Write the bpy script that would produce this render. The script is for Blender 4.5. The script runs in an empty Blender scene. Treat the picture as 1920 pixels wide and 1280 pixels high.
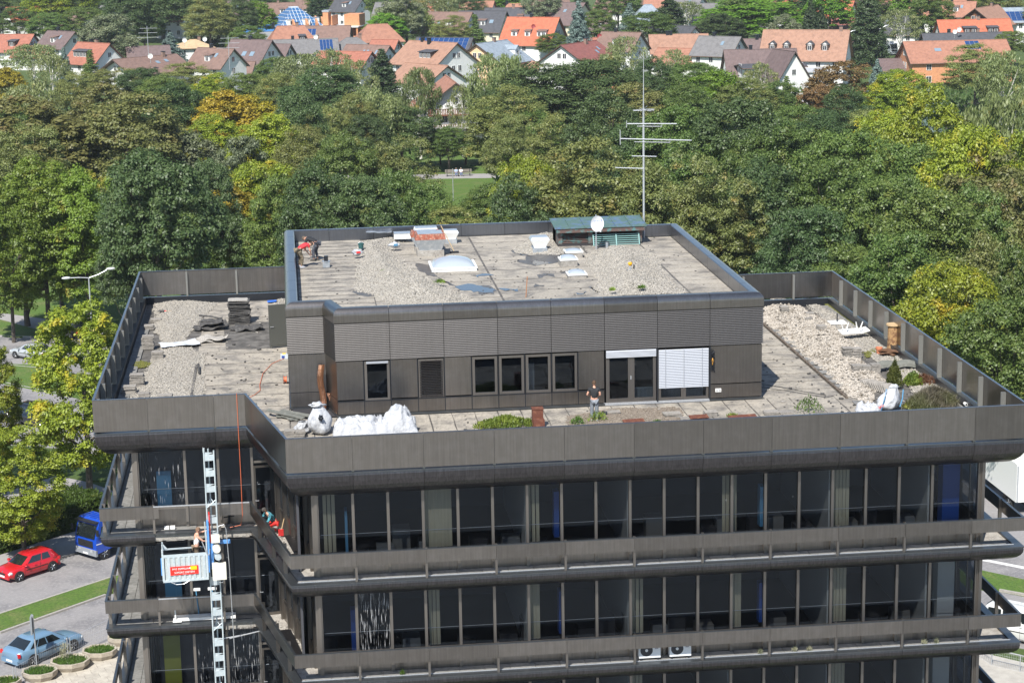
import bpy, math, random
import numpy as np
from mathutils import Vector, Matrix
R = math.radians
rnd = random.Random(7)
SC = bpy.context.scene
COL = SC.collection
# ------------------------------------------------------------------ camera
cam = bpy.data.objects.new('camera', bpy.data.cameras.new('camera'))
COL.objects.link(cam)
cam.data.sensor_width = 36; cam.data.lens = 3814.7 / 1920 * 36
cam.data.clip_start = 1; cam.data.clip_end = 9000
PITCH, YAW, ROLL = R(12.5284), R(6.209), R(-1.0425)
CP = Vector((-4.6464, -74.435, 21.8166))
FW = Vector((math.sin(YAW)*math.cos(PITCH), math.cos(YAW)*math.cos(PITCH), -math.sin(PITCH)))
_r = Vector((math.cos(YAW), -math.sin(YAW), 0)); _u = _r.cross(FW)
RT = _r*math.cos(ROLL) + _u*math.sin(ROLL); UP = -_r*math.sin(ROLL) + _u*math.cos(ROLL)
cam.matrix_world = Matrix(((RT.x, UP.x, -FW.x, CP.x), (RT.y, UP.y, -FW.y, CP.y), (RT.z, UP.z, -FW.z, CP.z), (0, 0, 0, 1)))
SC.camera = cam
# ------------------------------------------------------------------ sky, sun, exposure
W = bpy.data.worlds.new('World'); SC.world = W; W.use_nodes = True
_n = W.node_tree.nodes; _l = W.node_tree.links
sky = _n.new('ShaderNodeTexSky'); sky.sky_type = 'NISHITA'; sky.sun_disc = False
sky.sun_elevation = R(48.7); sky.sun_rotation = R(204.3); sky.altitude = 520; sky.air_density = 1.0; sky.dust_density = 0.6
_n['Background'].inputs[1].default_value = 0.11
_l.new(sky.outputs[0], _n['Background'].inputs[0])
sun = bpy.data.objects.new('sun', bpy.data.lights.new('sun', 'SUN')); COL.objects.link(sun)
sun.data.energy = 5.0; sun.data.angle = R(0.53); sun.data.color = (1.0, 0.955, 0.88)
SUN = Vector((-0.36, -0.80, 1.0)).normalized()
sun.rotation_euler = SUN.to_track_quat('Z', 'Y').to_euler(); sun.location = (-40, -90, 110)
SC.view_settings.view_transform = 'Standard'; SC.view_settings.look = 'None'
SC.view_settings.exposure = 0.60; SC.view_settings.gamma = 1.0; SC.view_settings.use_curve_mapping = False
SC.render.engine = 'CYCLES'
SC.cycles.max_bounces = 6; SC.cycles.transparent_max_bounces = 12; SC.cycles.diffuse_bounces = 3; SC.cycles.glossy_bounces = 3
SC.cycles.use_denoising = True
GZ = -20.0
def at(u, v, z):
    """point of the level plane z seen at photograph pixel (u, v)"""
    d = FW + RT*((u-960)/3814.7) - UP*((v-640)/3814.7)
    return CP + d*((z-CP.z)/d.z)
# ------------------------------------------------------------------ materials
MATS = {}
def mat(name, col, rough=0.6, metal=0.0, n1=None, n2=None, streak=None, bump=None, jit=0.0, spec=0.5, trans=0.0, emis=None, coat=0.0, hue=0.0):
    """n1/n2 = (scale, colour, amount lo, amount hi); streak = (amount); jit = per-object value jitter"""
    if name in MATS: return MATS[name]
    m = bpy.data.materials.new(name); m.use_nodes = True
    t = m.node_tree; N = t.nodes; L = t.links; b = N['Principled BSDF']
    b.inputs['Roughness'].default_value = rough; b.inputs['Metallic'].default_value = metal
    b.inputs['Specular IOR Level'].default_value = spec; b.inputs['Coat Weight'].default_value = coat
    g = N.new('ShaderNodeNewGeometry')
    rgb = N.new('ShaderNodeRGB'); rgb.outputs[0].default_value = (*col, 1); cur = rgb.outputs[0]
    for nn in (n1, n2):
        if not nn: continue
        sc, c2, lo, hi = nn
        tx = N.new('ShaderNodeTexNoise'); tx.inputs['Scale'].default_value = sc; tx.inputs['Detail'].default_value = 6; tx.inputs['Roughness'].default_value = 0.62
        L.new(g.outputs['Position'], tx.inputs['Vector'])
        mr = N.new('ShaderNodeMapRange'); mr.inputs[1].default_value = lo; mr.inputs[2].default_value = hi
        L.new(tx.outputs[0], mr.inputs[0])
        mx = N.new('ShaderNodeMix'); mx.data_type = 'RGBA'; mx.inputs[7].default_value = (*c2, 1)
        L.new(mr.outputs[0], mx.inputs[0]); L.new(cur, mx.inputs[6]); cur = mx.outputs[2]
    if streak:
        mp = N.new('ShaderNodeMapping'); mp.inputs['Scale'].default_value = (14, 14, 0.5)
        L.new(g.outputs['Position'], mp.inputs[0])
        tx = N.new('ShaderNodeTexNoise'); tx.inputs['Scale'].default_value = 1; tx.inputs['Detail'].default_value = 4
        L.new(mp.outputs[0], tx.inputs['Vector'])
        mr = N.new('ShaderNodeMapRange'); mr.inputs[1].default_value = .3; mr.inputs[2].default_value = .7; mr.inputs[3].default_value = 1-streak; mr.inputs[4].default_value = 1+streak
        L.new(tx.outputs[0], mr.inputs[0])
        hs = N.new('ShaderNodeHueSaturation'); L.new(mr.outputs[0], hs.inputs['Value']); L.new(cur, hs.inputs['Color']); cur = hs.outputs[0]
    if jit or hue:
        oi = N.new('ShaderNodeObjectInfo')
        mr = N.new('ShaderNodeMapRange'); mr.inputs[3].default_value = 1-jit; mr.inputs[4].default_value = 1+jit
        L.new(oi.outputs['Random'], mr.inputs[0])
        hs = N.new('ShaderNodeHueSaturation'); L.new(mr.outputs[0], hs.inputs['Value']); L.new(cur, hs.inputs['Color'])
        if hue:
            mh = N.new('ShaderNodeMapRange'); mh.inputs[3].default_value = .5-hue; mh.inputs[4].default_value = .5+hue
            L.new(oi.outputs['Random'], mh.inputs[0]); L.new(mh.outputs[0], hs.inputs['Hue'])
        cur = hs.outputs[0]
    L.new(cur, b.inputs['Base Color'])
    if bump:
        tx = N.new('ShaderNodeTexNoise'); tx.inputs['Scale'].default_value = bump[0]; tx.inputs['Detail'].default_value = 5
        L.new(g.outputs['Position'], tx.inputs['Vector'])
        bp = N.new('ShaderNodeBump'); bp.inputs['Strength'].default_value = bump[1]; bp.inputs['Distance'].default_value = bump[2] if len(bump) > 2 else .05
        L.new(tx.outputs[0], bp.inputs['Height']); L.new(bp.outputs[0], b.inputs['Normal'])
    if emis: b.inputs['Emission Color'].default_value = (*emis, 1); b.inputs['Emission Strength'].default_value = 1
    m['b'] = 1; MATS[name] = m
    return m
def leafmat(name, dark, light, accent, acc=.62, sc=.5):
    m = bpy.data.materials.new(name); m.use_nodes = True
    t = m.node_tree; N = t.nodes; L = t.links; N.remove(N['Principled BSDF'])
    tc = N.new('ShaderNodeTexCoord'); oi = N.new('ShaderNodeObjectInfo')
    def noise(scale, seed=0):
        tx = N.new('ShaderNodeTexNoise'); tx.noise_dimensions = '4D'; tx.inputs['Scale'].default_value = scale; tx.inputs['Detail'].default_value = 2
        L.new(tc.outputs['Object'], tx.inputs['Vector'])
        ml = N.new('ShaderNodeMath'); ml.operation = 'MULTIPLY'; ml.inputs[1].default_value = 37+seed; L.new(oi.outputs['Random'], ml.inputs[0]); L.new(ml.outputs[0], tx.inputs['W'])
        return tx.outputs[0]
    def rng(o, a, b2):
        mr = N.new('ShaderNodeMapRange'); mr.inputs[1].default_value = a; mr.inputs[2].default_value = b2; L.new(o, mr.inputs[0]); return mr.outputs[0]
    m1 = N.new('ShaderNodeMix'); m1.data_type = 'RGBA'; m1.inputs[6].default_value = (*dark, 1); m1.inputs[7].default_value = (*light, 1)
    L.new(rng(noise(2.6), .32, .68), m1.inputs[0])
    m2 = N.new('ShaderNodeMix'); m2.data_type = 'RGBA'; m2.inputs[7].default_value = (*accent, 1); L.new(m1.outputs[2], m2.inputs[6])
    L.new(rng(noise(sc, 5), acc, acc+.12), m2.inputs[0])
    hs = N.new('ShaderNodeHueSaturation'); L.new(m2.outputs[2], hs.inputs['Color'])
    mv = N.new('ShaderNodeMapRange'); mv.inputs[3].default_value = .85; mv.inputs[4].default_value = 1.22; L.new(oi.outputs['Random'], mv.inputs[0]); L.new(mv.outputs[0], hs.inputs['Value'])
    ml = N.new('ShaderNodeMath'); ml.operation = 'MULTIPLY'; ml.inputs[1].default_value = 7.31; L.new(oi.outputs['Random'], ml.inputs[0])
    fr = N.new('ShaderNodeMath'); fr.operation = 'FRACT'; L.new(ml.outputs[0], fr.inputs[0])
    mh = N.new('ShaderNodeMapRange'); mh.inputs[3].default_value = .488; mh.inputs[4].default_value = .512; L.new(fr.outputs[0], mh.inputs[0]); L.new(mh.outputs[0], hs.inputs['Hue'])
    df = N.new('ShaderNodeBsdfDiffuse'); tr = N.new('ShaderNodeBsdfTranslucent'); gl = N.new('ShaderNodeBsdfGlossy'); gl.inputs['Roughness'].default_value = .5; gl.inputs[0].default_value = (.5, .5, .5, 1)
    L.new(hs.outputs[0], df.inputs[0]); L.new(hs.outputs[0], tr.inputs[0])
    a = N.new('ShaderNodeMixShader'); a.inputs[0].default_value = .38; L.new(df.outputs[0], a.inputs[1]); L.new(tr.outputs[0], a.inputs[2])
    b2 = N.new('ShaderNodeMixShader'); b2.inputs[0].default_value = .06; L.new(a.outputs[0], b2.inputs[1]); L.new(gl.outputs[0], b2.inputs[2])
    L.new(b2.outputs[0], N['Material Output'].inputs[0]); MATS[name] = m
    return m
def glassmat(name, tint, refl=.09, stain=None, rough=0.02):
    m = bpy.data.materials.new(name); m.use_nodes = True
    t = m.node_tree; N = t.nodes; L = t.links; N.remove(N['Principled BSDF'])
    tr = N.new('ShaderNodeBsdfTransparent'); tr.inputs[0].default_value = (*tint, 1)
    gl = N.new('ShaderNodeBsdfGlossy'); gl.inputs['Roughness'].default_value = rough; gl.inputs[0].default_value = (.72,.84,1,1)
    lw = N.new('ShaderNodeLayerWeight'); lw.inputs[0].default_value = .35
    mr = N.new('ShaderNodeMapRange'); mr.inputs[3].default_value = refl; mr.inputs[4].default_value = .75; L.new(lw.outputs['Fresnel'], mr.inputs[0])
    mx = N.new('ShaderNodeMixShader'); L.new(mr.outputs[0], mx.inputs[0]); L.new(tr.outputs[0], mx.inputs[1]); L.new(gl.outputs[0], mx.inputs[2]); out = mx.outputs[0]
    df = N.new('ShaderNodeBsdfDiffuse'); df.inputs[0].default_value = (.75, .76, .78, 1)
    g = N.new('ShaderNodeNewGeometry'); mp = N.new('ShaderNodeMapping'); mp.inputs['Scale'].default_value = (34, 34, 1.6) if stain else (9, 9, 7)
    L.new(g.outputs['Position'], mp.inputs[0])
    tx = N.new('ShaderNodeTexNoise'); tx.inputs['Scale'].default_value = 1; tx.inputs['Detail'].default_value = 7; L.new(mp.outputs[0], tx.inputs['Vector'])
    mr = N.new('ShaderNodeMapRange'); mr.inputs[1].default_value = stain or .73; mr.inputs[2].default_value = (stain or .73)+.10; mr.inputs[4].default_value = .55; L.new(tx.outputs[0], mr.inputs[0])
    m2 = N.new('ShaderNodeMixShader'); L.new(mr.outputs[0], m2.inputs[0]); L.new(out, m2.inputs[1]); L.new(df.outputs[0], m2.inputs[2]); out = m2.outputs[0]
    L.new(out, N['Material Output'].inputs[0]); MATS[name] = m
    return m
def roofmat(name, col, jit=.0):
    """clay or concrete tiles: courses and columns as fine relief, weathering"""
    m = mat(name, col, .75, 0, (1.2, tuple(c*.62 for c in col), .42, .75), (9, tuple(min(1, c*1.35) for c in col), .5, .8), jit=jit)
    t = m.node_tree; N = t.nodes; L = t.links
    tc = N.new('ShaderNodeTexCoord')
    w = N.new('ShaderNodeTexWave'); w.bands_direction = 'Z'; w.wave_profile = 'SAW'; w.inputs['Scale'].default_value = 1.5; w.inputs['Distortion'].default_value = .3
    L.new(tc.outputs['Object'], w.inputs[0])
    w2 = N.new('ShaderNodeTexWave'); w2.bands_direction = 'X'; w2.inputs['Scale'].default_value = 1.05; L.new(tc.outputs['Object'], w2.inputs[0])
    ad = N.new('ShaderNodeMath'); ad.operation = 'ADD'; L.new(w.outputs['Fac'], ad.inputs[0]); L.new(w2.outputs['Fac'], ad.inputs[1])
    bp = N.new('ShaderNodeBump'); bp.inputs['Strength'].default_value = .7; bp.inputs['Distance'].default_value = .06
    L.new(ad.outputs[0], bp.inputs['Height']); L.new(bp.outputs[0], N['Principled BSDF'].inputs['Normal'])
    return m
# ------------------------------------------------------------------ mesh helpers
class MB:
    def __init__(s): s.v = []; s.f = []; s.mi = []; s.m = 0
    def add(s, vs, fs):
        o = len(s.v); s.v += [tuple(p) for p in vs]; s.f += [[i+o for i in f] for f in fs]; s.mi += [s.m]*len(fs); return s
    def box(s, x0, x1, y0, y1, z0, z1):
        return s.add([(x0,y0,z0),(x1,y0,z0),(x1,y1,z0),(x0,y1,z0),(x0,y0,z1),(x1,y0,z1),(x1,y1,z1),(x0,y1,z1)],
            [(3,2,1,0),(4,5,6,7),(0,1,5,4),(1,2,6,5),(2,3,7,6),(3,0,4,7)])
    def obox(s, c, sz, rz=0, rx=0, ry=0):
        M = Matrix.Translation(c) @ Matrix.Rotation(rz,4,'Z') @ Matrix.Rotation(ry,4,'Y') @ Matrix.Rotation(rx,4,'X')
        a, b, d = [q/2 for q in sz]
        P = [M @ Vector(p) for p in [(-a,-b,-d),(a,-b,-d),(a,b,-d),(-a,b,-d),(-a,-b,d),(a,-b,d),(a,b,d),(-a,b,d)]]
        return s.add(P, [(3,2,1,0),(4,5,6,7),(0,1,5,4),(1,2,6,5),(2,3,7,6),(3,0,4,7)])
    def prism(s, poly, z0, z1):
        n = len(poly)
        return s.add([(x,y,z0) for x,y in poly]+[(x,y,z1) for x,y in poly], [list(range(n))[::-1], [n+i for i in range(n)]]+[(i,(i+1)%n,n+(i+1)%n,n+i) for i in range(n)])
    def ext(s, poly3, d):
        """extrude a planar 3-D polygon by vector d"""
        n = len(poly3); d = Vector(d); P = [Vector(p) for p in poly3]
        return s.add(P+[p+d for p in P], [list(range(n))[::-1], [n+i for i in range(n)]]+[(i,(i+1)%n,n+(i+1)%n,n+i) for i in range(n)])
    def tube(s, pts, r, n=6, cap=True):
        P = [Vector(p) for p in pts]; rs = r if hasattr(r, '__len__') else [r]*len(P); V = []; k = len(P)
        for i, p in enumerate(P):
            d = (P[min(i+1,k-1)]-P[max(i-1,0)]).normalized()
            a = d.cross(Vector((0,0,1)) if abs(d.z) < .9 else Vector((1,0,0))).normalized(); b = d.cross(a)
            V += [p+(a*math.cos(2*math.pi*j/n)+b*math.sin(2*math.pi*j/n))*rs[i] for j in range(n)]
        F = [(i*n+j, i*n+(j+1)%n, (i+1)*n+(j+1)%n, (i+1)*n+j) for i in range(k-1) for j in range(n)]
        if cap: F += [list(range(n)), [(k-1)*n+j for j in range(n)][::-1]]
        return s.add(V, F)
    def lathe(s, prof, n=16, c=(0,0,0), ax='z'):
        V = []
        for r, z in prof:
            for j in range(n):
                a = 2*math.pi*j/n; x, y = r*math.cos(a), r*math.sin(a)
                q = (x,y,z) if ax == 'z' else ((x,z,y) if ax == 'y' else (z,x,y))
                V.append((q[0]+c[0], q[1]+c[1], q[2]+c[2]))
        k = len(prof)
        return s.add(V, [(i*n+j, i*n+(j+1)%n, (i+1)*n+(j+1)%n, (i+1)*n+j) for i in range(k-1) for j in range(n)]+[list(range(n)), [(k-1)*n+j for j in range(n)]])
    def quad(s, a, b, c, d): return s.add([a,b,c,d], [(0,1,2,3)])
    def grid(s, fn, nu, nv, closed=False):
        V = [fn(i/nu, j/nv) for i in range(nu+1) for j in range(nv+1)]
        return s.add(V, [(i*(nv+1)+j, (i+1)*(nv+1)+j, (i+1)*(nv+1)+j+1, i*(nv+1)+j+1) for i in range(nu) for j in range(nv)])
    def mesh(s, name, mats, smooth=False):
        me = bpy.data.meshes.new(name); me.from_pydata(s.v, [], s.f)
        for m in (mats if isinstance(mats, (list, tuple)) else [mats]): me.materials.append(m)
        if any(s.mi): me.polygons.foreach_set('material_index', s.mi)
        import bmesh
        bm = bmesh.new(); bm.from_mesh(me); bmesh.ops.recalc_face_normals(bm, faces=bm.faces[:]); bm.to_mesh(me); bm.free()
        if smooth: me.polygons.foreach_set('use_smooth', [True]*len(me.polygons))
        me.update(); return me
    def build(s, name, mats, parent=None, smooth=False, loc=None, rz=None):
        return ob(name, s.mesh(name, mats, smooth), parent, loc, rz)
def ob(name, me, parent=None, loc=None, rz=None, rot=None):
    o = bpy.data.objects.new(name, me); COL.objects.link(o)
    if parent: o.parent = parent
    if loc: o.location = loc
    if rz is not None: o.rotation_euler.z = rz
    if rot: o.rotation_euler = rot
    return o
def tag(o, label, cat, group=None):
    o['label'] = label; o['category'] = cat
    if group: o['group'] = group
    return o
def thing(name, label, cat, loc=(0,0,0), rz=0, group=None):
    o = bpy.data.objects.new(name, None); COL.objects.link(o); o.empty_display_size = .3
    o.location = loc; o.rotation_euler.z = rz
    return tag(o, label, cat, group)
def kind(o, k): o['kind'] = k; return o
def dup(o, loc=None, rz=None, label=None, parent=None, scale=None):
    c = o.copy(); COL.objects.link(c); c.parent = parent
    for ch in list(o.children): dup(ch, parent=c)
    if loc is not None: c.location = loc
    if rz is not None: c.rotation_euler.z = rz
    if scale is not None: c.scale = scale
    if label: c['label'] = label
    return c
def textobj(body, size, m, parent, loc, rot, name='lettering', ext=.002, align='CENTER', sx=1.0):
    cu = bpy.data.curves.new('t', 'FONT'); cu.body = body; cu.size = size; cu.extrude = ext; cu.align_x = align; cu.align_y = 'CENTER'; cu.resolution_u = 3
    t = bpy.data.objects.new('t', cu); COL.objects.link(t)
    dg = bpy.context.evaluated_depsgraph_get(); me = bpy.data.meshes.new_from_object(t.evaluated_get(dg)); bpy.data.objects.remove(t)
    me.materials.clear(); me.materials.append(m)
    o = ob(name, me, parent, loc, rot=rot); o.scale.x = sx
    return o
def lerp(a, b, t): return a+(b-a)*t
def vl(a, b, t): return tuple(lerp(x, y, t) for x, y in zip(a, b))
# common materials
def brushed(m, an=.75):
    N = m.node_tree.nodes; L = m.node_tree.links; b = N['Principled BSDF']; b.inputs['Anisotropic'].default_value = an
    c = N.new('ShaderNodeCombineXYZ'); c.inputs[0].default_value = .04; c.inputs[1].default_value = .03; c.inputs[2].default_value = 1
    L.new(c.outputs[0], b.inputs['Tangent']); return m
bronze = mat('bronze_anodised_panel', (.232,.212,.194), .30, 1.0, (2.2,(.27,.25,.235),.45,.8), streak=.10, jit=.14, bump=(1.3,.10,.03))
bronze_dk = mat('dark_bronze_fascia', (.105,.10,.105), .28, 1.0, (3,(.14,.135,.14),.5,.8), streak=.22, jit=.08)
bronze_lt = mat('bronze_mullion', (.21,.19,.17), .42, .95, streak=.06)
brushed(bronze); brushed(bronze_dk); brushed(bronze_lt)
edge = mat('dark_joint_metal', (.045,.05,.06), .35, .7)
gutterm = mat('grey_blue_gutter_metal', (.11,.12,.13), .35, .8, (5,(.2,.2,.2),.55,.8))
speck = mat('bird_specked_coping', (.20,.21,.235), .30, .95, (22,(.6,.6,.6),.67,.70), streak=.08)
bark = mat('bark', (.06,.05,.04), .9, 0, (4,(.12,.10,.08),.4,.7), bump=(9,.8))
birchbark = mat('white_birch_bark', (.6,.58,.54), .8, 0, (5,(.05,.045,.04),.56,.62))
white = mat('white_paint', (.78,.78,.76), .5)
galv = mat('galvanised_steel', (.45,.47,.50), .42, .55, (14,(.6,.62,.64),.4,.8))
# ================================================================== the office building
OFFICE = tag(bpy.data.objects.new('office_building', None), 'dark bronze office block with stepped balconies, roof terrace and penthouse storey', 'office building')
COL.objects.link(OFFICE)
deckm = mat('roof_membrane', (.345,.312,.262), .9, 0, (1.1,(.14,.13,.12),.45,.68), (9,(.13,.12,.105),.50,.74), jit=.07, bump=(40,.5,.02))
deckdk = mat('bare_bitumen', (.065,.06,.055), .85, 0, (2,(.17,.16,.145),.4,.7))
tilem = mat('concrete_paver', (.21,.205,.195), .85, 0, (5,(.13,.13,.12),.4,.7), jit=.12)
louvm = mat('louvre_metal', (.11,.104,.10), .42, 1.0, streak=.05, jit=.06)
deskm = mat('desk_top_grey', (.15,.145,.135), .6); grym = mat('cabinet_grey', (.14,.15,.16), .6)
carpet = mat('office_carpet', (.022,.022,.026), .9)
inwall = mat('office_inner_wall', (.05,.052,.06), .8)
partm = mat('white_partition', (.42,.43,.42), .7)
rawcon = mat('raw_concrete', (.33,.31,.28), .9, 0, (3,(.18,.16,.14),.4,.7), (30,(.5,.48,.44),.5,.7), bump=(20,.6,.03))
pane_m = glassmat('tinted_window_glass', (.62,.65,.68), .0)
pane_st = glassmat('paint_streaked_glass', (.62,.65,.68), .0, stain=.63)
pane_st2 = glassmat('heavily_streaked_glass', (.62,.65,.68), .0, stain=.575)
blue = mat('blue_cupboard', (.012,.06,.28), .5); ltblue = mat('light_blue_board', (.08,.24,.40), .5)
beige = mat('beige_blind', (.42,.38,.27), .7, streak=.12); yell = mat('yellow_green_board', (.26,.27,.03), .6)

def offset(poly, d):
    n = len(poly); out = []
    for i in range(n):
        p0, p1, p2 = Vector(poly[i-1]), Vector(poly[i]), Vector(poly[(i+1) % n])
        a = (p1-p0).normalized(); b = (p2-p1).normalized()
        na, nb = Vector((-a.y, a.x)), Vector((-b.y, b.x))
        m = (na+nb); m = m/(1+na.dot(nb)); out.append(p1+m*d)
    return out
def ept(poly, i, s, d):
    n = len(poly); P = Vector(poly[i]); Q = Vector(poly[(i+1) % n]); L = (Q-P).length; t = (Q-P)/L; nn = Vector((-t.y, t.x))
    r = offset(poly, d); a, b = r[i], r[(i+1) % n]; s0, s1 = (a-P).dot(t), (b-P).dot(t)
    if s <= 0: return a
    if s >= L: return b
    return P+t*min(max(s, s0), s1)+nn*d
def strip(poly, i, s0, s1, prof, mb=None, closed=True):
    """extrude a (distance, height) profile along edge i between s0 and s1"""
    mb = mb or MB(); k = len(prof)
    A = [(*ept(poly, i, s0, d), z) for d, z in prof]; B = [(*ept(poly, i, s1, d), z) for d, z in prof]
    F = [(j, (j+1) % k, k+(j+1) % k, k+j) for j in range(k if closed else k-1)]
    if closed: F += [list(range(k)), list(range(k, 2*k))]
    return mb.add(A+B, F)
def elen(poly, i): return (Vector(poly[(i+1) % len(poly)])-Vector(poly[i])).length
OUT = [(-13,7.43),(-6.84,7.43),(-5.2,0),(23.76,0),(23.76,29.0),(17.6,29.0),(15.96,36.5),(-13,36.5)]
JO = {0: [2.2,4.9], 1: [1.3,3.95,6.1], 2: [2.5+2.7*k for k in range(10)], 3: [2.5+2.7*k for k in range(10)], 4: [2.16,4.86], 5: [2.5,5.0], 6: [2.7*k+2.1 for k in range(10)], 7: [1.44+2.7*k for k in range(11)]}
def arc(d0, z0, d1, z1, n=7):
    """soffit curve from (d0,z0) at the edge in to (d1,z1)"""
    return [(d0+(d1-d0)*(1-math.cos(math.pi/2*k/n)), z0+(z1-z0)*math.sin(math.pi/2*k/n)) for k in range(n+1)]
def level(zg, fh, par0, par1, roof, skip_par=(), skip_fas=(), back=True):
    """edge construction of one storey: zg = top of gutter, fh = fascia height, rail panel from par0 to par1"""
    lipp = [(0,zg),(0,zg-.10)]
    curve = arc(.0, zg-.12, .93, zg-fh)
    fas = [(.02,zg-.02)]+curve+[(.93,zg-fh+.05)]+[(d+.05, z+.06) for d, z in curve[::-1][1:]]
    for i in range(8):
        L = elen(OUT, i); cuts = [0]+[c for c in JO[i] if c < L-.5]+[L]
        hidden = (not roof) and i in (3,4,5,6)
        for k in range(len(cuts)-1):
            a, b = cuts[k], cuts[k+1]; ga = .006 if k else 0; gb = .006 if k < len(cuts)-2 else 0
            if (i,k) not in skip_fas:
                strip(OUT, i, a+ga, b-gb, fas).build('fascia_panel', bronze_dk, OFFICE)
            strip(OUT, i, a+ga, b-gb, [(-.025,zg+.012),(-.025,zg-.035),(.30,zg-.035),(.30,zg+.012)]).build('gutter_cover', gutterm, OFFICE)
            if (i,k) in skip_par:
                if k or i == 1: strip(OUT, i, a+ga, b-gb, [(-.01,par1-.03),(-.01,par1+.01),(.05,par1+.01),(.05,par1-.03)]).build('top_rail', galv, OFFICE)
                continue
            strip(OUT, i, a+ga, b-gb, [(0,par0),(0,par1),(.045,par1),(.045,par0)]).build('rail_panel' if not roof else 'parapet_panel', bronze, OFFICE)
            strip(OUT, i, a, b, [(-.012,par1+.002),(-.012,par1+.03),(.09,par1+.03),(.09,par1+.002)]).build('top_rail', speck if roof else gutterm, OFFICE)
        P = Vector(OUT[i]); Q = Vector(OUT[(i+1) % 8]); t = (Q-P).normalized(); nn = Vector((-t.y, t.x)); ang = math.atan2(t.y, t.x)
        pw, pd = (.10,.20) if roof else (.09,.14)
        top = par1-.08 if roof else par1+.05
        me = MB().obox((0,0,0),(pw,pd,top-zg-.014)).mesh('post', mat('grey_post_metal',(.27,.27,.25),.5,.6) if roof else bronze_lt)
        for k, s in enumerate(cuts[1:-1]+([] if i in (2,) else [])):
            c = P+t*s+nn*(.05+pd/2+.002 if not roof or i != 2 else .16)
            ob('railing_post', me, OFFICE, (c.x, c.y, (top+zg+.014)/2), ang)
    # slab
    n0 = offset(OUT, .10 if not roof else .15)
    MB().prism([tuple(p) for p in n0], -.12 if roof else zg-.30, zg-.05 if not roof else -.02).build('floor_slab', rawcon, OFFICE)
    MB().prism([tuple(p) for p in offset(OUT, .90)], zg-fh+.012, zg-fh+.045).build('soffit_board', bronze_dk, OFFICE)
    # inner kerb
    for i in range(8):
        if roof: strip(OUT, i, 0, 99, [(.302,-.015),(.302,zg+.03),(.345,zg+.03),(.345,-.015)]).build('roof_kerb', edge, OFFICE)
        else: strip(OUT, i, 0, 99, [(.302,zg-.045),(.302,zg+.035),(.34,zg+.035),(.34,zg-.045)]).build('deck_kerb', galv if i == 2 else edge, OFFICE)
level(.36, 1.08, .44, 1.765, True)
for lv in range(4):
    zg = -4.03-4.02*lv
    sp = {0: {(0,1),(0,2)}, 1: {(0,1)}}.get(lv, set()); sf = {0: {(0,1),(0,2)}, 1: {(0,2)}}.get(lv, set())
    level(zg, .70, zg+.67, zg+1.19, False, sp, sf)
# short rail panels left and right of the gaps made for the hoist
strip(OUT, 0, 2.2, 2.42, [(0,-3.36),(0,-2.84),(.045,-2.84),(.045,-3.36)]).build('rail_panel', bronze, OFFICE)
strip(OUT, 0, 4.9, 6.0, [(0.002,-3.36),(0.002,-2.84),(.045,-2.84),(.045,-3.36)]).build('rail_panel', bronze, OFFICE)
strip(OUT, 0, 2.2, 3.2, [(0,-7.38),(0,-6.86),(.045,-6.86),(.045,-7.38)]).build('rail_panel', bronze, OFFICE)
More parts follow.
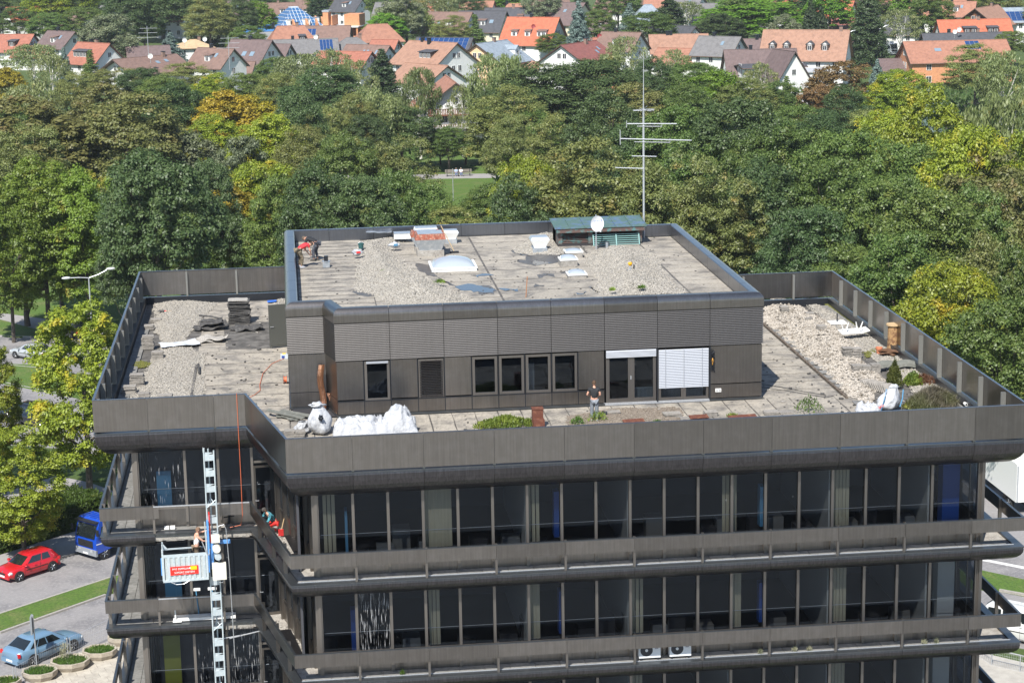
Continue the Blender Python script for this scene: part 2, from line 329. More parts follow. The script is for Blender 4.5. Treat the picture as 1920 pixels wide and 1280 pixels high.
# ------------------------------------------------------------------ glazed walls
GL = [(-11.46,8.42),(-5.79,8.42),(-4.15,.99),(22.28,.99),(22.28,27.6),(16.9,27.6),(15.2,35),(-11.46,35)]
MUL = {0: [2.0,3.37,4.77], 1: [.95,2.2,3.45,4.7,5.95,6.9], 2: [.07+1.35*k for k in range(1,19)], 3: [1.35*k for k in range(1,19)], 7: [1.35*k for k in range(1,19)]}
DOOR_BAY = 4
def glazing(lv):
    z0 = -4.02*(lv+1)+.02-.055; z1 = (-.62 if lv == 0 else -4.02*lv-.62)
    sill = z0+.90
    for i in (0,1,2,3,7):
        L = elen(GL, i); P = Vector(GL[i]); Q = Vector(GL[(i+1) % 8]); t = (Q-P)/L; nn = Vector((-t.y, t.x)); ang = math.atan2(t.y, t.x)
        cuts = [0]+[c for c in MUL[i] if c < L-.4]+[L]
        mm = MB().box(-.055,.055,-.15,.02,z0,z1).mesh('mullion', bronze_lt)
        for k, s in enumerate(cuts[1:-1]):
            c = P+t*s; ob('mullion', mm, OFFICE, (c.x, c.y, 0), ang)
        for k in range(len(cuts)-1):
            a, b = cuts[k]+.055, cuts[k+1]-.055; w = b-a; c = P+t*((a+b)/2)
            pm = pane_m
            if (lv,i,k) in ((0,0,0),(2,0,1)): pm = pane_st
            if (lv,i,k) in ((2,0,3),(1,2,1),(2,0,2)): pm = pane_st2
            if i == 0 and k == len(cuts)-2 and lv < 3:       # open door bay, only its transom is glazed
                MB().box(-w/2,w/2,-.004,.004,z0+2.72,z1).build('transom_pane', pm, OFFICE, loc=(c.x,c.y,0), rz=ang); MB().box(-w/2,w/2,-.06,.0,z0+2.62,z0+2.72).build('door_head', bronze_lt, OFFICE, loc=(c.x,c.y,0), rz=ang)
                continue
            wn = MB().quad((-w/2,0,sill+.035),(w/2,0,sill+.035),(w/2,0,z1),(-w/2,0,z1)).build('window_pane', pm, OFFICE, loc=(c.x,c.y-.012,0), rz=ang+rnd.uniform(-.004,.004))
            MB().box(-w/2,w/2,-.06,.0,sill-.10,sill+.035).build('window_sill', bronze_lt, OFFICE, loc=(c.x,c.y,0), rz=ang)
            MB().box(-w/2,w/2,-.03,.0,z0,sill-.104).build('spandrel_panel', bronze, OFFICE, loc=(c.x,c.y,0), rz=ang)
    for p in GL[:4]:
        for dx, dy, w in ((-.0,-.0,.20),(.0,-.12,.10),(-.12,.0,.10)):
            MB().box(p[0]-w/2+dx, p[0]+w/2+dx, p[1]-w/2+dy-.05, p[1]+w/2+dy, z0+.002*w, z1+.003*w).build('corner_column', bronze_lt, OFFICE)
    # inner rail behind the glass
    q = offset(GL, .18)
    MB().tube([(*q[0], z0+1.62), (*q[1], z0+1.62)], .012, 4).build('inner_guard_rail', galv, OFFICE)
    MB().tube([(*q[2], z0+1.62), (*q[3], z0+1.62)], .012, 4).build('inner_guard_rail', galv, OFFICE)
    # rooms
    q = offset(GL, .012)
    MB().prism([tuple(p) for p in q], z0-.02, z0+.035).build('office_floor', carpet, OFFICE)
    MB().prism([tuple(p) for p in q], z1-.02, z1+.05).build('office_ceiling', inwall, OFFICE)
    MB().box(-11,22,9.2,9.3,z0+.04,z1-.03).build('office_wall', inwall, OFFICE); MB().box(-4.9,-4.8,1.6,9.1,z0+.04,z1-.03).build('office_wall', inwall, OFFICE)
    for kx, x in enumerate((-.03,4.02,8.07,12.12,16.17,20.22)):
        if (lv, kx) in ((0,0),(0,3),(1,0),(1,3),(2,1)): continue
        MB().box(x-.05,x+.05,1.25,9.1,z0+.04,z1-.03).build('partition_wall', partm, OFFICE)
    r3 = random.Random(31+lv)
    for k in range(26):     # office furniture near the glass
        x = -3.6+k*1.0+r3.uniform(-.3,.3); q_ = r3.random(); hh = r3.choice((.72,.75,1.1,1.3)); m_ = r3.choice((grym, carpet, carpet, deskm))
        if q_ < .62: MB().box(x-.35,x+.35,1.9+q_,2.6+q_,z0+.04,z0+hh).build('desk' if hh < 1 else 'cabinet', m_, OFFICE)
    def obj_in(n, x0, x1, y0, y1, h0, h1, m): MB().box(x0,x1,y0,y1,z0+.04+h0,z0+h1).build(n, m, OFFICE)
    if lv == 0:
        obj_in('cupboard', 21.0,21.7,1.9,2.5,0,3.2,blue); obj_in('board', -3.05,-2.95,1.3,1.9,.3,2.5,ltblue)
        obj_in('board', 5.15,5.35,1.5,2.0,.9,2.8,blue); obj_in('board', 13.4,13.6,1.5,1.9,.9,2.6,ltblue); obj_in('board', -10.7,-10.1,8.9,9.0,.2,2.3,ltblue)
        for a, b in ((.05,1.1),(4.05,4.55),(11.8,12.4),(16.25,16.95),(-3.9,-3.4)): blind(a, b, z0+.9, z1-.05)
    elif lv == 1:
        obj_in('board', -2.95,-2.75,1.5,2.0,.6,2.4,blue); obj_in('board', 5.3,5.5,1.5,2.0,.9,2.7,blue); obj_in('board', 13.4,13.6,1.5,1.9,.9,2.6,blue)
        obj_in('cupboard', 20.9,21.6,1.9,2.5,0,3.2,partm); obj_in('board', -10.6,-9.9,8.9,9.0,.2,2.0,ltblue)
        for a, b in ((.1,.55),(4.1,4.5),(8.15,8.65),(12.2,12.6),(16.2,16.9)): blind(a, b, z0+.9, z1-.05)
    else:
        obj_in('board', -10.8,-10.1,8.8,8.9,.5,3.1,yell); obj_in('cupboard', 20.8,21.5,1.9,2.5,0,3.2,partm)
        for a, b in ((8.15,8.6),(16.2,16.9)): blind(a, b, z0+.9, z1-.05)
def blind(a, b, z0, z1):
    m = MB(); n = max(2, int((b-a)/.13))
    for k in range(n):
        x = a+(k+.5)*(b-a)/n; m.obox((x,1.22,(z0+z1)/2),(.135,.01,z1-z0), rz=.22)
    m.build('vertical_blind', beige, OFFICE)
for lv in range(3): glazing(lv)
# open doors of the wing, one leaf per storey, swung out over the deck
for lv in range(3):
    z0 = -4.02*(lv+1)+.0; h = 2.55
    d = MB(); d.box(0,.07,-.03,.03,0,h).box(.83,.90,-.03,.03,0,h).box(.07,.83,-.03,.03,0,.12).box(.07,.83,-.03,.03,h-.08,h)
    o = d.build('door', bronze_lt, OFFICE, loc=(-6.62,8.02,z0), rz=R(8))
    MB().box(.072,.828,-.004,.004,.122,h-.082).build('door_pane', pane_m, o)
    MB().box(.02,.05,-.09,-.03,1.05,1.08).box(.02,.16,-.10,-.085,1.05,1.08).build('door_handle', galv, o)
# paving slabs of the balcony decks
tm = MB().box(-.49,.49,-.285,.285,-.02,.02).mesh('paving_slab', tilem)
tm2 = MB().box(-.27,.27,-.49,.49,-.02,.02).mesh('paving_slab', tilem)
for lv in range(3):
    z = -4.02*(lv+1)-.025
    for k in range(28): ob('paving_slab', tm, OFFICE, (-4.3+k*1.0, .64, z+rnd.uniform(0,.004)))
    for k in range(18):
        for j in (0,1): ob('paving_slab', tm2, OFFICE, (-12.36+j*.56, 8.4+k*1.0, z+rnd.uniform(0,.004)))
    for k in range(6):
        if k < (4 if lv else 3): ob('paving_slab', tm, OFFICE, (-11.6+k*1.0, 8.07, z))
# rough concrete edges where fascia and rail were taken off, and on the slanting return
for lv, (x0, x1) in ((0,(-10.8,-6.9)),(1,(-8.1,-6.9))):
    z = -4.02*(lv+1)
    m = MB(); r2 = random.Random(lv)
    for k in range(26):
        a = lerp(x0,x1,k/26); b = lerp(x0,x1,(k+1)/26); m.box(a,b,7.52+r2.uniform(0,.05),7.8,z-.34-r2.uniform(0,.03),z-.05-r2.uniform(0,.03))
    m.build('broken_slab_edge', rawcon, OFFICE)
for lv in range(3):
    z = -4.02*(lv+1)
    m = MB(); r2 = random.Random(9+lv)
    for k in range(160):
        s = r2.uniform(.4,5.5); d = r2.uniform(.36,1.15); p = ept(OUT,1,s,d); q = r2.uniform(.02,.06)
        m.obox((p.x,p.y,z+q*.4),(q*1.6,q,q), r2.uniform(0,3), r2.uniform(-.4,.4))
    kind(m.build('mortar_rubble', rawcon, OFFICE), 'stuff')
    strip(OUT, 1, 0, 99, [(.345,z-.05),(.345,z-.012),(1.2,z-.012),(1.2,z-.05)]).build('screed_strip', rawcon, OFFICE)
# rest of the block down to the ground
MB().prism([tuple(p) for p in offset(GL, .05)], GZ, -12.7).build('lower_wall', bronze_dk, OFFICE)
# ------------------------------------------------------------------ terrace membrane, laid in strips
stripz = .02
def rect_strip(x0,x1,y0,y1,z,m=deckm,name='membrane_sheet',par=OFFICE):
    j = lambda: rnd.uniform(-.022,.022)
    n = 9; A = []; B = []
    horiz = (x1-x0) > (y1-y0)
    mb = MB(); V = []
    if horiz:
        lo = [(lerp(x0,x1,k/n), y0+j()) for k in range(n+1)]; hi = [(lerp(x0,x1,k/n), y1+j()) for k in range(n+1)]
    else:
        lo = [(x0+j(), lerp(y1,y0,k/n)) for k in range(n+1)]; hi = [(x1+j(), lerp(y1,y0,k/n)) for k in range(n+1)]
    mb.prism(lo+hi[::-1], z-.012, z+rnd.uniform(0,.006)).build(name, m, par)
MB().box(-12.6,-5.02,7.85,36.1,-.02,.012).box(-5.02,15.4,.36,9.58,-.02,.012).box(15.42,23.4,.36,28.6,-.02,.012).prism([(-4.82,.4),(-5.021,.9),(-5.021,7.84),(-6.45,7.84)],-.02,.011).build('roof_bed', deckdk, OFFICE)
for k in range(25): rect_strip(-5.0+k*.98, -5.0+k*.98+.93, (.4 if k else 1.8), 9.5, stripz+.012)
for k in range(13): rect_strip(-9.4, -5.05, 7.9+k*2.15, 7.9+k*2.15+2.03, stripz+.012)
for k in range(13): rect_strip(15.5, 18.85, 9.55+k*1.45, 9.55+k*1.45+1.34, stripz+.012)
# kerb of dark pavers and moss strips at the edges
km = MB().box(-.24,.24,-.24,.24,-.025,.025).mesh('edge_paver', tilem)
for k in range(44):
    ob('edge_paver', km, OFFICE, (-12.35,8.3+k*.5+ (0 if k<100 else 0),.06), rnd.uniform(-.03,.03))
for k in range(50):
    ob('edge_paver', km, OFFICE, (23.1,3.6+k*.5,.06), rnd.uniform(-.03,.03)); ob('edge_paver', km, OFFICE, (22.6,3.6+k*.5,.055), rnd.uniform(-.03,.03))
for k in range(18): ob('edge_paver', km, OFFICE, (19.25,7.5+k*.9 if k > 3 else 6.6+k*.5,.06), rnd.uniform(-.1,.1))
MB().box(18.92,19.02,8.9,26.5,.02,.11).build('kerb_strip', mat('brown_rusty_kerb',(.10,.075,.055),.9,0,(8,(.25,.22,.18),.5,.7)), OFFICE)
# ------------------------------------------------------------------ penthouse storey
PH = [(-5.0,11.35),(-3.44,11.35),(-3.0,9.61),(15.38,9.61),(15.38,28.7),(13.8,28.7),(13.4,31.0),(-5.0,31.0)]
PM = {0: [], 1: [], 2: [2.295*k for k in range(1,8)], 3: [2.3*k for k in range(1,9)], 4: [], 5: [], 6: [2.3*k for k in range(1,8)], 7: [2.4*k for k in range(1,9)]}
cop = [(-.04,4.13),(-.04,4.44)]+[(-.04+.28*(1-math.cos(a)), 4.44+.28*math.sin(a)) for a in [math.pi/2*k/7 for k in range(1,8)]]+[(.46,4.72),(.50,4.69),(.50,4.12)]
HV = 4.11   # penthouse roof surface
for i in range(8):
    L = elen(PH, i); cuts = [0]+[c for c in PM[i] if c < L-.3]+[L]
    for k in range(len(cuts)-1):
        a = cuts[k]+(.012 if k else 0); b = cuts[k+1]-(.012 if k < len(cuts)-2 else 0)
        strip(PH, i, a, b, cop).build('coping_panel', speck if i in (3,4,5,6,7) else bronze, OFFICE, smooth=False)
    strip(PH, i, 0, 99, [(.02,4.10),(.02,4.60),(.48,4.60),(.48,4.10)]).build('coping_core', edge, OFFICE)
    strip(PH, i, 0, 99, [(.06,.05),(.06,4.12),(.25,4.12),(.25,.05)]) if 0 else None
    if i in (0,1,2,3,7):
        for k in range(len(cuts)-1):
            a = cuts[k]+(.01 if k else 0); b = cuts[k+1]-(.01 if k < len(cuts)-2 else 0)
            m = MB(); n = 21
            for q in range(n):
                z = 2.50+q*.0765
                strip(PH, i, a, b, [(-.03,z),(-.012,z+.042),(.03,z+.05),(.03,z)], m)
            strip(PH, i, a, b, [(.03,2.48),(.03,4.12),(.05,4.12),(.05,2.48)], m)
            strip(PH, i, a, b, [(-.03,4.085),(-.03,4.12),(.03,4.12),(.03,4.085)], m)
            m.build('louvre_panel', louvm, OFFICE)
            if i != 2:
                strip(PH, i, a, b, [(.03,.78),(.03,2.45),(.06,2.45),(.06,.78)]).build('cladding_panel', bronze, OFFICE)
                strip(PH, i, a, b, [(.03,.14),(.03,.75),(.06,.75),(.06,.14)]).build('cladding_panel', bronze, OFFICE)
        strip(PH, i, 0, 99, [(.05,.02),(.05,2.48),(.10,2.48),(.10,.02)]).build('inner_frame', edge, OFFICE) if i != 2 else None
        if not i == 2: strip(PH, i, 0, 99, [(-.01,.04),(-.01,.12),(.05,.12),(.05,.04)]).build('plinth', gutterm, OFFICE)
# front wall of the penthouse, half modules of 1.1475 m
def ph_x(h): return -3.0+1.1475*h
fy = 9.61
framem = bronze_lt
slatm = mat('dark_blind_slat', (.05,.045,.045), .4, .6); slatw = mat('silver_blind_slat', (.36,.38,.42), .45, .3)
def panel(x0,x1,z0,z1): MB().box(x0+.02,x1-.02,fy+.03,fy+.06,z0,z1).build('cladding_panel', bronze, OFFICE)
def window(x0,x1,z0,z1,fr=.11,sash=True):
    m = MB(); y0,y1 = fy+.02,fy+.14
    m.box(x0,x0+fr,y0,y1,z0,z1).box(x1-fr,x1,y0,y1,z0,z1).box(x0+fr,x1-fr,y0,y1,z0,z0+fr).box(x0+fr,x1-fr,y0,y1,z1-fr,z1)
    w = m.build('window', framem, OFFICE)
    MB().box(x0+fr,x1-fr,fy+.09,fy+.10,z0+fr,z1-fr).build('pane', pane_m, w); return w
pat = ['P','W','P','B','P','W','W','W','W','P']
for h, c in enumerate(pat):
    x0, x1 = ph_x(h), ph_x(h+1)
    if c == 'P' and h == 0: panel(x0,x1+.0,.78,2.45); continue
    if c == 'P': panel(x0,x1,.78,2.45)
    elif c == 'W': window(x0+.04,x1-.04,.70 if h in (1,) else .74,2.42)
    else:
        w = window(x0+.04,x1-.04,.74,2.42); m = MB()
        for q in range(22): m.obox(((x0+x1)/2,fy-.01,.80+q*.073),(x1-x0-.16,.055,.005), rx=R(20))
        for dx in (-.22,.22): m.box((x0+x1)/2+dx-.006,(x0+x1)/2+dx+.006,fy-.045,fy-.04,.76,2.4)
        m.build('venetian_blind', slatm, OFFICE)
    MB().box(x0-.018,x0+.018,fy+.01,fy+.05,.12,2.47).build('joint_strip', edge, OFFICE)
MB().box(ph_x(1)+.12,ph_x(2)-.10,fy-.05,fy+.0,2.33,2.42).build('blind_box', slatw, OFFICE)
for k in range(5): panel(ph_x(2*k),ph_x(2*k+2),.15,.69)
m = MB(); m.box(-3.0,ph_x(10),fy+.0,fy+.06,.695,.73).build('sill_joint', edge, OFFICE)
MB().box(-3.05,ph_x(10),fy-.03,fy+.05,.03,.13).build('plinth', gutterm, OFFICE)
# terrace door, two leaves under a raised blind
x0, x1 = ph_x(10), ph_x(12); xm = (x0+x1)/2
for a, b in ((x0+.06,xm+.0),(xm+.0,x1-.06)):
    m = MB(); y0, y1 = fy+.02, fy+.12
    m.box(a,a+.15,y0,y1,.14,2.40).box(b-.13,b,y0,y1,.14,2.40).box(a+.15,b-.13,y0,y1,.14,.32).box(a+.15,b-.13,y0,y1,2.3,2.40)
    d = m.build('terrace_door', framem, OFFICE); MB().box(a+.15,b-.13,fy+.07,fy+.08,.32,2.3).build('door_pane', pane_m, d)
MB().box(xm-.03,xm+.01,fy-.04,fy+.02,1.15,1.30).build('door_handle', galv, OFFICE)
m = MB()
for q in range(6): m.obox((xm,fy-.04,2.16+q*.05),(x1-x0-.12,.07,.03), rx=R(50))
m.build('venetian_blind', slatw, OFFICE)
MB().box(x0-.05,x1+2.3,fy-.02,fy+.05,.03,.14).build('door_threshold', galv, OFFICE)
x0, x1 = ph_x(12), ph_x(14)
m = MB()
for q in range(24): m.obox(((x0+x1)/2,fy-.02,.72+q*.071),(x1-x0-.12,.012,.062), rx=R(-28))
for dx in (-.8,0,.8): m.box((x0+x1)/2+dx-.008,(x0+x1)/2+dx+.008,fy-.065,fy-.06,.66,2.42)
m.build('venetian_blind', slatw, OFFICE)
window(x0+.05,(x0+x1)/2,.16,2.40); window((x0+x1)/2,x1-.05,.16,2.40)
for xx in (x0,x1): MB().box(xx-.03,xx+.03,fy-.05,fy+.05,.12,2.47).build('joint_strip', edge, OFFICE)
panel(x1,15.38,.78,2.45); panel(x1,15.38,.15,.74); MB().box(x1,15.39,fy-.03,fy+.06,.03,.12).build('plinth', gutterm, OFFICE)
MB().box(x1+.25,x1+.5,fy-.03,fy+.03,.42,.56).build('socket_box', white, OFFICE)
m = MB()
for xx in (x1+.31,x1+.44): m.lathe([(.03,0),(.03,.01)],8,(xx,fy-.045,.49),'y')
m.build('socket_hole', edge, OFFICE)
# rooms behind
MB().box(-2.8,15.2,13.9,14.0,.04,4.0).build('penthouse_wall', inwall, OFFICE); MB().box(-4.9,15.3,fy+.2,30.5,.03,.05).build('penthouse_floor', carpet, OFFICE)
MB().box(-2.9,15.2,fy+.15,13.9,2.46,2.5).build('penthouse_ceiling', inwall, OFFICE)
MB().box(15.2,15.32,fy+.1,28.5,.05,4.1).box(-4.93,-4.8,11.4,30.9,.05,4.1).build('penthouse_wall', inwall, OFFICE)
MB().box(5.2,5.5,10.2,10.5,.06,1.9).build('white_pillar', partm, OFFICE)
rad = mat('radiator_white',(.6,.65,.66),.5)
for a, b in ((9.75,10.7),(10.9,11.9),(12.1,12.9)):
    m = MB().box(a,b,10.0,10.12,.62,.66)
    for q in range(int((b-a)/.06)): m.box(a+q*.06,a+q*.06+.035,10.02,10.10,.2,.6)
    m.build('radiator', rad, OFFICE)
# metal door standing open on the west side of the penthouse
m = MB().box(-.9,0,-.03,.03,0,2.1).build('side_door', mat('grey_green_steel_door',(.085,.088,.08),.5,.3), OFFICE, loc=(-5.04,23.9,.10), rz=R(12))
MB().box(-.82,-.06,-.045,-.03,.08,2.02).build('door_panel', mat('grey_green_steel_door',(.085,.088,.08)), m)
MB().box(-.85,-.68,-.10,-.085,1.0,1.03).box(-.84,-.81,-.09,-.03,1.0,1.03).build('door_handle', galv, m)
# ------------------------------------------------------------------ penthouse roof surface
MB().prism([tuple(p) for p in offset(PH,.49)], HV-.2, HV-.012).build('upper_roof_bed', deckdk, OFFICE)
for k in range(20):
    y = 10.9+k*1.0
    if k > 0: rect_strip(-4.42,-1.1,y,y+.79+rnd.uniform(-.05,.05),HV)
    if y > 27.9: continue
for (a, b, w) in ((-1.05,4.55,1.93),(4.6,9.9,2.6),(9.95,12.9,3.1)):
    y = 10.2
    while y < 30:
        y2 = min(y+w-.02, 28.1 if b > 10 else 30.4)
        if y2-y > .3: rect_strip(a,b-.05,y,y2-.14,HV)
        y += w
y = 10.2
while y < 28.1: rect_strip(12.95,14.85,y,min(y+1.0,28.15)-.10,HV); y += 1.0
# ================================================================== people
def skinmesh(chains, m, name, sub=1):
    """chains: list of (points, radii) whose first point may coincide with a point already laid"""
    V = []; E = []; Rr = []
    def idx(p, r):
        for i, q in enumerate(V):
            if (Vector(q)-Vector(p)).length < 1e-5: return i
        V.append(tuple(p)); Rr.append(r); return len(V)-1
    for pts, rad in chains:
        last = None
        for p, r in zip(pts, rad):
            i = idx(p, r)
            if last is not None and last != i: E.append((last, i))
            last = i
    me = bpy.data.meshes.new('sk'); me.from_pydata(V, E, [])
    o = bpy.data.objects.new('sk', me); COL.objects.link(o)
    md = o.modifiers.new('s', 'SKIN'); md.use_smooth_shade = True
    if not me.skin_vertices: me.skin_vertices  # layer is made with the modifier in the evaluated data below
    bpy.context.view_layer.objects.active = o
    if not me.skin_vertices:
        import bmesh
        bm = bmesh.new(); bm.from_mesh(me); bm.verts.layers.skin.verify(); bm.to_mesh(me); bm.free()
    for i, sv in enumerate(me.skin_vertices[0].data):
        rr = Rr[i]; sv.radius = rr if isinstance(rr, tuple) else (rr, rr); sv.use_root = (i == 0)
    s = o.modifiers.new('u', 'SUBSURF'); s.levels = sub
    dg = bpy.context.evaluated_depsgraph_get(); me2 = bpy.data.meshes.new_from_object(o.evaluated_get(dg))
    bpy.data.objects.remove(o); me2.name = name; me2.materials.clear(); me2.materials.append(m)
    me2.polygons.foreach_set('use_smooth', [True]*len(me2.polygons))
    return me2
skinm = mat('skin', (.55,.30,.21), .55)
shoem = mat('work_shoe', (.06,.055,.05), .6); shoel = mat('light_shoe', (.5,.5,.52), .6)
def person(label, loc, rz, J, shirt, trous, hairc, sleeve=.5, shoes=shoem, group=None, short=False, vest=False):
    """J: joints in metres, x right, y ahead, z up"""
    t = thing('person', label, 'person', loc, rz, group)
    v = {k: Vector(p) for k, p in J.items()}
    pe, ch, nk, hd = v['pelvis'], v['chest'], v['neck'], v['head']
    body = [([pe, pe.lerp(ch,.5), ch, nk, nk.lerp(hd,.45)], [(.14,.10),(.13,.10),(.16,.11),.055,.055])]
    for s in 'LR':
        sh, el, wr = v['sh'+s], v['el'+s], v['wr'+s]; d = (wr-el).normalized(); pm = wr+d*.075
        body.append(([ch, sh, el, el.lerp(wr,.4), wr, pm], [(.16,.11),.055,.042,.04,.027,(.04,.018)]))
        hp, kn, an = v['hp'+s], v['kn'+s], v['an'+s]
        body.append(([pe, hp, kn, kn.lerp(an,.35), an], [(.14,.10),.085,.058,.056,.038]))
    ob('body', skinmesh(body, skinm, 'body'), t)
    # head with face
    f = (v['look']-hd).normalized() if 'look' in v else Vector((0,1,0))
    up = (hd-nk).normalized(); sd = f.cross(up).normalized(); up = sd.cross(f)
    def hp_(a, b, c): return hd+sd*a+f*b+up*c
    hm = MB()
    def hfn(i, j):
        th = math.pi*i; ph = 2*math.pi*j; x, y, z = math.sin(th)*math.cos(ph), math.sin(th)*math.sin(ph), math.cos(th)
        w = .074*(1-.22*max(0,-z)); dpt = .094 if y < 0 else .088*(1+.10*max(0,-z)); return hp_(x*w, y*dpt, z*.118)
    hm.grid(hfn, 12, 16)
    hm.add([hp_(-.014,.084,.012), hp_(.014,.084,.012), hp_(0,.115,-.022), hp_(0,.086,.035)], [(0,1,2),(0,3,1),(0,2,3),(1,3,2)])
    for q in (-1,1): hm.grid(lambda i,j,q=q: hp_(q*(.074+.012*math.sin(math.pi*i)), -.005+.022*math.cos(2*math.pi*j)*math.sin(math.pi*i), .032*math.cos(math.pi*i)), 5, 6)
    hm.build('head', skinm, t, smooth=True)
    ey = MB()
    for q in (-1,1): ey.grid(lambda i,j,q=q: hp_(q*.03+.012*math.sin(math.pi*i)*math.cos(2*math.pi*j), .084+.006*math.sin(math.pi*i)*math.sin(2*math.pi*j), .012+.007*math.cos(math.pi*i)), 4, 6)
    ey.box(0,0,0,0,0,0) if 0 else None
    ey.build('eyes', mat('eye_dark',(.03,.02,.02)), t)
    def hr(i, j):
        th = math.pi*(.0+.56*i); ph = 2*math.pi*j; x, y, z = math.sin(th)*math.cos(ph), math.sin(th)*math.sin(ph), math.cos(th)
        k = 1.09; lift = .05*max(0, y)*i
        return hp_(x*.074*k, y*.094*k-.008, z*.118*1.07+lift)
    MB().grid(hr, 8, 16).build('hair', mat('hair_'+str(hairc), hairc, .8, n1=(90,tuple(c*.5 for c in hairc),.4,.6)), t, smooth=True)
    # fingers
    hands = MB()
    for s in 'LR':
        el, wr = v['el'+s], v['wr'+s]; d = (wr-el).normalized(); a = d.cross(Vector((0,0,1))).normalized() if abs(d.z) < .95 else Vector((1,0,0)); n = a.cross(d).normalized()
        if n.z > 0: n = -n
        for q, ln in zip((-1.5,-.5,.5,1.5),(.062,.078,.082,.072)):
            b = wr+d*.085+a*q*.019; hands.tube([b, b+d*ln*.5+n*.010, b+d*ln*.78+n*.038], [.010,.009,.007], 5)
        b = wr+d*.035+a*.034*(1 if s == 'L' else -1); hands.tube([b, b+d*.03+a*.02*(1 if s == 'L' else -1), b+d*.055+n*.02], [.012,.011,.008], 5)
    hands.build('fingers', skinm, t, smooth=True)
    # clothes
    sc = [([pe+(ch-pe)*.04, pe.lerp(ch,.5), ch, ch.lerp(nk,.62)], [(.165,.122),(.158,.125),(.185,.135),.09 if not vest else .075])]
    for s in 'LR':
        sh, el = v['sh'+s], v['el'+s]
        if vest: sc.append(([ch, ch.lerp(sh,.62)], [(.185,.135),.06]))
        else:
            e = sh.lerp(el, min(1, sleeve*1.0)); pts = [ch, sh, e]; rr = [(.185,.135),.078,.062]
            if sleeve > 1: pts.append(el.lerp(v['wr'+s], sleeve-1)); rr.append(.05)
            sc.append((pts, rr))
    ob('shirt', skinmesh(sc, shirt, 'shirt'), t)
    tc = []
    for s in 'LR':
        hp, kn, an = v['hp'+s], v['kn'+s], v['an'+s]
        en = kn.lerp(an, .1 if short else .9)
        tc.append(([pe, hp, hp.lerp(kn,.5), kn, en], [(.158,.118),.108,.098,.082,.075 if short else .068]))
    ob('trousers', skinmesh(tc, trous, 'trousers'), t)
    for s in 'LR':
        an = v['an'+s]; fd = Vector((v['kn'+s].x-v['hp'+s].x, .9, 0)).normalized() if 'foot' not in v else v['foot'].normalized(); sdv = Vector((fd.y,-fd.x,0))
        P = lambda a,b,c: (an.x+fd.x*b+sdv.x*a, an.y+fd.y*b+sdv.y*a, c+an.z-.075)
        m = MB(); m.add([P(-.04,-.07,0),P(.04,-.07,0),P(.05,.10,0),P(.035,.20,0),P(-.035,.20,0),P(-.05,.10,0), P(-.036,-.06,.09),P(.036,-.06,.09),P(.042,.09,.075),P(.03,.19,.04),P(-.03,.19,.04),P(-.042,.09,.075)],
            [(5,4,3,2,1,0),(6,7,8,11),(11,8,9,10),(0,1,7,6),(1,2,8,7),(2,3,9,8),(3,4,10,9),(4,5,11,10),(5,0,6,11)])
        m.build('shoe', shoes, t)
    return t
STAND = dict(pelvis=(0,0,.93), chest=(0,.02,1.30), neck=(0,.0,1.47), head=(0,.03,1.64), shL=(-.19,0,1.41), shR=(.19,0,1.41), elL=(-.25,-.02,1.13), elR=(.25,-.02,1.13),
    wrL=(-.16,.22,1.07), wrR=(.16,.22,1.07), hpL=(-.09,0,.88), hpR=(.09,0,.88), knL=(-.10,.03,.49), knR=(.10,.0,.49), anL=(-.11,.0,.09), anR=(.11,-.05,.09))
BEND = dict(pelvis=(0,-.18,.90), chest=(0,.22,1.08), neck=(0,.40,1.13), head=(0,.53,1.08), shL=(-.19,.30,1.10), shR=(.19,.30,1.10), elL=(-.24,.36,.80), elR=(.24,.36,.80),
    wrL=(-.12,.48,.60), wrR=(.12,.46,.66), hpL=(-.10,-.17,.86), hpR=(.10,-.17,.86), knL=(-.13,.0,.47), knR=(.13,-.02,.47), anL=(-.15,-.04,.09), anR=(.15,-.10,.09), look=(0,.75,.6))
REACH = dict(STAND, chest=(0,.06,1.30), neck=(0,.08,1.47), head=(0,.12,1.63), shL=(-.19,.05,1.42), shR=(.19,.05,1.40), elL=(-.26,.30,1.42), elR=(.24,.26,1.20), wrL=(-.22,.56,1.50), wrR=(.16,.50,1.15), look=(0,.9,1.55))
KNEEL = dict(pelvis=(0,-.10,.50), chest=(0,.12,.84), neck=(0,.24,.97), head=(0,.34,1.10), shL=(-.20,.16,.94), shR=(.20,.16,.94), elL=(-.27,.30,.68), elR=(.26,.32,.68), wrL=(-.10,.52,.52), wrR=(.10,.50,.50),
    hpL=(-.12,-.10,.47), hpR=(.12,-.10,.47), knL=(-.16,.30,.46), knR=(.20,.12,.09), anL=(-.16,.30,.09), anR=(.18,-.32,.10), look=(0,.8,.3))
SIT = dict(pelvis=(0,0,.50), chest=(0,-.03,.84), neck=(0,-.03,1.02), head=(0,.0,1.18), shL=(-.19,-.03,.96), shR=(.19,-.03,.96), elL=(-.25,.02,.70), elR=(.25,.02,.70), wrL=(-.12,.24,.62), wrR=(.12,.24,.62),
    hpL=(-.10,.02,.47), hpR=(.10,.02,.47), knL=(-.11,.44,.50), knR=(.11,.44,.50), anL=(-.11,.46,.09), anR=(.11,.46,.09))
camo = mat('camouflage_cotton', (.19,.15,.10), .85, 0, (9,(.07,.06,.04),.47,.53), (7,(.30,.25,.17),.55,.6))
blackc = mat('black_cotton', (.018,.019,.022), .8); redc = mat('red_cotton', (.50,.03,.04), .8); greyj = mat('grey_denim', (.16,.18,.21), .8, 0, (12,(.28,.30,.33),.5,.7))
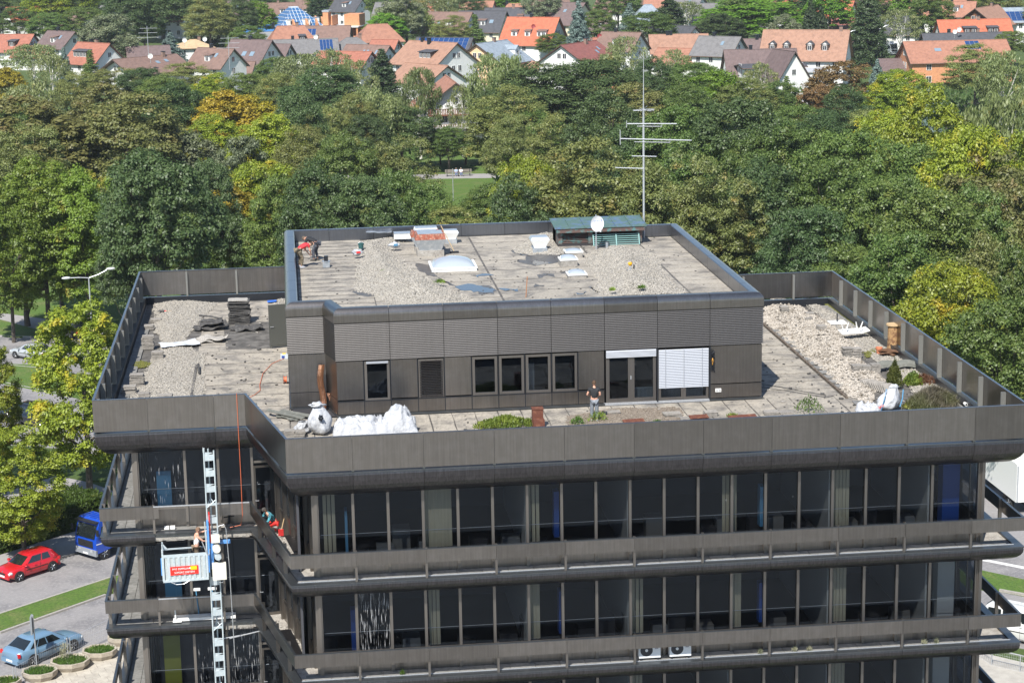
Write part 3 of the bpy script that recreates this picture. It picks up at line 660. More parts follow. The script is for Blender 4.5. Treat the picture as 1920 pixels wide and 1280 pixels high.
darkw = mat('dark_work_trousers', (.05,.055,.07), .8, 0, (10,(.2,.2,.22),.55,.65)); whitec = mat('white_cotton', (.75,.76,.75), .8); brownt = mat('brown_work_trousers', (.13,.095,.06), .85, 0, (8,(.22,.17,.12),.5,.65))
redt = mat('red_work_trousers', (.60,.03,.025), .7)
plaid = mat('teal_plaid_shirt', (.05,.33,.42), .8)
def _plaid():
    t = plaid.node_tree; N = t.nodes; L = t.links; tc = N.new('ShaderNodeTexCoord'); ck = N.new('ShaderNodeTexChecker'); ck.inputs['Scale'].default_value = 22
    ck.inputs[1].default_value = (.10,.42,.52,1); ck.inputs[2].default_value = (.01,.03,.05,1); L.new(tc.outputs['Object'], ck.inputs[0]); L.new(ck.outputs[0], N['Principled BSDF'].inputs['Base Color'])
_plaid()
p = at(566,501,HV+.02); person('man in red shirt and camouflage trousers bending down by the corner of the upper roof', (p.x,p.y,HV+.01), R(-62), BEND, redc, camo, (.10,.06,.04), .5, shoel)
p = at(590,488,HV+.02); person('man in black shirt bending towards the man in red on the upper roof', (p.x,p.y,HV+.01), R(62), BEND, blackc, darkw, (.14,.10,.07), .9)
person('man in black T-shirt and grey jeans standing with his back turned on the terrace', (7.62,7.0,.05), R(-5), dict(STAND, wrL=(-.20,.20,1.10), elL=(-.30,-.02,1.15)), blackc, greyj, (.10,.055,.03), .5, shoel)
person('man in white vest and brown trousers standing in the hoist cage', (-9.08,6.5,-5.28), R(-75), REACH, whitec, brownt, (.22,.13,.08), .5, vest=True)
person('kneeling man in teal plaid shirt and red trousers on the balcony', (-5.92,6.55,-4.0), R(118), KNEEL, plaid, redt, (.07,.06,.055), 1.6)
# ================================================================== things on the terrace
slabm = mat('old_concrete_slab', (.27,.25,.225), .9, 0, (6,(.16,.15,.135),.42,.68), (40,(.42,.40,.37),.52,.7), jit=.14, bump=(30,.6,.02))
def stack(label, u, v, n, w=.42, cols=1, rz=0, th=.045, z=.05, group='stacks of old paving slabs', lean=.03, d=.42):
    p = at(u, v, z); t = thing('slab_stack', label, 'stack of slabs', (p.x, p.y+d/2, z), rz, group)
    me = MB().box(-w/2,w/2,-d/2,d/2,0,th-.008).mesh('slab', slabm)
    for c in range(cols):
        for k in range(n-(c%2)):
            ob('slab', me, t, ((c-(cols-1)/2)*(w+.02)+rnd.uniform(-lean,lean), rnd.uniform(-lean,lean)*.7, k*th), rnd.uniform(-.06,.06))
    return t
P1 = lambda x, y: (170+x/4.925, 500+y/4.925)
P3 = lambda x, y: (1420+x/4.92, 540+y/4.92)
stack('small stack of slabs topmost in the row along the left terrace edge', *P1(605,515), 4, .55)
stack('short stack of brownish slabs just above the tallest stack on the left', *P1(540,582), 5, .5)
stack('tallest stack of slabs on the left terrace with a dark mat leaning on it', *P1(530,765), 15, .56)
stack('stack of slabs right of and below the tallest one on the left terrace', *P1(618,862), 9, .54)
stack('leaning stack of slabs with a pale topmost slab, left terrace', *P1(430,1110), 13, .6, lean=.045)
stack('low wide stack of slabs next to the front left corner of the terrace', *P1(355,1178), 8, .62, lean=.05)
stack('two weathered blocks just inside the front left parapet', *P1(490,1205), 4, .5)
stack('single low slab right against the front left parapet', *P1(685,1205), 2, .6)
stack('narrow stack of slabs beside the rear rubble on the right terrace', *P3(258,250), 10, .42)
stack('short stack with moss on top behind the pale pair of slabs, right terrace', *P3(495,262), 4, .42)
stack('pair of pale slabs half sunk in the rubble of the right terrace', *P3(475,318), 5, .42)
stack('stack of slabs with grass clumps beside it in the middle of the right rubble', *P3(600,415), 8, .42)
stack('double stack of slabs directly in front of the upturned white chair', *P3(880,655), 12, .42, cols=2, lean=.03)
stack('triple row of slabs stacked behind the toppled slabs', *P3(1010,790), 9, .42, cols=3, lean=.015)
stack('stack of flat pale slabs by the parapet below the penthouse corner', 1462, 777, 3, .62, cols=2)
stack('pile of mossy slabs lying on the terrace in front of the lowered blind', 1262, 783, 4, .75, cols=1, lean=.06)
stack('pale thin slabs behind the front parapet right of the mossy pile', 1300, 788, 2, .5, cols=2, lean=.06)
stack('single block on the parapet side right of the pale thin slabs', 1334, 780, 4, .55)
stack('small slab pile on the terrace right of the standing man', 1150, 778, 3, .6)
stack('slabs stacked behind the parapet left of the white rubble bags', *(360+770/4, 530+1165/4), 7, .42, cols=2)
# toppled slabs
t = thing('slab_stack', 'row of toppled slabs leaning like fallen dominoes on the right terrace', 'stack of slabs', (*at(*P3(1150,930),.05).xy, .05), R(20))
me = MB().box(-.25,.25,-.02,.02,0,.45).mesh('slab', slabm)
for k in range(11): ob('slab', me, t, (-.3+.012*k, .55-.14*k, .0), rot=(R(-50+k*1.5), 0, rnd.uniform(-.1,.1)))
# gravel and rubble
gravm = mat('pale_gravel', (.385,.355,.305), .95, 0, (11,(.15,.14,.125),.45,.62), (18,(.52,.49,.44),.50,.64), bump=(12,1.0,.14))
rubm = mat('whitish_rubble', (.40,.36,.31), .95, 0, (2.2,(.15,.125,.095),.48,.62), (11,(.56,.52,.46),.47,.66), bump=(9,1.0,.16))
def inside(x, y, poly):
    c = False; n = len(poly)
    for i in range(n):
        x1, y1 = poly[i]; x2, y2 = poly[i-1]
        if (y1 > y) != (y2 > y) and x < (x2-x1)*(y-y1)/(y2-y1)+x1: c = not c
    return c
def edist(x, y, poly):
    b = 9e9
    for i in range(len(poly)):
        x1, y1 = poly[i-1]; x2, y2 = poly[i]; dx, dy = x2-x1, y2-y1; q = max(0, min(1, ((x-x1)*dx+(y-y1)*dy)/(dx*dx+dy*dy+1e-9)))
        b = min(b, math.hypot(x-x1-q*dx, y-y1-q*dy))
    return b
from mathutils import noise as mn
def mound(name, poly, z, h, fall, m, stones=0, step=.16, rough=.04, ssz=(.025,.06), label=None, bumps=.0, seed=1):
    xs = [p[0] for p in poly]; ys = [p[1] for p in poly]; x0, x1, y0, y1 = min(xs)-.2, max(xs)+.2, min(ys)-.2, max(ys)+.2
    nx, ny = int((x1-x0)/step)+1, int((y1-y0)/step)+1; H = {}; mb = MB(); V = {}
    def hh(x, y):
        w = mn.noise(Vector((x*1.1, y*1.1, seed)))*.25
        if not inside(x+w*.6, y+w, poly): return None
        d = edist(x+w*.6, y+w, poly); k = min(1, d/fall); k = k*k*(3-2*k)
        return z+.004+h*k*(.75+.5*mn.noise(Vector((x*.5,y*.5,seed+3))))+bumps*k*max(0, mn.noise(Vector((x*1.3,y*1.3,seed+8))))+rough*k*mn.noise(Vector((x*6,y*6,seed)))
    for i in range(nx):
        for j in range(ny):
            x, y = x0+i*step, y0+j*step; q = hh(x, y)
            if q is not None: V[i,j] = len(mb.v); mb.v.append((x, y, max(z+.003, q)))
    for i in range(nx-1):
        for j in range(ny-1):
            k = [(i,j),(i+1,j),(i+1,j+1),(i,j+1)]
            if all(q in V for q in k): mb.f.append([V[q] for q in k]); mb.mi.append(0)
            elif sum(q in V for q in k) == 3: mb.f.append([V[q] for q in k if q in V]); mb.mi.append(0)
    r2 = random.Random(seed); n = 0; tries = 0
    while n < stones and tries < stones*4:
        tries += 1; x, y = r2.uniform(x0, x1), r2.uniform(y0, y1); q = hh(x, y)
        if q is None: continue
        s = r2.uniform(*ssz); n += 1
        P = [(x+s*r2.uniform(.6,1.2)*math.cos(a), y+s*r2.uniform(.6,1.2)*math.sin(a), q+s*r2.uniform(-.3,.3)) for a in (0.3,1.9,3.4,5.0)]
        mb.add(P+[(x,y,q+s*r2.uniform(.5,1)),(x,y,q-s*.6)], [(0,1,4),(1,2,4),(2,3,4),(3,0,4)])
    o = mb.build(name, m, None, smooth=False); kind(o, 'stuff')
    o['label'] = label; o['category'] = 'gravel'; return o
A = lambda pts, z: [tuple(at(u, v, z).xy) for u, v in pts]
mound('gravel', A([P1(600,320),P1(950,310),P1(1180,330),P1(1100,420),P1(900,640),P1(930,740),P1(1060,820),P1(1050,1190),P1(340,1215),P1(470,1010),P1(560,850),P1(640,700),P1(560,520)],.05), .045, .16, .9, gravm, 7000, label='pale grey gravel spread over the left part of the terrace', ssz=(.025,.055))
mound('gravel', A([(505,565),(536,557),(536,592),(506,600)],.05), .045, .08, .6, gravm, 500, label='small patch of gravel behind the open steel door', seed=4)
def Z6(x, y): return (500+x/4.74, 400+y/4.74)
def Z7(x, y): return (900+x/4.74, 390+y/4.74)
mound('gravel', A([Z6(860,230),Z6(1060,200),Z6(1150,180),Z6(1260,215),Z6(1130,290),Z6(1240,420),Z6(1340,520),Z6(1560,600),Z6(1690,680),Z6(1820,745),Z6(1700,800),Z6(1090,800),Z6(1060,760),Z6(760,670),Z6(790,560),Z6(790,400),Z6(760,300)],HV+.1), HV, .62, 2.0, gravm, 7000, label='long heap of pale gravel on the upper roof left of the domed skylight', seed=2)
mound('gravel', A([Z7(940,400),Z7(1000,370),Z7(1350,350),Z7(1490,345),Z7(1570,400),Z7(1640,560),Z7(1740,660),Z7(1860,735),Z7(1400,755),Z7(1060,760),Z7(990,690),Z7(1060,620),Z7(1000,560),Z7(930,480)],HV+.1), HV, .50, 1.8, gravm, 6000, label='broad heap of pale gravel on the upper roof in front of the copper shed', seed=3)
mound('gravel', A([Z7(440,250),Z7(550,200),Z7(640,205),Z7(680,330),Z7(780,380),Z7(760,400),Z7(560,400),Z7(300,390),Z7(280,350)],HV+.1), HV, .40, 1.3, gravm, 1500, label='small gravel heap around the white roof vent', seed=5)
mound('rubble', A([P3(60,170),P3(130,85),P3(290,100),P3(420,170),P3(560,250),P3(700,330),P3(780,440),P3(960,520),P3(960,660),P3(1120,780),P3(1190,850),P3(1080,960),P3(1060,1060),P3(840,990),P3(620,760),P3(400,600),P3(200,420),P3(60,300)],.1), .045, .14, .7, rubm, 9000, rough=.14, bumps=.16, ssz=(.03,.10), label='uneven strip of whitish rubble running along the right terrace', seed=6)
mound('gravel', A([P3(440,140),P3(560,130),P3(900,330),P3(1230,540),P3(1400,660),P3(1600,800),P3(1800,960),P3(1500,1000),P3(1200,760),P3(960,560),P3(760,420)],.1), .045, .07, .4, gravm, 3500, label='thin pale gravel between the rubble and the kerb of the right terrace', ssz=(.03,.06), seed=15)
mound('rubble', A([(1060,780),(1150,765),(1280,762),(1290,800),(1060,812)],.05), .045, .07, .5, mat('brown_soil',(.20,.165,.13),.95,0,(14,(.09,.07,.05),.45,.65),(30,(.45,.42,.37),.55,.7)), 1200, label='thin layer of brown soil and grit around the standing man', seed=7)
mossm = mat('moss', (.10,.12,.02), .95, 0, (20,(.22,.17,.05),.45,.7), bump=(40,1,.04))
for k, (pts, lb) in enumerate((([P1(370,880),P1(470,860),P1(560,880),P1(540,915),P1(420,930),P1(365,915)], 'largest moss patch on the gravel of the left terrace'), ([P3(520,110),P3(680,110),P3(900,290),P3(1180,470),P3(1240,540),P3(1140,500),P3(960,400),P3(760,240)], 'yellow green moss strip along the kerb of the right terrace'),
    ([P3(1150,690),P3(1330,640),P3(1500,760),P3(1700,900),P3(1800,1040),P3(1650,1000),P3(1400,830)],'moss strip below the bark heap, right terrace'),([P3(560,470),P3(720,470),P3(900,600),P3(760,640)],'brownish moss in the middle of the right terrace rubble'),([P3(960,590),P3(1100,530),P3(1180,580),P3(1000,640)], 'moss patch left of the tree stump'), ([P1(800,510),P1(870,495),P1(850,520)], 'tiny moss patch right of the topmost slab stack'))):
    o = mound('moss', A(pts,.1), .05, .05, .25, mossm, 200, label=lb, seed=20+k); o['category'] = 'moss'
# ---- dark bitumen mats
matm = mat('torn_bitumen_mat', (.055,.053,.052), .85, 0, (5,(.15,.145,.135),.5,.75), bump=(14,.6,.04)); mattop = mat('gritted_mat_top', (.36,.34,.31), .95, 0, (20,(.15,.14,.13),.5,.7))
t = thing('mat_stack', 'tall stack of torn dark roofing mats beside the open steel door', 'stack of mats', (-7.55,30.3,.05))
def sheet(w, d, amp, seed, th=.02, curl=0):
    def f(i, j):
        x, y = (i-.5)*w*(1+.04*math.sin(9*j+seed)), (j-.5)*d*(1+.04*math.sin(7*i+seed*2)); z = amp*(mn.noise(Vector((x*1.2,y*1.2,seed)))+.4*mn.noise(Vector((x*3,y*3,seed+5))))+curl*max(0,abs(i-.5)-.25)**2*8
        return (x, y, z)
    m = MB(); m.grid(f, 12, 8); m.grid(lambda i,j: tuple(Vector(f(i,j))-Vector((0,0,th))), 12, 8)
    n = 12; 
    for (fa) in (lambda q: (q,0), lambda q: (q,1), lambda q: (0,q), lambda q: (1,q)):
        for k in range(n):
            a = f(*fa(k/n)); b = f(*fa((k+1)/n)); m.quad(a, b, (b[0],b[1],b[2]-th), (a[0],a[1],a[2]-th))
    return m
mm = [sheet(1.05,.8,.05,s,.045,curl=.02*s).mesh('mat', matm) for s in range(4)]
for k in range(17):
    ob('mat', mm[k%4], t, (rnd.uniform(-.06,.06)+(0.03 if k > 8 else .06), (0 if k > 8 else -.12)+rnd.uniform(-.05,.05), .06+k*.068), rnd.uniform(-.07,.07)+(math.pi if k%3 == 0 else 0))
sheet(1.0,.8,.02,9,.03).build('mat', mattop, t, loc=(0,0,.06+17*.068))
for u, v, n, lb, dz in ((395,617,5,'loose heap of torn mats with a rolled one on top, left terrace',.0),(462,620,2,'wavy dark mats in front of the tall mat stack',.0),(395,640,2,'grey gritted mats lying flat below the torn heap',.0)):
    q = at(u,v,.05); t = thing('mat_pile', lb, 'pile of mats', (q.x,q.y,.06))
    for k in range(n): sheet(1.5-.1*k,.9,.22 if n != 2 else .3,u+k,.03).build('mat', mattop if 'gritted' in lb else matm, t, loc=(rnd.uniform(-.2,.2),rnd.uniform(-.3,.3),.08+k*.09), rz=rnd.uniform(-.4,.4))
    if n == 5: MB().tube([(-.6,.9,.55),(0,.8,.5),(.5,.5,.42)],.05,7).build('rolled_mat', matm, t)
whm = mat('white_plastic_sheet', (.55,.57,.60), .45, bump=(6,.5,.05))
q = at(*P1(820,725),.1); tag(sheet(1.9,1.1,.10,55,.01).build('plastic_sheet', whm, None, loc=(q.x,q.y,.20), rz=R(20)), 'crumpled white plastic sheet lying on the gravel, left terrace', 'sheet')
q = at(*P1(1003,985),.1); tag(MB().tube([(0,-.2,.05),(-.03,.5,.09),(-.08,1.3,.14)],.05,8).build('roofing_roll', matm, None, loc=(q.x,q.y,.12)), 'thin dark roll of felt lying on the gravel near the kerb', 'roll')
q = at(*P1(700,425),.1); t = thing('shovel', 'shovel with red socket and wooden handle lying on the gravel', 'shovel', (q.x,q.y,.16), R(-25))
wood = mat('pale_wood', (.50,.36,.20), .7); redp = mat('red_plastic', (.60,.03,.03), .4)
MB().tube([(-.05,0,.03),(.75,0,.03)],.018,6).build('handle', wood, t); MB().tube([(-.1,0,.03),(.0,0,.03)],.04,6).build('socket', redp, t); MB().obox((-.3,0,.03),(.34,.28,.02),rx=.1).build('blade', matm, t)
q = at(508+2,566,.1); tag(sheet(.5,.3,.1,3,.03).build('blue_cloth', mat('blue_cloth',(.02,.12,.5),.7), None, loc=(q.x,q.y,.16)), 'blue cloth dropped on the gravel behind the steel door', 'cloth')
q = at(533,672,.05); t = thing('tool_case', 'blue and white tool case with yellow handle beside the penthouse wall', 'tool case', (q.x,q.y,.05)); MB().box(-.18,.18,-.1,.1,.0,.22).build('case', mat('light_case',(.45,.5,.55)), t); MB().box(-.12,.02,-.115,-.1,.05,.16).build('blue_panel', blue, t); MB().box(-.08,.08,-.03,.03,.22,.27).build('handle', mat('yellow_plastic',(.7,.45,.03)), t)
q = at(535,718,.05); orange = mat('orange_plastic', (.55,.13,.05), .5)
t = thing('cable_reel', 'orange cable reel standing against the penthouse wall', 'cable reel', (q.x,q.y,.22)); MB().lathe([(.12,-.07),(.19,-.07),(.19,-.06),(.12,-.05),(.12,.05),(.19,.06),(.19,.07),(.12,.07)],16,ax='x').build('drum', orange, t); MB().box(-.1,.1,-.03,.03,-.2,-.15).box(-.1,-.085,-.02,.02,-.2,.22).box(.085,.1,-.02,.02,-.2,.22).build('stand', edge, t)
pts = [at(u,v,.06) for u,v in ((533,672),(510,682),(493,700),(487,722),(488,732),(478,740),(463,748))]
cable = thing('cable', 'orange power cable running from the penthouse over the parapet and down the facade', 'cable'); pts = [(p.x,p.y,.075) for p in pts]
MB().tube(pts,.014,5).build('terrace_run', orange, cable)
MB().tube([(-7.15,7.50,1.80),(-7.15,7.38,1.82),(-7.15,7.36,.4),(-7.14,7.37,-1.5),(-7.15,7.4,-3.4),(-7.25,7.7,-3.9),(-7.7,7.7,-3.98)],.013,6).build('hanging_run', orange, cable)
MB().tube([pts[-1],(-7.1,7.6,.6),(-7.15,7.50,1.80)],.014,5).build('climbing_run', orange, cable)
copper = mat('bright_copper_sheet', (.85,.40,.22), .28, 1.0, (4,(.55,.25,.15),.5,.7), bump=(5,.6,.06))
t = thing('copper_sheet', 'tall bent strip of bright copper leaning in the corner of the penthouse', 'copper sheet', (-3.62,10.95,.05))
MB().grid(lambda i,j: (-.13+.26*i+.05*math.sin(7*j), -.05*math.sin(math.pi*i)+.3*j-.2+.05*math.sin(5*j), 2.0*j), 4, 12).build('strip', copper, t)
MB().grid(lambda i,j: (.20+.12*i+.25*(1-j), -.1+.1*j, .75*j), 2, 3).build('offcut', copper, t)
# white rubble bags
bagm = mat('white_bag_fabric', (.41,.425,.45), .6, 0, (3,(.28,.30,.34),.5,.75), bump=(5,.7,.10))
def lump(mb, c, r, seed, amp=.22, nu=14, nv=20):
    c = Vector(c)
    def f(i, j):
        th = math.pi*i; ph = 2*math.pi*j; d = Vector((math.sin(th)*math.cos(ph), math.sin(th)*math.sin(ph), math.cos(th)))
        k = 1+amp*mn.noise(d*1.7+Vector((seed,0,0)))*1.6-amp*.9*abs(mn.noise(d*3.2+Vector((0,seed,0))))-amp*.35*abs(mn.noise(d*8+Vector((0,seed,3))))
        p = Vector((d.x*r[0]*k, d.y*r[1]*k, d.z*r[2]*k)); return tuple(c+p)
    return mb.grid(f, nu, nv)
def bagmesh(mb, c, W_, D_, H_, seed, lean=0.0, tie=True):
    """slumped sack: wide bottom, pleats running up to a gathered neck"""
    c = Vector(c)
    def f(i, j):
        a = 2*math.pi*j; z = i; r = (1-.15*z)*(math.sin(min(1,z*3.2)*math.pi/2)**.5 if z < .3 else 1)*(1-.62*max(0,(z-.45)/.55)**1.3 if tie else 1-.35*z)
        pl = 1+.35*mn.noise(Vector((math.cos(a)*1.2,math.sin(a)*1.2,seed+z*1.6)))-.20*abs(mn.noise(Vector((math.cos(a)*2.2,math.sin(a)*2.2,seed+z*1.7))))*2-.12*abs(mn.noise(Vector((math.cos(a)*6,math.sin(a)*6,seed+z*1.5))))*2
        return tuple(c+Vector((math.cos(a)*W_*r*pl+lean*z*z, math.sin(a)*D_*r*pl, H_*z*(1+.06*mn.noise(Vector((a,seed,0)))))))
    return mb.grid(f, 22, 48)
def drape(mb, c, L_, D_, hfn, seed, nu=70, nv=26):
    """crumpled sheet heap: height profile along x with creases"""
    c = Vector(c)
    def f(i, j):
        x = (i-.5)*L_; s = 2*j-1; H_ = hfn(i); e = max(0,1-abs(s)**2.4)**.6*max(0,1-abs(2*i-1)**8)**.5
        cr = .30*(.55-2.6*abs(mn.noise(Vector((x*1.1+s*.9,s*1.5-x*.5,seed)))))+.22*(.45-2.4*abs(mn.noise(Vector((x*2.8-s*1.2,s*3+x,seed+4)))))
        return tuple(c+Vector((x+.06*mn.noise(Vector((x*2,s*2,seed+7))), s*D_*(1+.12*mn.noise(Vector((x*1.6,seed,s)))), max(.0,H_*e*(1+.25*mn.noise(Vector((x*1.7,s*1.2,seed+2))))+cr*e**.5))))
    return mb.grid(f, nu, nv)
t = thing('rubble_bag', 'full white rubble bag with dark hole, left of the long tarpaulin', 'rubble bag', (-3.78,7.0,.05)); m = MB()
bagmesh(m,(0,0,0),.58,.5,1.25,3,-.10); m.build('bag', bagm, t, smooth=True); m = MB(); lump(m,(-.10,-.02,1.25),(.30,.2,.12),8,.5,14,20); m.build('gathered_neck', bagm, t, smooth=True); m = MB(); lump(m,(.02,-.46,.80),(.10,.06,.14),2).build('hole', edge, t)
t = thing('rubble_bag', 'small slumped white bag left of the full rubble bag', 'rubble bag', (-4.60,7.25,.05)); m = MB(); bagmesh(m,(0,0,0),.42,.36,.5,12,.12,False); m.build('bag', bagm, t, smooth=True)
t = thing('tarpaulin', 'long crumpled white tarpaulin heap lying behind the front parapet', 'tarpaulin', (-1.55,7.05,.05)); m = MB()
drape(m,(0,0,0),3.5,.62,lambda i: .42+.08*math.sin(9*i)+.55*max(0,(i-.35)/.5)**1.2 if i < .82 else .97-3.0*(i-.82),5); m.build('fabric', bagm, t, smooth=True)
m = MB(); bagmesh(m,(1.42,-.25,0),.36,.3,.62,7,.05,False); m.build('bag_end', bagm, t, smooth=True)
greyb = mat('weathered_board', (.13,.135,.12), .85, 0, (5,(.2,.2,.18),.5,.7))
t = thing('board_pile', 'weathered boards and shards lying by the penthouse corner, left of the bags', 'boards', (*at(540,785,.05).xy,.06))
for k, (x,y,z,l,w_,rz) in enumerate(((-.1,.1,.18,1.9,.22,-.42),(.35,.3,.14,1.5,.25,-.30),(.1,-.1,.06,.9,.2,-.5),(-.2,.3,.05,.6,.3,.2),(.2,-.25,.05,.4,.3,.9))): MB().obox((x,y,z),(l,w_,.04),R(-12)+rz,.1,.08).build('board', greyb, t)
# ---- planting and boxes on the front terrace
rust = mat('rusty_steel', (.13,.045,.028), .8, 0.2, (6,(.25,.11,.06),.5,.7), bump=(18,.6,.02))
t = thing('rusty_box', 'rust brown steel post box standing at the right end of the creeping shrub', 'steel box', (*at(1008,800,.05).xy,.05)); MB().box(-.22,.22,-.2,.2,0,.78).build('box', rust, t); MB().box(-.24,.24,-.22,.22,.78,.82).build('lid', rust, t); MB().box(-.2,.24,-.5,-.21,.0,.42).build('front_block', rust, t)
for u, v, w_, lb in ((1188,792,.9,'rusty plate lying behind the parapet right of the standing man'),(1310,784,.8,'rusty sheet lying on the pale thin slabs'),(1392,784,1.2,'rusty strip against the parapet left of the flat pale slabs')):
    q = at(u,v,.1); t2 = MB().obox((0,0,0),(w_,.35,.03),.08,.15).build('rusty_plate', rust, None, loc=(q.x,q.y,.18)); tag(t2, lb, 'metal plate')
# bushes
L_green = leafmat('shrub_green', (.10,.17,.03), (.27,.36,.06), (.38,.40,.08)); L_thuja = leafmat('thuja_green', (.05,.07,.015), (.12,.14,.03), (.16,.12,.04)); L_brown = leafmat('dry_brush', (.13,.11,.075), (.25,.215,.16), (.15,.16,.06), .6)
L_heath = leafmat('yellow_moss_shrub', (.13,.14,.02), (.24,.25,.05), (.2,.18,.04)); L_grass = leafmat('grass_blade', (.05,.11,.015), (.13,.22,.035), (.24,.25,.08))
def tuft(n, fn, ln, m, seed, wd=.02, name='blades'):
    r2 = random.Random(seed); mb = MB()
    for k in range(n):
        c = fn(r2); d = Vector((r2.gauss(0,.5), r2.gauss(0,.5), r2.uniform(.3,1.2))).normalized(); a = d.cross(Vector((r2.random(),r2.random(),r2.random()))).normalized(); l = ln*r2.uniform(.6,1.3)
        c = Vector(c); mb.add([c-a*wd, c+a*wd, c+d*l+a*wd*.3, c+d*l-a*wd*.3], [(0,1,2,3)])
    return mb.mesh(name, m)
def bush(name, label, cat, loc, rx, ry, rz_, n, m, seed, ln=.10, wd=.03, stem=True):
    t = thing(name, label, cat, loc)
    def f(r):
        a = r.uniform(0,6.283); q = r.random()**.5; h = r.uniform(.1,1)
        k = math.sqrt(max(0,1-h*h)) if h > .3 else .95
        return (rx*k*q*math.cos(a), ry*k*q*math.sin(a), rz_*h*(1-.25*q*q)*(.8+.3*mn.noise(Vector((a*1.3,q*3,seed)))))
    ob('foliage', tuft(n, f, ln, m, seed, wd), t)
    if stem: MB().tube([(0,0,0),(.02,0,rz_*.6)],.02,5).build('stem', bark, t)
    return t
bush('creeping_shrub', 'bright green creeping shrub left of the rusty box', 'shrub', (*at(948,800,.05).xy,.05), 1.45,.6,.55, 2600, L_green, 1)
bush('thuja_bush', 'narrow upright thuja behind the white bag on the right terrace', 'thuja', (*at(*P3(1262,920),.05).xy,.05), .38,.38,1.45, 3000, L_thuja, 2, .09, .02)
bush('dry_bush', 'wide grey brown dry bush in the front right corner of the terrace', 'bush', (*at(1748,765,.05).xy,.05), 1.2,.9,1.05, 6500, L_brown, 3, .20, .011)
bush('green_bush', 'small light green bush between the thuja and the dry bush', 'bush', (*at(1712,722,.05).xy,.05), .5,.5,.7, 1200, L_green, 4)
bush('red_heather', 'reddish dried heather behind the grey brown bush', 'bush', (*at(1730,722,.05).xy,.05), .7,.35,.6, 900, leafmat('reddish_heather',(.14,.05,.03),(.22,.09,.05),(.2,.12,.06)), 5, .1,.014)
bush('cushion_shrub', 'low yellow green cushion plant right of the white bag', 'shrub', (*at(1722,765,.05).xy,.05), .75,.5,.4, 1600, L_heath, 6)
for k, (u,v,s,lb) in enumerate(((1083,795,.35,'tuft of weeds behind the parapet left of the standing man'),(1120,790,.5,'tall weeds in front of the standing man'),(1232,795,.25,'small weeds near the mossy slab pile'),(1372,782,.25,'low weeds behind the parapet right of the single block'),
      (1516,772,.7,'leggy seedling with bright leaves on the right terrace'),(1540,785,.3,'low weeds by the parapet below the leggy seedling'),(718,463+50,.2,'small green tuft on the long gravel heap'),(825,531,.28,'bright green tuft at the foot of the long gravel heap'),(1203,541,.2,'small tuft on the gravel right of the yellow capped vent'),(1148,545,.15,'tiny tuft at the front edge of the right gravel heap'))):
    z = .05 if v > 545 or u > 1500 else HV+.1
    if u in (718,825,1203,1148): z = HV+.2
    q = at(u,v,z); bush('weed', lb, 'weed', (q.x,q.y,z), s,s*.7,s*1.1 if s > .3 else s*.6, int(300*s+60), L_green if k%2 else L_grass, 40+k, .12,.018, stem=s > .4)
# white bag with blue straps, right terrace
t = thing('big_bag', 'white big bag with blue lifting straps and red print on the right terrace', 'big bag', (*at(1663,768,.05).xy,.05)); m = MB(); bagmesh(m,(0,0,0),.60,.5,.95,21,.25); m.build('bag', bagm, t, smooth=True); m = MB(); lump(m,(.30,.05,.98),(.20,.08,.12),5,.3,12,18); m.build('gathered_neck', bagm, t, smooth=True); m = MB(); drape(m,(-.85,-.1,0),1.0,.35,lambda i:.22,9,24,14); m.build('loose_flap', bagm, t, smooth=True)
m = MB(); m.tube([(-.35,-.35,.1),(-.25,-.42,.55),(-.1,-.2,.95)],.025,5).tube([(.45,-.35,.2),(.6,-.2,.5),(.72,.1,.82)],.025,5).build('strap', ltblue, t)
textobj('BIG', .16, redp, t, (-.42,-.56,.30), (R(80),R(-35),0), 'red_print')
q = at(*P3(735,325),.1); t = thing('parasol_base', 'white parasol base with a short dark tube on the right terrace', 'parasol base', (q.x,q.y,.12)); MB().box(-.42,.42,-.35,.35,0,.07).build('base', white, t); MB().tube([(0,0,.07),(0,0,.5)],.03,8).build('tube', edge, t)
q = at(*P3(850,455),.15); t = thing('garden_chair', 'upturned white plastic garden chair on the right terrace rubble', 'chair', (q.x,q.y,.35), R(10))
MB().obox((0,0,.10),(1.0,.5,.05),0,.25).build('seat', white, t); MB().obox((.75,.1,.08),(.55,.5,.05),0,.2,-.2).build('backrest', white, t)
for x, dx in ((-.35,-.18),(-.25,.12),(.38,-.12),(.48,.15)): MB().tube([(x,-.1,.12),(x+dx,-.15,.58)],[.045,.025],6).build('leg', white, t)
q = at(*P3(1250,575),.05); t = thing('tree_stump', 'sawn section of tree trunk standing upright on the right terrace', 'trunk section', (q.x,q.y,.06)); MB().lathe([(.30,0),(.27,.3),(.26,1.15),(.28,1.22)],14).build('trunk', mat('split_wood',(.36,.22,.10),.85,0,(7,(.16,.08,.04),.45,.6),bump=(9,.7,.04)), t); MB().lathe([(.34,1.22),(.34,1.29)],14).build('top_slice', wood, t)
t = thing('bark_heap', 'heap of brown bark sheets and broken wood around the trunk section', 'bark', (q.x-.1,q.y-.9,.08))
for k in range(13): MB().obox((rnd.uniform(-.9,1.1),rnd.uniform(-.35,.35),.06+rnd.random()*.18),(rnd.uniform(.4,.8),.3,.03),rnd.uniform(-1,1),rnd.uniform(-.4,.4)).build('bark_sheet', mat('brown_bark_sheet',(.12,.06,.03),.9,0,(6,(.2,.12,.07),.5,.7)), t)
q = at(*P3(1122,615),.05); t = thing('flower_pot', 'small terracotta flower pot beside the bark heap', 'flower pot', (q.x,q.y,.08)); terra = mat('terracotta',(.52,.19,.10),.8); MB().lathe([(.10,0),(.15,.27)],14).build('pot', terra, t); MB().lathe([(.165,.26),(.17,.34),(.14,.34),(.13,.28)],14).build('rim', terra, t)
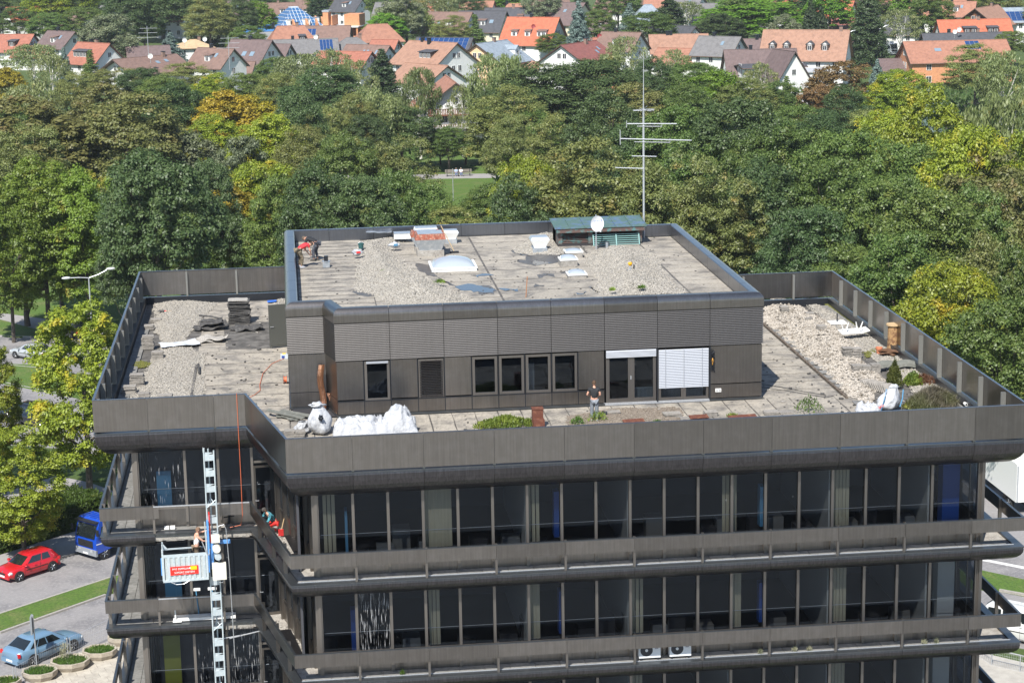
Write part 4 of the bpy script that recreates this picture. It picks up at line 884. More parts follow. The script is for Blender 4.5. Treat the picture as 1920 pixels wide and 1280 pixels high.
q = at(*P3(1265,755),.05); t = thing('bent_gutter', 'bent dark grey tarpaper shells lying behind the thuja', 'tarpaper', (q.x,q.y,.15)); 
for dx in (-.45,.45): MB().grid(lambda i,j: (dx+(i-.5)*.95, .25*math.cos(math.pi*j), .28*math.sin(math.pi*j)+.1*math.sin(3*i)), 8, 6).build('shell', greyb, t)
q = at(*P3(445,130),.05); t = thing('plank_heap', 'broken grey panels lying at the rear kerb of the right terrace', 'panels', (q.x,q.y,.1))
for k in range(7): MB().obox((rnd.uniform(-.6,.8),rnd.uniform(-.4,.4),.12+rnd.random()*.3),(rnd.uniform(.6,1.0),.35,.03),rnd.uniform(-.6,.6),rnd.uniform(-.3,.3),rnd.uniform(-.4,.4)).build('panel', slabm if k else white, t)
tag(MB().tube([at(1750,765,.1),at(1735,738,.55)],.03,6).build('marker_stick', white), 'white stick leaning in the dry bush on the right terrace', 'stick')
q = at(1823,763,.1); t = thing('pipe_bundle', 'white pipe ends lying in the front right corner of the terrace', 'pipes', (q.x,q.y,.15))
for k in range(4): MB().lathe([(.07,-.12),(.07,.12),(.05,.12),(.05,-.12)],10,(-.3+k*.2,0,.1+.03*(k%2)),'y').build('pipe', white, t)
# climbing wire plant on the penthouse wall
t = thing('wall_lantern', 'wrought iron lantern with amber glass in a tangle of wires on the penthouse wall', 'lantern', (13.17,9.52,1.75)); m = MB(); r2 = random.Random(4)
for k in range(22):
    a = [Vector((r2.uniform(-.1,.1), r2.uniform(-.08,.02), r2.uniform(-.45,.6))) for _ in range(4)]; m.tube(a,.008,4)
m.build('wire', edge, t); MB().lathe([(.05,-.1),(.06,.15),(.02,.2)],8).build('lamp_glass', mat('amber_glass',(.6,.3,.05),.2), t)
# ================================================================== things on the upper roof
zinc = mat('zinc_sheet', (.42,.46,.50), .35, .6, (5,(.6,.62,.64),.45,.7)); rustp = mat('rust_streaked_paint', (.26,.075,.045), .7, .2, (7,(.45,.30,.22),.5,.7), streak=.3)
def at2(u, v): return at(u, v, HV)
q = at2(808,481); t = thing('roof_vent', 'large rust streaked roof vent with flared hood', 'roof vent', (q.x,q.y+.6,HV)); 
def frus(m, a, b, z0, z1, a2, b2): return m.add([(-a,-b,z0),(a,-b,z0),(a,b,z0),(-a,b,z0),(-a2,-b2,z1),(a2,-b2,z1),(a2,b2,z1),(-a2,b2,z1)], [(3,2,1,0),(0,1,5,4),(1,2,6,5),(2,3,7,6),(3,0,4,7),(4,5,6,7)])
MB().box(-.66,.66,-.6,.6,0,.3).build('curb', rawcon, t); m = MB(); frus(m,.55,.5,.3,.85,.76,.68); m.build('hood', zinc, t); m = MB(); frus(m,.765,.685,.85,1.12,.70,.62); m.build('rim', rustp, t); MB().box(-.62,.62,-.54,.54,1.123,1.135).build('lid', zinc, t)
for x, y, w_, lb in ((-.15,.95,.75,'metal roof vent close behind the rusty one'),(-.05,2.0,.62,'farthest of the three grouped roof vents')):
    t2 = thing('roof_vent', lb, 'roof vent', (q.x+x,q.y+.6+y,HV)); MB().box(-.55,.55,-.4,.4,0,.3).build('curb', rawcon, t2); m = MB(); frus(m,.5,.4,.3,.8,w_,.45); m.build('hood', zinc if w_ > .7 else rustp, t2); m = MB(); frus(m,w_,.45,.8,1.05,w_-.06,.4); m.build('rim', rustp if w_ > .7 else white, t2); MB().box(-.55,.55,-.33,.33,1.053,1.065).build('lid', zinc, t2)
def wvent(label, u, v, s=1.0):
    q = at2(u, v); t = thing('roof_vent', label, 'roof vent', (q.x,q.y+.4*s,HV)); MB().box(-.38*s,.38*s,-.38*s,.38*s,0,.28*s).build('curb', zinc, t); m = MB(); frus(m,.3*s,.3*s,.28*s,.7*s,.50*s,.45*s); m.build('hood', white, t); m = MB(); frus(m,.505*s,.455*s,.7*s,.85*s,.42*s,.38*s); m.build('lid', zinc, t)
wvent('white flared roof vent standing beside the puddle', 1013, 475, .95); wvent('white roof vent behind the broom, next to the rusty one', 846, 457, .8)
q = at2(755,455); t = thing('roof_hatch', 'low white metal roof hatch beside the rusty vent', 'roof hatch', (q.x,q.y+.3,HV+.2)); MB().box(-.42,.42,-.35,.35,0,.26).build('box', white, t); MB().box(-.43,.43,-.36,.36,.263,.29).build('lid', zinc, t)
q = at2(712,449); tag(sheet(1.3,.8,.08,31,.01).build('metal_sheet', zinc, None, loc=(q.x,q.y,HV+.4), rz=-.2), 'thin grey metal sheet lying on top of the gravel heap', 'metal sheet')
# domed skylights
domem = mat('milky_acrylic', (.33,.37,.41), .18, coat=.4)
def dome(label, u, v, w_, d_, h, ch=.18):
    q = at2(u, v); t = thing('skylight_dome', label, 'skylight', (q.x,q.y+d_/2,HV))
    MB().box(-w_/2,w_/2,-d_/2,d_/2,0,ch).build('curb', slabm if w_ < 1 else white, t); MB().box(-w_/2-.03,w_/2+.03,-d_/2-.03,d_/2+.03,ch+.002,ch+.07).build('frame', white, t)
    MB().grid(lambda i,j: ((i-.5)*w_*.94, (j-.5)*d_*.94, ch+.07+h*(max(0,1-(2*i-1)**2)*max(0,1-(2*j-1)**2))**.5), 14, 14).build('dome', domem, t, smooth=True)
dome('large milky domed skylight beside the long gravel heap', 852, 509, 2.15, 2.0, .38, .12)
dome('nearest of the three small white skylight domes', 1083, 522, .85, .8, .16, .14); dome('middle one of the three small white skylight domes', 1067, 500, .82, .8, .16, .30); dome('farthest of the three small white skylight domes', 1077, 484, .82, .8, .10, .26)
# broom
a = at2(828,420); q = at2(852,474)
t = thing('broom', 'broom with wooden handle leaning against the rusty vent', 'broom', (q.x,q.y,HV)); MB().tube([(0,0,.05),(-.62,.35,1.35)],.018,6).build('handle', wood, t); MB().box(-.22,.22,-.04,.04,0,.09).build('brush', edge, t)
for lb, u, v, m_ in (('dark green bucket on the upper gravel heap near the workers', 677,466, mat('dark_green_plastic',(.03,.10,.10))),('white and red bag lying on the left edge of the upper gravel heap', 670,478, bagm),('crumpled white bag with blue tie on top of the gravel heap', 740,464, bagm)):
    q = at(u,v,HV+.2); t = thing('bucket' if 'bucket' in lb else 'plastic_bag', lb, 'bucket' if 'bucket' in lb else 'bag', (q.x,q.y,HV+.2))
    if 'bucket' in lb: MB().lathe([(.11,0),(.16,.28),(.15,.28),(.10,.03)],12).build('pail', m_, t); MB().tube([(-.15,0,.27),(0,.05,.36),(.15,0,.27)],.01,4).build('bail', galv, t)
    else:
        m = MB(); lump(m,(0,0,.14),(.28,.18,.15),u,.35); m.build('bag', m_, t, smooth=True); MB().obox((.05,-.17,.16),(.2,.03,.1),.2).build('print', redp if 'red' in lb else ltblue, t)
q = at2(612,502); t = thing('vent_pipe', 'short dark vent pipe on a square grey base near the workers', 'vent pipe', (q.x,q.y+.2,HV)); MB().box(-.17,.17,-.17,.17,0,.26).build('base', zinc, t); MB().lathe([(.21,.27),(.21,.30)],14).build('collar', zinc, t); MB().lathe([(.10,.30),(.10,.55)],12).build('pipe', edge, t)
q = at(1184,516,HV+.15); t = thing('vent_pipe', 'small vent with yellow cap standing in the right gravel heap', 'vent pipe', (q.x,q.y,HV+.15)); MB().box(-.19,.19,-.15,.15,0,.2).build('base', zinc, t); MB().box(-.22,.22,-.17,.17,.203,.24).build('plate', edge, t); MB().lathe([(.06,.24),(.06,.45)],10,(-.06,0,0)).build('pipe', galv, t); MB().lathe([(.05,.45),(.10,.53),(.10,.60),(.05,.62)],12,(-.06,0,0)).build('cap', mat('yellow_cap',(.75,.38,.02)), t); MB().lathe([(.03,.24),(.03,.5)],8,(.12,0,0)).build('rod', edge, t)
q = at2(985,556); tag(MB().tube([(0,0,0),(.08,0,.95)],.02,6).build('wooden_stake', mat('brown_stake',(.35,.15,.06),.8), None, loc=(q.x,q.y-.2,HV)), 'thin brown stake standing behind the front coping', 'stake')
# puddles
water = mat('puddle_water', (.035,.04,.05), .03, spec=.8)
wet = mat('wet_dark_membrane', (.085,.078,.07), .45, 0, (5,(.14,.13,.12),.5,.7))
def blob(pts, z, m, name): 
    P = [Vector(p) for p in A(pts, z)]; n = len(P); c = sum(P, Vector((0,0)))/n; out = []
    for i in range(n):
        for k in range(4):
            a = P[i].lerp(P[(i+1)%n], k/4); dd = Vector((mn.noise(Vector((a.x*2.3,a.y*2.3,z))), 2.2*mn.noise(Vector((a.x*2.3,a.y*2.3,z+9)))))*.30; out.append(tuple(a+dd))
    return MB().prism(out, z-.003, z+.001).build(name, m)
for k, (pts, lb) in enumerate((([Z6(1310,440),Z6(1440,460),Z6(1560,600),Z6(1690,640),Z6(1640,650),Z6(1500,560),Z6(1350,520)],'wet dark edge along the gravel left of the big skylight'),([Z7(440,420),Z7(600,405),Z7(780,400),Z7(760,470),Z7(650,500),Z7(480,500),Z7(330,480)],'wet dark area in front of the white vent'),
    ([Z7(270,380),Z7(400,385),Z7(450,430),Z7(380,430)],'wet streak left of the white vent'),([Z7(500,590),Z7(650,585),Z7(640,605),Z7(500,610)],'long damp stain in the middle of the upper roof'),([Z7(470,675),Z7(580,680),Z7(560,695),Z7(480,695)],'small damp stain near the wooden stake'),([Z7(720,562),Z7(820,560),Z7(800,580),Z7(740,580)],'damp stain left of the nearest small dome'),
    ([Z7(0,690),Z7(130,700),Z7(130,760),Z7(0,770)],'damp edge around the front puddle'),([Z6(760,690),Z6(960,705),Z6(1050,740),Z6(830,735)],'damp patch between the membrane strips and the long gravel heap'))):
    o = blob(pts, HV+.012, wet, 'wet_patch'); tag(o, lb, 'wet patch')
for k, (pts, lb) in enumerate((([Z6(1690,650),Z6(1870,640),Z6(2010,670),Z6(2020,700),Z6(1880,705),Z6(1760,690)],'largest puddle reflecting blue sky in front of the big skylight'),([Z6(1800,545),Z6(1896,540),Z6(1990,548),Z6(1880,570)],'narrow puddle right below the big skylight'),([Z7(340,390),Z7(410,400),Z7(380,415),Z7(345,412)],'small puddle left of the white vent'),([Z7(830,745),Z7(950,745),Z7(940,762),Z7(850,762)],'puddle behind the front coping right of the stake'),
    ([Z7(460,475),Z7(560,470),Z7(640,495),Z7(500,505)],'puddle in front of the white vent'),([Z7(190,715),Z7(340,718),Z7(330,738),Z7(210,732)],'shallow puddle left of the wooden stake'),([Z7(1010,700),Z7(1045,730),Z7(1045,755),Z7(1020,745)],'sliver of water at the right gravel heap'))):
    tag(blob(pts, HV+.016, water, 'puddle'), lb, 'puddle')
# copper shed with louvres
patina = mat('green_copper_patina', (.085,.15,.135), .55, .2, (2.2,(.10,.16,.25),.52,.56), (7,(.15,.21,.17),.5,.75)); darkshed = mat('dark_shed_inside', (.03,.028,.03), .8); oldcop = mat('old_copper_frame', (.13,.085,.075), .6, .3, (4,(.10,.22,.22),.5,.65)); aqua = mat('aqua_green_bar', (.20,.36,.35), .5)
SX0, SX1, SY0, SY1 = 8.75, 13.05, 26.3, 28.3
t = thing('louvred_shed', 'low ventilation shed with green copper roof and slatted front', 'shed', (0,0,HV))
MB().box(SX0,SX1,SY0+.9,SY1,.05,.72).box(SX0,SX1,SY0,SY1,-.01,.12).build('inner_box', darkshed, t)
for x in (SX0,SX0+1.55,SX1-.22): MB().box(x,x+.22,SY0,SY0+.3,.12,.80).build('corner_post', oldcop, t)
MB().box(SX0,SX0+.15,SY0+.3,SY1,.12,.80).box(SX1-.15,SX1,SY0+.3,SY1,.12,.80).build('side_wall', oldcop, t)
sm = MB().obox((0,0,0),(1.3,.10,.015),0,R(35)).mesh('louvre_slat', oldcop)
for k in range(7): ob('louvre_slat', sm, t, (SX0+.88,SY0+.08,.18+k*.085))
sm = MB().obox((0,0,0),(2.35,.03,.035)).mesh('grille_bar', aqua)
for k in range(6): ob('grille_bar', sm, t, (SX0+2.95,SY0-.05-.25*(1-k/5),.06+k*.095))
for x in (SX0+1.78,SX0+2.95,SX1-.18): MB().obox((x,SY0-.18,.30),(.05,.04,.62),0,R(-24)).build('grille_frame', aqua, t)
MB().box(SX0-.1,SX1+.1,SY0-.25,SY0-.2,.72,.93).box(SX0-.1,SX0-.05,SY0-.2,SY1,.80,.98).box(SX1+.05,SX1+.1,SY0-.2,SY1,.80,.98).build('eave_board', oldcop, t)
for k in range(6):
    a = lerp(SX0-.2,SX1+.2,k/6)+.015; b = lerp(SX0-.2,SX1+.2,(k+1)/6)-.015
    MB().add([(a,SY0-.3,.935),(b,SY0-.3,.935),(b,SY1,1.12),(a,SY1,1.12),(a,SY0-.3,.96),(b,SY0-.3,.96),(b,SY1,1.145),(a,SY1,1.145)],[(3,2,1,0),(4,5,6,7),(0,1,5,4),(1,2,6,5),(2,3,7,6),(3,0,4,7)]).build('roof_sheet', patina, t)
    MB().add([(b-.004,SY0-.3,.955),(b+.03,SY0-.3,.955),(b+.03,SY1,1.14),(b-.004,SY1,1.14),(b-.004,SY0-.3,1.0),(b+.03,SY0-.3,1.0),(b+.03,SY1,1.18),(b-.004,SY1,1.18)],[(3,2,1,0),(4,5,6,7),(0,1,5,4),(1,2,6,5),(2,3,7,6),(3,0,4,7)]).build('roof_seam', patina, t)
# satellite dish
q = at2(1119,468); t = thing('satellite_dish', 'white satellite dish on a pole in front of the copper shed', 'satellite dish', (q.x,q.y,HV), R(8))
MB().tube([(0,.1,0),(0,.1,1.75)],.035,10).build('pole', galv, t)
d = MB()
def dfn(i, j): 
    r = .34*i; a = 2*math.pi*j; return (r*math.cos(a)*1.0, -.08-.0+.10*i*i*-1+.05, 1.33+r*math.sin(a)*1.18)
d.grid(dfn, 8, 28); d.grid(lambda i,j: (dfn(i,j)[0], dfn(i,j)[1]+.02, dfn(i,j)[2]), 8, 28)
dish = d.build('dish', mat('dish_white',(.74,.75,.78),.35), t, smooth=True)
MB().tube([(0,-.05,.95),(.05,-.55,.98)],.014,6).tube([(.05,-.55,.98),(.05,-.48,1.06)],.035,8).build('feed_arm', galv, t)
textobj('NOKIA', .105, mat('print_blue',(.12,.22,.55)), dish, (-.02,-.137,1.47), (R(90),R(-3),0), 'lettering'); MB().ext([(.19,-.15,1.50),(.25,-.15,1.56),(.16,-.15,1.56)],(0,.004,0)).ext([(.17,-.15,1.49),(.20,-.15,1.45),(.21,-.15,1.49)],(0,.004,0)).build('logo', mat('print_blue',(.12,.22,.55)), dish)
tag(MB().lathe([(.07,0),(.07,.32)],12).build('stub_pipe', zinc, None, loc=(q.x+.55,q.y+.2,HV)), 'short grey stub pipe right of the dish pole', 'pipe')
# antenna mast
AX, AY = 13.40, 27.7
t = thing('antenna_mast', 'tall thin steel mast carrying several rod antennas', 'antenna', (AX,AY,HV))
MB().tube([(0,0,0),(0,0,6.7)],.055,8).build('lower_pole', galv, t); MB().tube([(0,0,6.7),(.02,0,9.55)],[.035,.012],6).build('whip', galv, t)
def zof(v): return 10.04+(232-v)*.0272-HV
mA = galv
def boom(v0, u0, u1, tilt, r=.03, double=False):
    z = zof(v0); x0, x1 = (u0-1208)/36.4, (u1-1208)/36.4; m = MB().tube([(x0,-.05,z+tilt*x0*-1),(x1,-.05,z-tilt*x1)],r,6)
    if double: m.tube([(x0*.4,-.05,z-.12),(x1*.55,-.05,z-.14-tilt*x1*.5)],.02,5); m.tube([(x1*.55,-.05,z-.14-tilt*x1*.5),(x1*.55,-.05,z+.01)],.015,5)
    n = 7
    for k in range(n): x = lerp(x0,x1,(k+.5)/n); m.tube([(x,-.30,z-tilt*x),(x,.25,z-tilt*x)],.010,4)
    m.build('boom', mA, t)
boom(207,1189,1228,.0,.018); boom(232,1177,1270,.03,.03,True); boom(261,1164,1298,.055,.03,True); boom(293,1186,1232,.05,.022); boom(316,1154,1208,.06,.024)
m = MB()
for a in range(6): m.tube([(0,0,zof(205)),(math.cos(a*1.05)*.55,math.sin(a*1.05)*.55,zof(205)+.12*math.sin(a*2))],.012,4)
m.tube([((1176-1208)/36.4,-.05,zof(225)),((1176-1208)/36.4,-.05,zof(238))],.02,5).tube([((1164-1208)/36.4,-.05,zof(243)),((1164-1208)/36.4,-.05,zof(270))],.025,5).build('dipole', mA, t)
# ================================================================== hoist
hoistp = mat('galvanised_hoist', (.50,.58,.62), .45, .35, (9,(.66,.70,.72),.45,.75), jit=.05); hblue = mat('hoist_blue', (.10,.28,.62), .5); cream = mat('cream_cover', (.68,.66,.58), .5)
HX, HY = -8.37, 6.45
t = thing('hoist_mast', 'tall blue grey lattice mast of the facade hoist', 'hoist mast', (HX,HY,0), R(6))
for x, y in ((-.20,-.14),(.20,-.14),(0,.20)): MB().tube([(x,y,GZ),(x,y,-.25)],.034,6).build('chord', hoistp, t)
MB().tube([(-.20,-.14,-.3),(-.20,-.14,-.12)],.045,6).build('chord_cap', hoistp, t)
pm = MB().box(-.18,.18,-.155,-.13,0,.26).mesh('web_plate', hoistp); dm = MB().tube([(-.18,-.14,0),(.18,-.14,.30)],.022,5).tube([(-.18,-.14,.04),(0,.2,.3)],.018,5).tube([(.18,-.14,.04),(0,.2,.3)],.018,5).mesh('web_brace', hoistp); tm_ = MB().ext([(-.18,-.14,.2),(.18,-.14,.30),(-.18,-.14,.34)],(0,.01,0)).mesh('gusset', hoistp)
for k in range(30):
    z = -.55-k*.665
    if k%4 == 3: ob('web_brace', dm, t, (0,0,z-.1)); ob('web_plate', pm, t, (0,0,z-.02)).scale.z = .35
    else: ob('web_plate', pm, t, (0,0,z-.12)); ob('gusset', tm_, t, (0,0,z-.09))
t = thing('hoist_cage', 'steel hoist platform with ribbed front gate and red sign hanging on the mast', 'hoist platform', (-9.55,6.35,-5.60), R(4))
WX = .92
MB().box(-WX,WX,-.45,.75,0,.05).build('floor', hoistp, t)
m = MB().box(-WX,WX,-.50,-.46,.0,.10).box(-WX,WX,-.50,-.46,1.05,1.17).box(-WX,-WX+.07,-.50,-.46,.10,1.05).box(WX-.07,WX,-.50,-.46,.10,1.05).build('gate_frame', hoistp, t)
perf = mat('perforated_steel', (.55,.60,.60), .5, .3, (120,(.2,.22,.24),.52,.6))
pn = MB().box(-.055,.055,-.475,-.465,.1,1.05).mesh('gate_strip', perf); rb = MB().box(-.045,.045,-.505,-.475,.1,1.05).mesh('gate_rib', hoistp)
for k in range(9):
    x = -WX+.13+k*.205; ob('gate_strip', pn, t, (x+.03,0,0))
    if k < 8: ob('gate_rib', rb, t, (x+.13,0,0))
s = MB().box(-.62,.52,-.530,-.510,.30,.66).build('sign', mat('sign_red',(.80,.03,.02),.4), t)
sg = MB().box(.20,.46,-.5335,-.5305,.49,.64).build('yellow_field', mat('sign_yellow',(.85,.55,.01),.4), s)
wt = mat('sign_white',(.85,.85,.85)); textobj('MVS ZEPPELIN', .105, wt, s, (-.20,-.534,.555), (R(90),0,0), sx=1.02); textobj('SOFORT MIETEN!', .11, wt, s, (-.04,-.534,.40), (R(90),0,0), sx=.98)
MB().lathe([(.035,0),(.035,.003)],12,(.18,-.5335,.565),'y').build('emblem', wt, s); textobj('www.zeppelin', .03, wt, s, (-.04,-.534,.335), (R(90),0,0))
MB().box(-WX-.02,-WX+.02,-.46,.70,.05,1.05).build('side_gate', hoistp, t); MB().box(-WX-.06,-WX-.02,-.46,-.3,.3,1.0).build('blue_edge', hblue, t)
m = MB(); m.box(-WX,-WX+.06,.69,.75,.05,1.35).box(-WX,WX,.70,.74,1.0,1.06).box(-WX,-WX+.05,-.46,-.41,1.0,1.3).box(-WX,-WX+.04,-.46,.74,1.22,1.26); m.add([(-WX,.69,1.06),(-WX+.25,.69,1.06),(-WX,.69,1.35)],[(0,1,2)]); m.build('rail_frame', hoistp, t)
m = MB().box(WX-.05,WX+.0,-.46,-.40,.05,2.1).box(WX-.05,WX,.69,.75,.05,2.1).build('mast_side_post', hoistp, t)
MB().box(WX+.02,WX+.10,-.42,-.2,.55,2.45).box(WX+.02,WX+.06,-.5,-.42,.3,1.15).build('blue_carriage', hblue, t); MB().box(WX+.12,WX+.17,-.3,-.2,1.5,2.8).build('red_flag_bar', redp, t)
MB().box(WX+.10,WX+.95,-.30,-.05,1.42,1.52).box(WX+.12,WX+.24,-.3,.0,.4,1.5).build('drive_frame', hblue, t)
MB().box(WX+.18,WX+.52,-.62,-.32,1.58,1.86).build('drive_cover', cream, t); MB().lathe([(.15,-.72),(.17,-.65),(.17,-.35)],16,(WX+.38,0,1.32),'y').build('motor', cream, t); MB().lathe([(.13,-.70),(.15,-.62),(.15,-.35)],16,(WX+.42,0,.98),'y').build('brake_motor', hoistp, t)
MB().box(WX+.16,WX+.72,-.72,-.46,.02,.70).build('control_box', cream, t)
MB().tube([(WX+.45,-.5,1.9),(WX+.5,-.5,2.25),(WX+.72,-.5,2.3),(WX+.8,-.5,2.1),(WX+.86,-.5,.5),(WX+.9,-.5,-3.5)],.018,5).tube([(-.6,-.52,.0),(-.4,-.54,-.1),(-.1,-.53,-.1),(.15,-.5,.03)],.018,5).tube([(WX-.2,-.5,1.65),(WX-.05,-.55,1.2),(WX+.05,-.55,1.05),(WX+.1,-.5,1.3)],.02,5).tube([(WX+.4,-.6,.0),(WX+.42,-.62,-.12),(WX+.55,-.6,-.14),(WX+.6,-.6,.0)],.02,5).build('hose', galv, t)
tag(MB().tube([(-7.9,6.4,-8.38),(-6.35,7.0,-8.30)],.03,6).tube([(-8.5,6.4,-8.42),(-6.9,6.8,-8.34)],.022,6).build('anchor_tube', galv), 'steel tube bracing the hoist mast against the second balcony', 'brace tube')
# things on the wing balconies
t = thing('shovel', 'long handled red shovel leaning on the balcony wall beside the kneeling man', 'shovel', (-5.55,6.1,-3.98)); MB().tube([(0,0,.3),(.35,.3,1.55)],.018,6).build('handle', wood, t); MB().obox((-.03,-.03,.18),(.22,.03,.32),0,.3).build('blade', redp, t)
def plate(label, x, y, z, l, w_, rz, rx=0):
    tag(MB().obox((0,0,0),(w_,l,.025),rz,rx).build('sheet_metal_plate', bronze_dk, None, loc=(x,y,z)), label, 'metal sheet')
plate('loose metal sheet leaning on the wall below the kneeling man', -5.05,4.35,-3.72,1.6,.45,R(12),.12); plate('folded dark metal sheet lying nearest the balcony corner, upper balcony', -4.85,2.9,-3.88,1.1,.5,R(30),.05); plate('long dark metal sheet lying on the slanting part of the middle balcony', -5.35,3.7,-7.80,3.1,.55,R(10),.06)
q = (-8.85,8.0,-8.0); t = thing('insulation_board', 'long pale insulation board lying on the middle balcony under the hoist', 'board', q); MB().box(-1.4,1.2,-.25,.2,0,.12).build('board', white, t)
t = thing('floor_squeegee', 'T-shaped pale blue squeegee leaning left on the middle balcony', 'squeegee', (-9.2,8.25,-7.95)); MB().tube([(0,0,0),(-.08,.1,1.05)],.025,6).build('handle', ltblue, t); MB().box(-.25,.1,.08,.14,1.05,1.16).build('head', white, t)
t = thing('floor_squeegee', 'T-shaped pale blue squeegee leaning right, next to the mast', 'squeegee', (-8.6,8.25,-7.95)); MB().tube([(0,0,0),(0,.1,1.05)],.025,6).build('handle', ltblue, t); MB().box(-.18,.18,.08,.14,1.05,1.16).build('head', white, t)
t = thing('jack_post', 'white clamp post standing at the edge of the middle balcony', 'clamp post', (-10.15,7.7,-8.0)); MB().tube([(0,0,0),(0,0,.95)],.035,8).build('post', white, t); MB().box(-.12,.25,-.08,.08,0,.05).box(-.15,.0,-.05,.05,.6,.68).build('foot', white, t)
t = thing('drill_stand', 'black electric tool with coiled hose on the upper balcony beside the mast', 'tool', (-7.75,7.85,-3.98)); MB().box(-.15,.15,-.1,.1,0,.12).tube([(0,0,.1),(.05,0,.5)],.06,8).build('body', edge, t); MB().tube([(-.2,0,.4),(.25,0,.45)],.025,6).build('grip', edge, t)
for k in range(2): tag(MB().box(-.12,.12,-.08,.08,0,.12).build('white_block', white, None, loc=(-10.3+.2*k,7.95,-3.99)), ('small white block lying on the upper balcony left of the hoist','second small white block right next to the first on the upper balcony')[k], 'block')
# air conditioners
for k, x in enumerate((8.75,9.98)):
    t = thing('air_conditioner', ('left','right')[k]+' one of the two white air conditioning units on the lower balcony', 'air conditioner', (x,.55,-12.06+4.02), group='air conditioning units')
    acm = mat('ac_white',(.66,.68,.70)); MB().box(-.43,.43,-.16,.16,.10,.70).build('case', acm, t); MB().box(-.38,-.3,-.14,.14,0,.10).box(.3,.38,-.14,.14,0,.10).build('foot', edge, t)
    MB().lathe([(.25,-.165),(.25,-.161)],24,(-.13,0,.42),'y').build('fan_grille', edge, t); MB().lathe([(.06,-.175),(.06,-.166)],12,(-.13,0,.42),'y').build('hub', acm, t); MB().box(.20,.34,-.164,-.161,.46,.52).build('badge', mat('badge_grey',(.3,.3,.33)), t)
for k, (x, lb) in enumerate(((-1.05,'grass tuft on the lower balcony below the most streaked window'),(13.2,'small succulent on the lower balcony right of the air conditioners'),(14.6,'succulent beside a post of the lower balcony'),(15.2,'pale succulent just right of that post'),(19.9,'left of the two succulents at the right end of the lower balcony'),(20.4,'right of the two succulents at the right end of the lower balcony'))):
    bush('weed', lb, 'weed', (x,.38,-8.04), .12,.08,.22, 90, L_grass if k == 0 else leafmat('pale_succulent',(.25,.26,.16),(.45,.43,.30),(.3,.3,.1)) if k == 1 else (L_grass if k == 0 else MATS['pale_succulent']), 70+k, .12,.012, stem=False)

# ---- small debris, bare bitumen and kerb on the left terrace
tag(MB().prism([tuple(at(u,v,.05).xy) for u,v in ((418,603),(505,603),(508,652),(424,655))],.03,.045).build('bare_patch', mat('bare_bitumen',(.1,.1,.1))), 'freshly bared dark strip of roof in front of the steel door', 'bare patch')
tag(MB().prism([(-9.42,8.2),(-9.30,8.2),(-9.30,20.5),(-9.42,20.5)],.02,.13).build('timber_kerb', deckdk), 'long dark kerb strip at the edge of the left gravel', 'kerb strip')
r2 = random.Random(77); m = MB(); m2 = MB()
for k in range(520):
    q = r2.random()
    if q < .3: x, y = r2.uniform(-9.3,-5.2), r2.uniform(8,34)
    elif q < .6: x, y = r2.uniform(15.6,19), r2.uniform(5,26)
    elif q < .8: x, y = r2.uniform(-4,19), r2.uniform(5.5,9.3)
    else: x, y = r2.uniform(19.3,23), r2.uniform(5,28)
    s_ = r2.uniform(.02,.075)*(1.5 if r2.random() < .1 else 1)
    (m if k%2 else m2).obox((x,y,.05+s_*.3),(s_*1.8,s_,s_*.7),r2.uniform(0,3),r2.uniform(-.4,.4))
for mm_, mt, lb in ((m, matm, 'dark crumbs of roofing felt scattered over the terrace'),(m2, slabm, 'pale chips of concrete scattered over the terrace')):
    o = mm_.build('debris', mt); kind(o,'stuff'); tag(o, lb, 'debris')
r2 = random.Random(78)
for k in range(5):
    x, y = r2.uniform(-3.5,12), r2.uniform(12,27)
m = MB()
for k in range(260):
    x, y = r2.uniform(-4.2,14.6), r2.uniform(11.5,28); s_ = r2.uniform(.02,.06); m.obox((x,y,HV+.01+s_*.2),(s_*1.6,s_,s_*.6),r2.uniform(0,3))
o = m.build('debris', matm); kind(o,'stuff'); tag(o, 'dark bits scattered over the upper roof', 'debris')
# wires trailing on the right terrace
tag(MB().tube([(15.5,12.5,.06),(16.6,11.4,.06),(17.6,10.2,.06),(18.2,9.6,.06),(18.0,9.1,.06),(18.5,9.4,.06)],.012,4).tube([(15.5,11.8,.06),(16.8,10.6,.06),(18.1,9.2,.06)],.010,4).build('thin_wire', edge), 'thin dark wires trailing across the right terrace from the penthouse', 'wire')
# ================================================================== ground, roads, cars
grassm = mat('meadow_grass', (.060,.105,.016), .95, 0, (.25,(.09,.12,.022),.4,.7), (14,(.03,.055,.01),.4,.7), bump=(14,.9,.08))
lawn = mat('bright_lawn', (.085,.155,.018), .95, 0, (.5,(.15,.17,.05),.47,.66), (6,(.045,.09,.012),.42,.66), bump=(16,.9,.06))
asph = mat('asphalt', (.235,.225,.225), .9, 0, (.35,(.165,.16,.165),.47,.62), (5,(.29,.28,.275),.5,.7))
asph2 = mat('pale_asphalt', (.30,.285,.28), .9, 0, (.7,(.24,.23,.225),.45,.7), (30,(.36,.35,.34),.5,.75))
kerbm = mat('kerb_stone', (.36,.34,.31), .9, 0, (6,(.25,.24,.22),.4,.7)); roadwhite = mat('road_paint', (.6,.6,.58), .8)
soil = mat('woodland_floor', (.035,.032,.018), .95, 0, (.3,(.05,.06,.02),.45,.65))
g = MB(); g.grid(lambda i,j: (-1500+3000*i, -400+3600*j, GZ), 6, 8); kind(g.build('ground', grassm), 'structure')
def sheet_px(name, pts, m, dz, th=0.0, label=None):
    P = [tuple(at(u,v,GZ).xy) for u,v in pts]; o = MB().prism(P, GZ+.001+dz-.3, GZ+dz).build(name, m); kind(o, 'structure'); return o
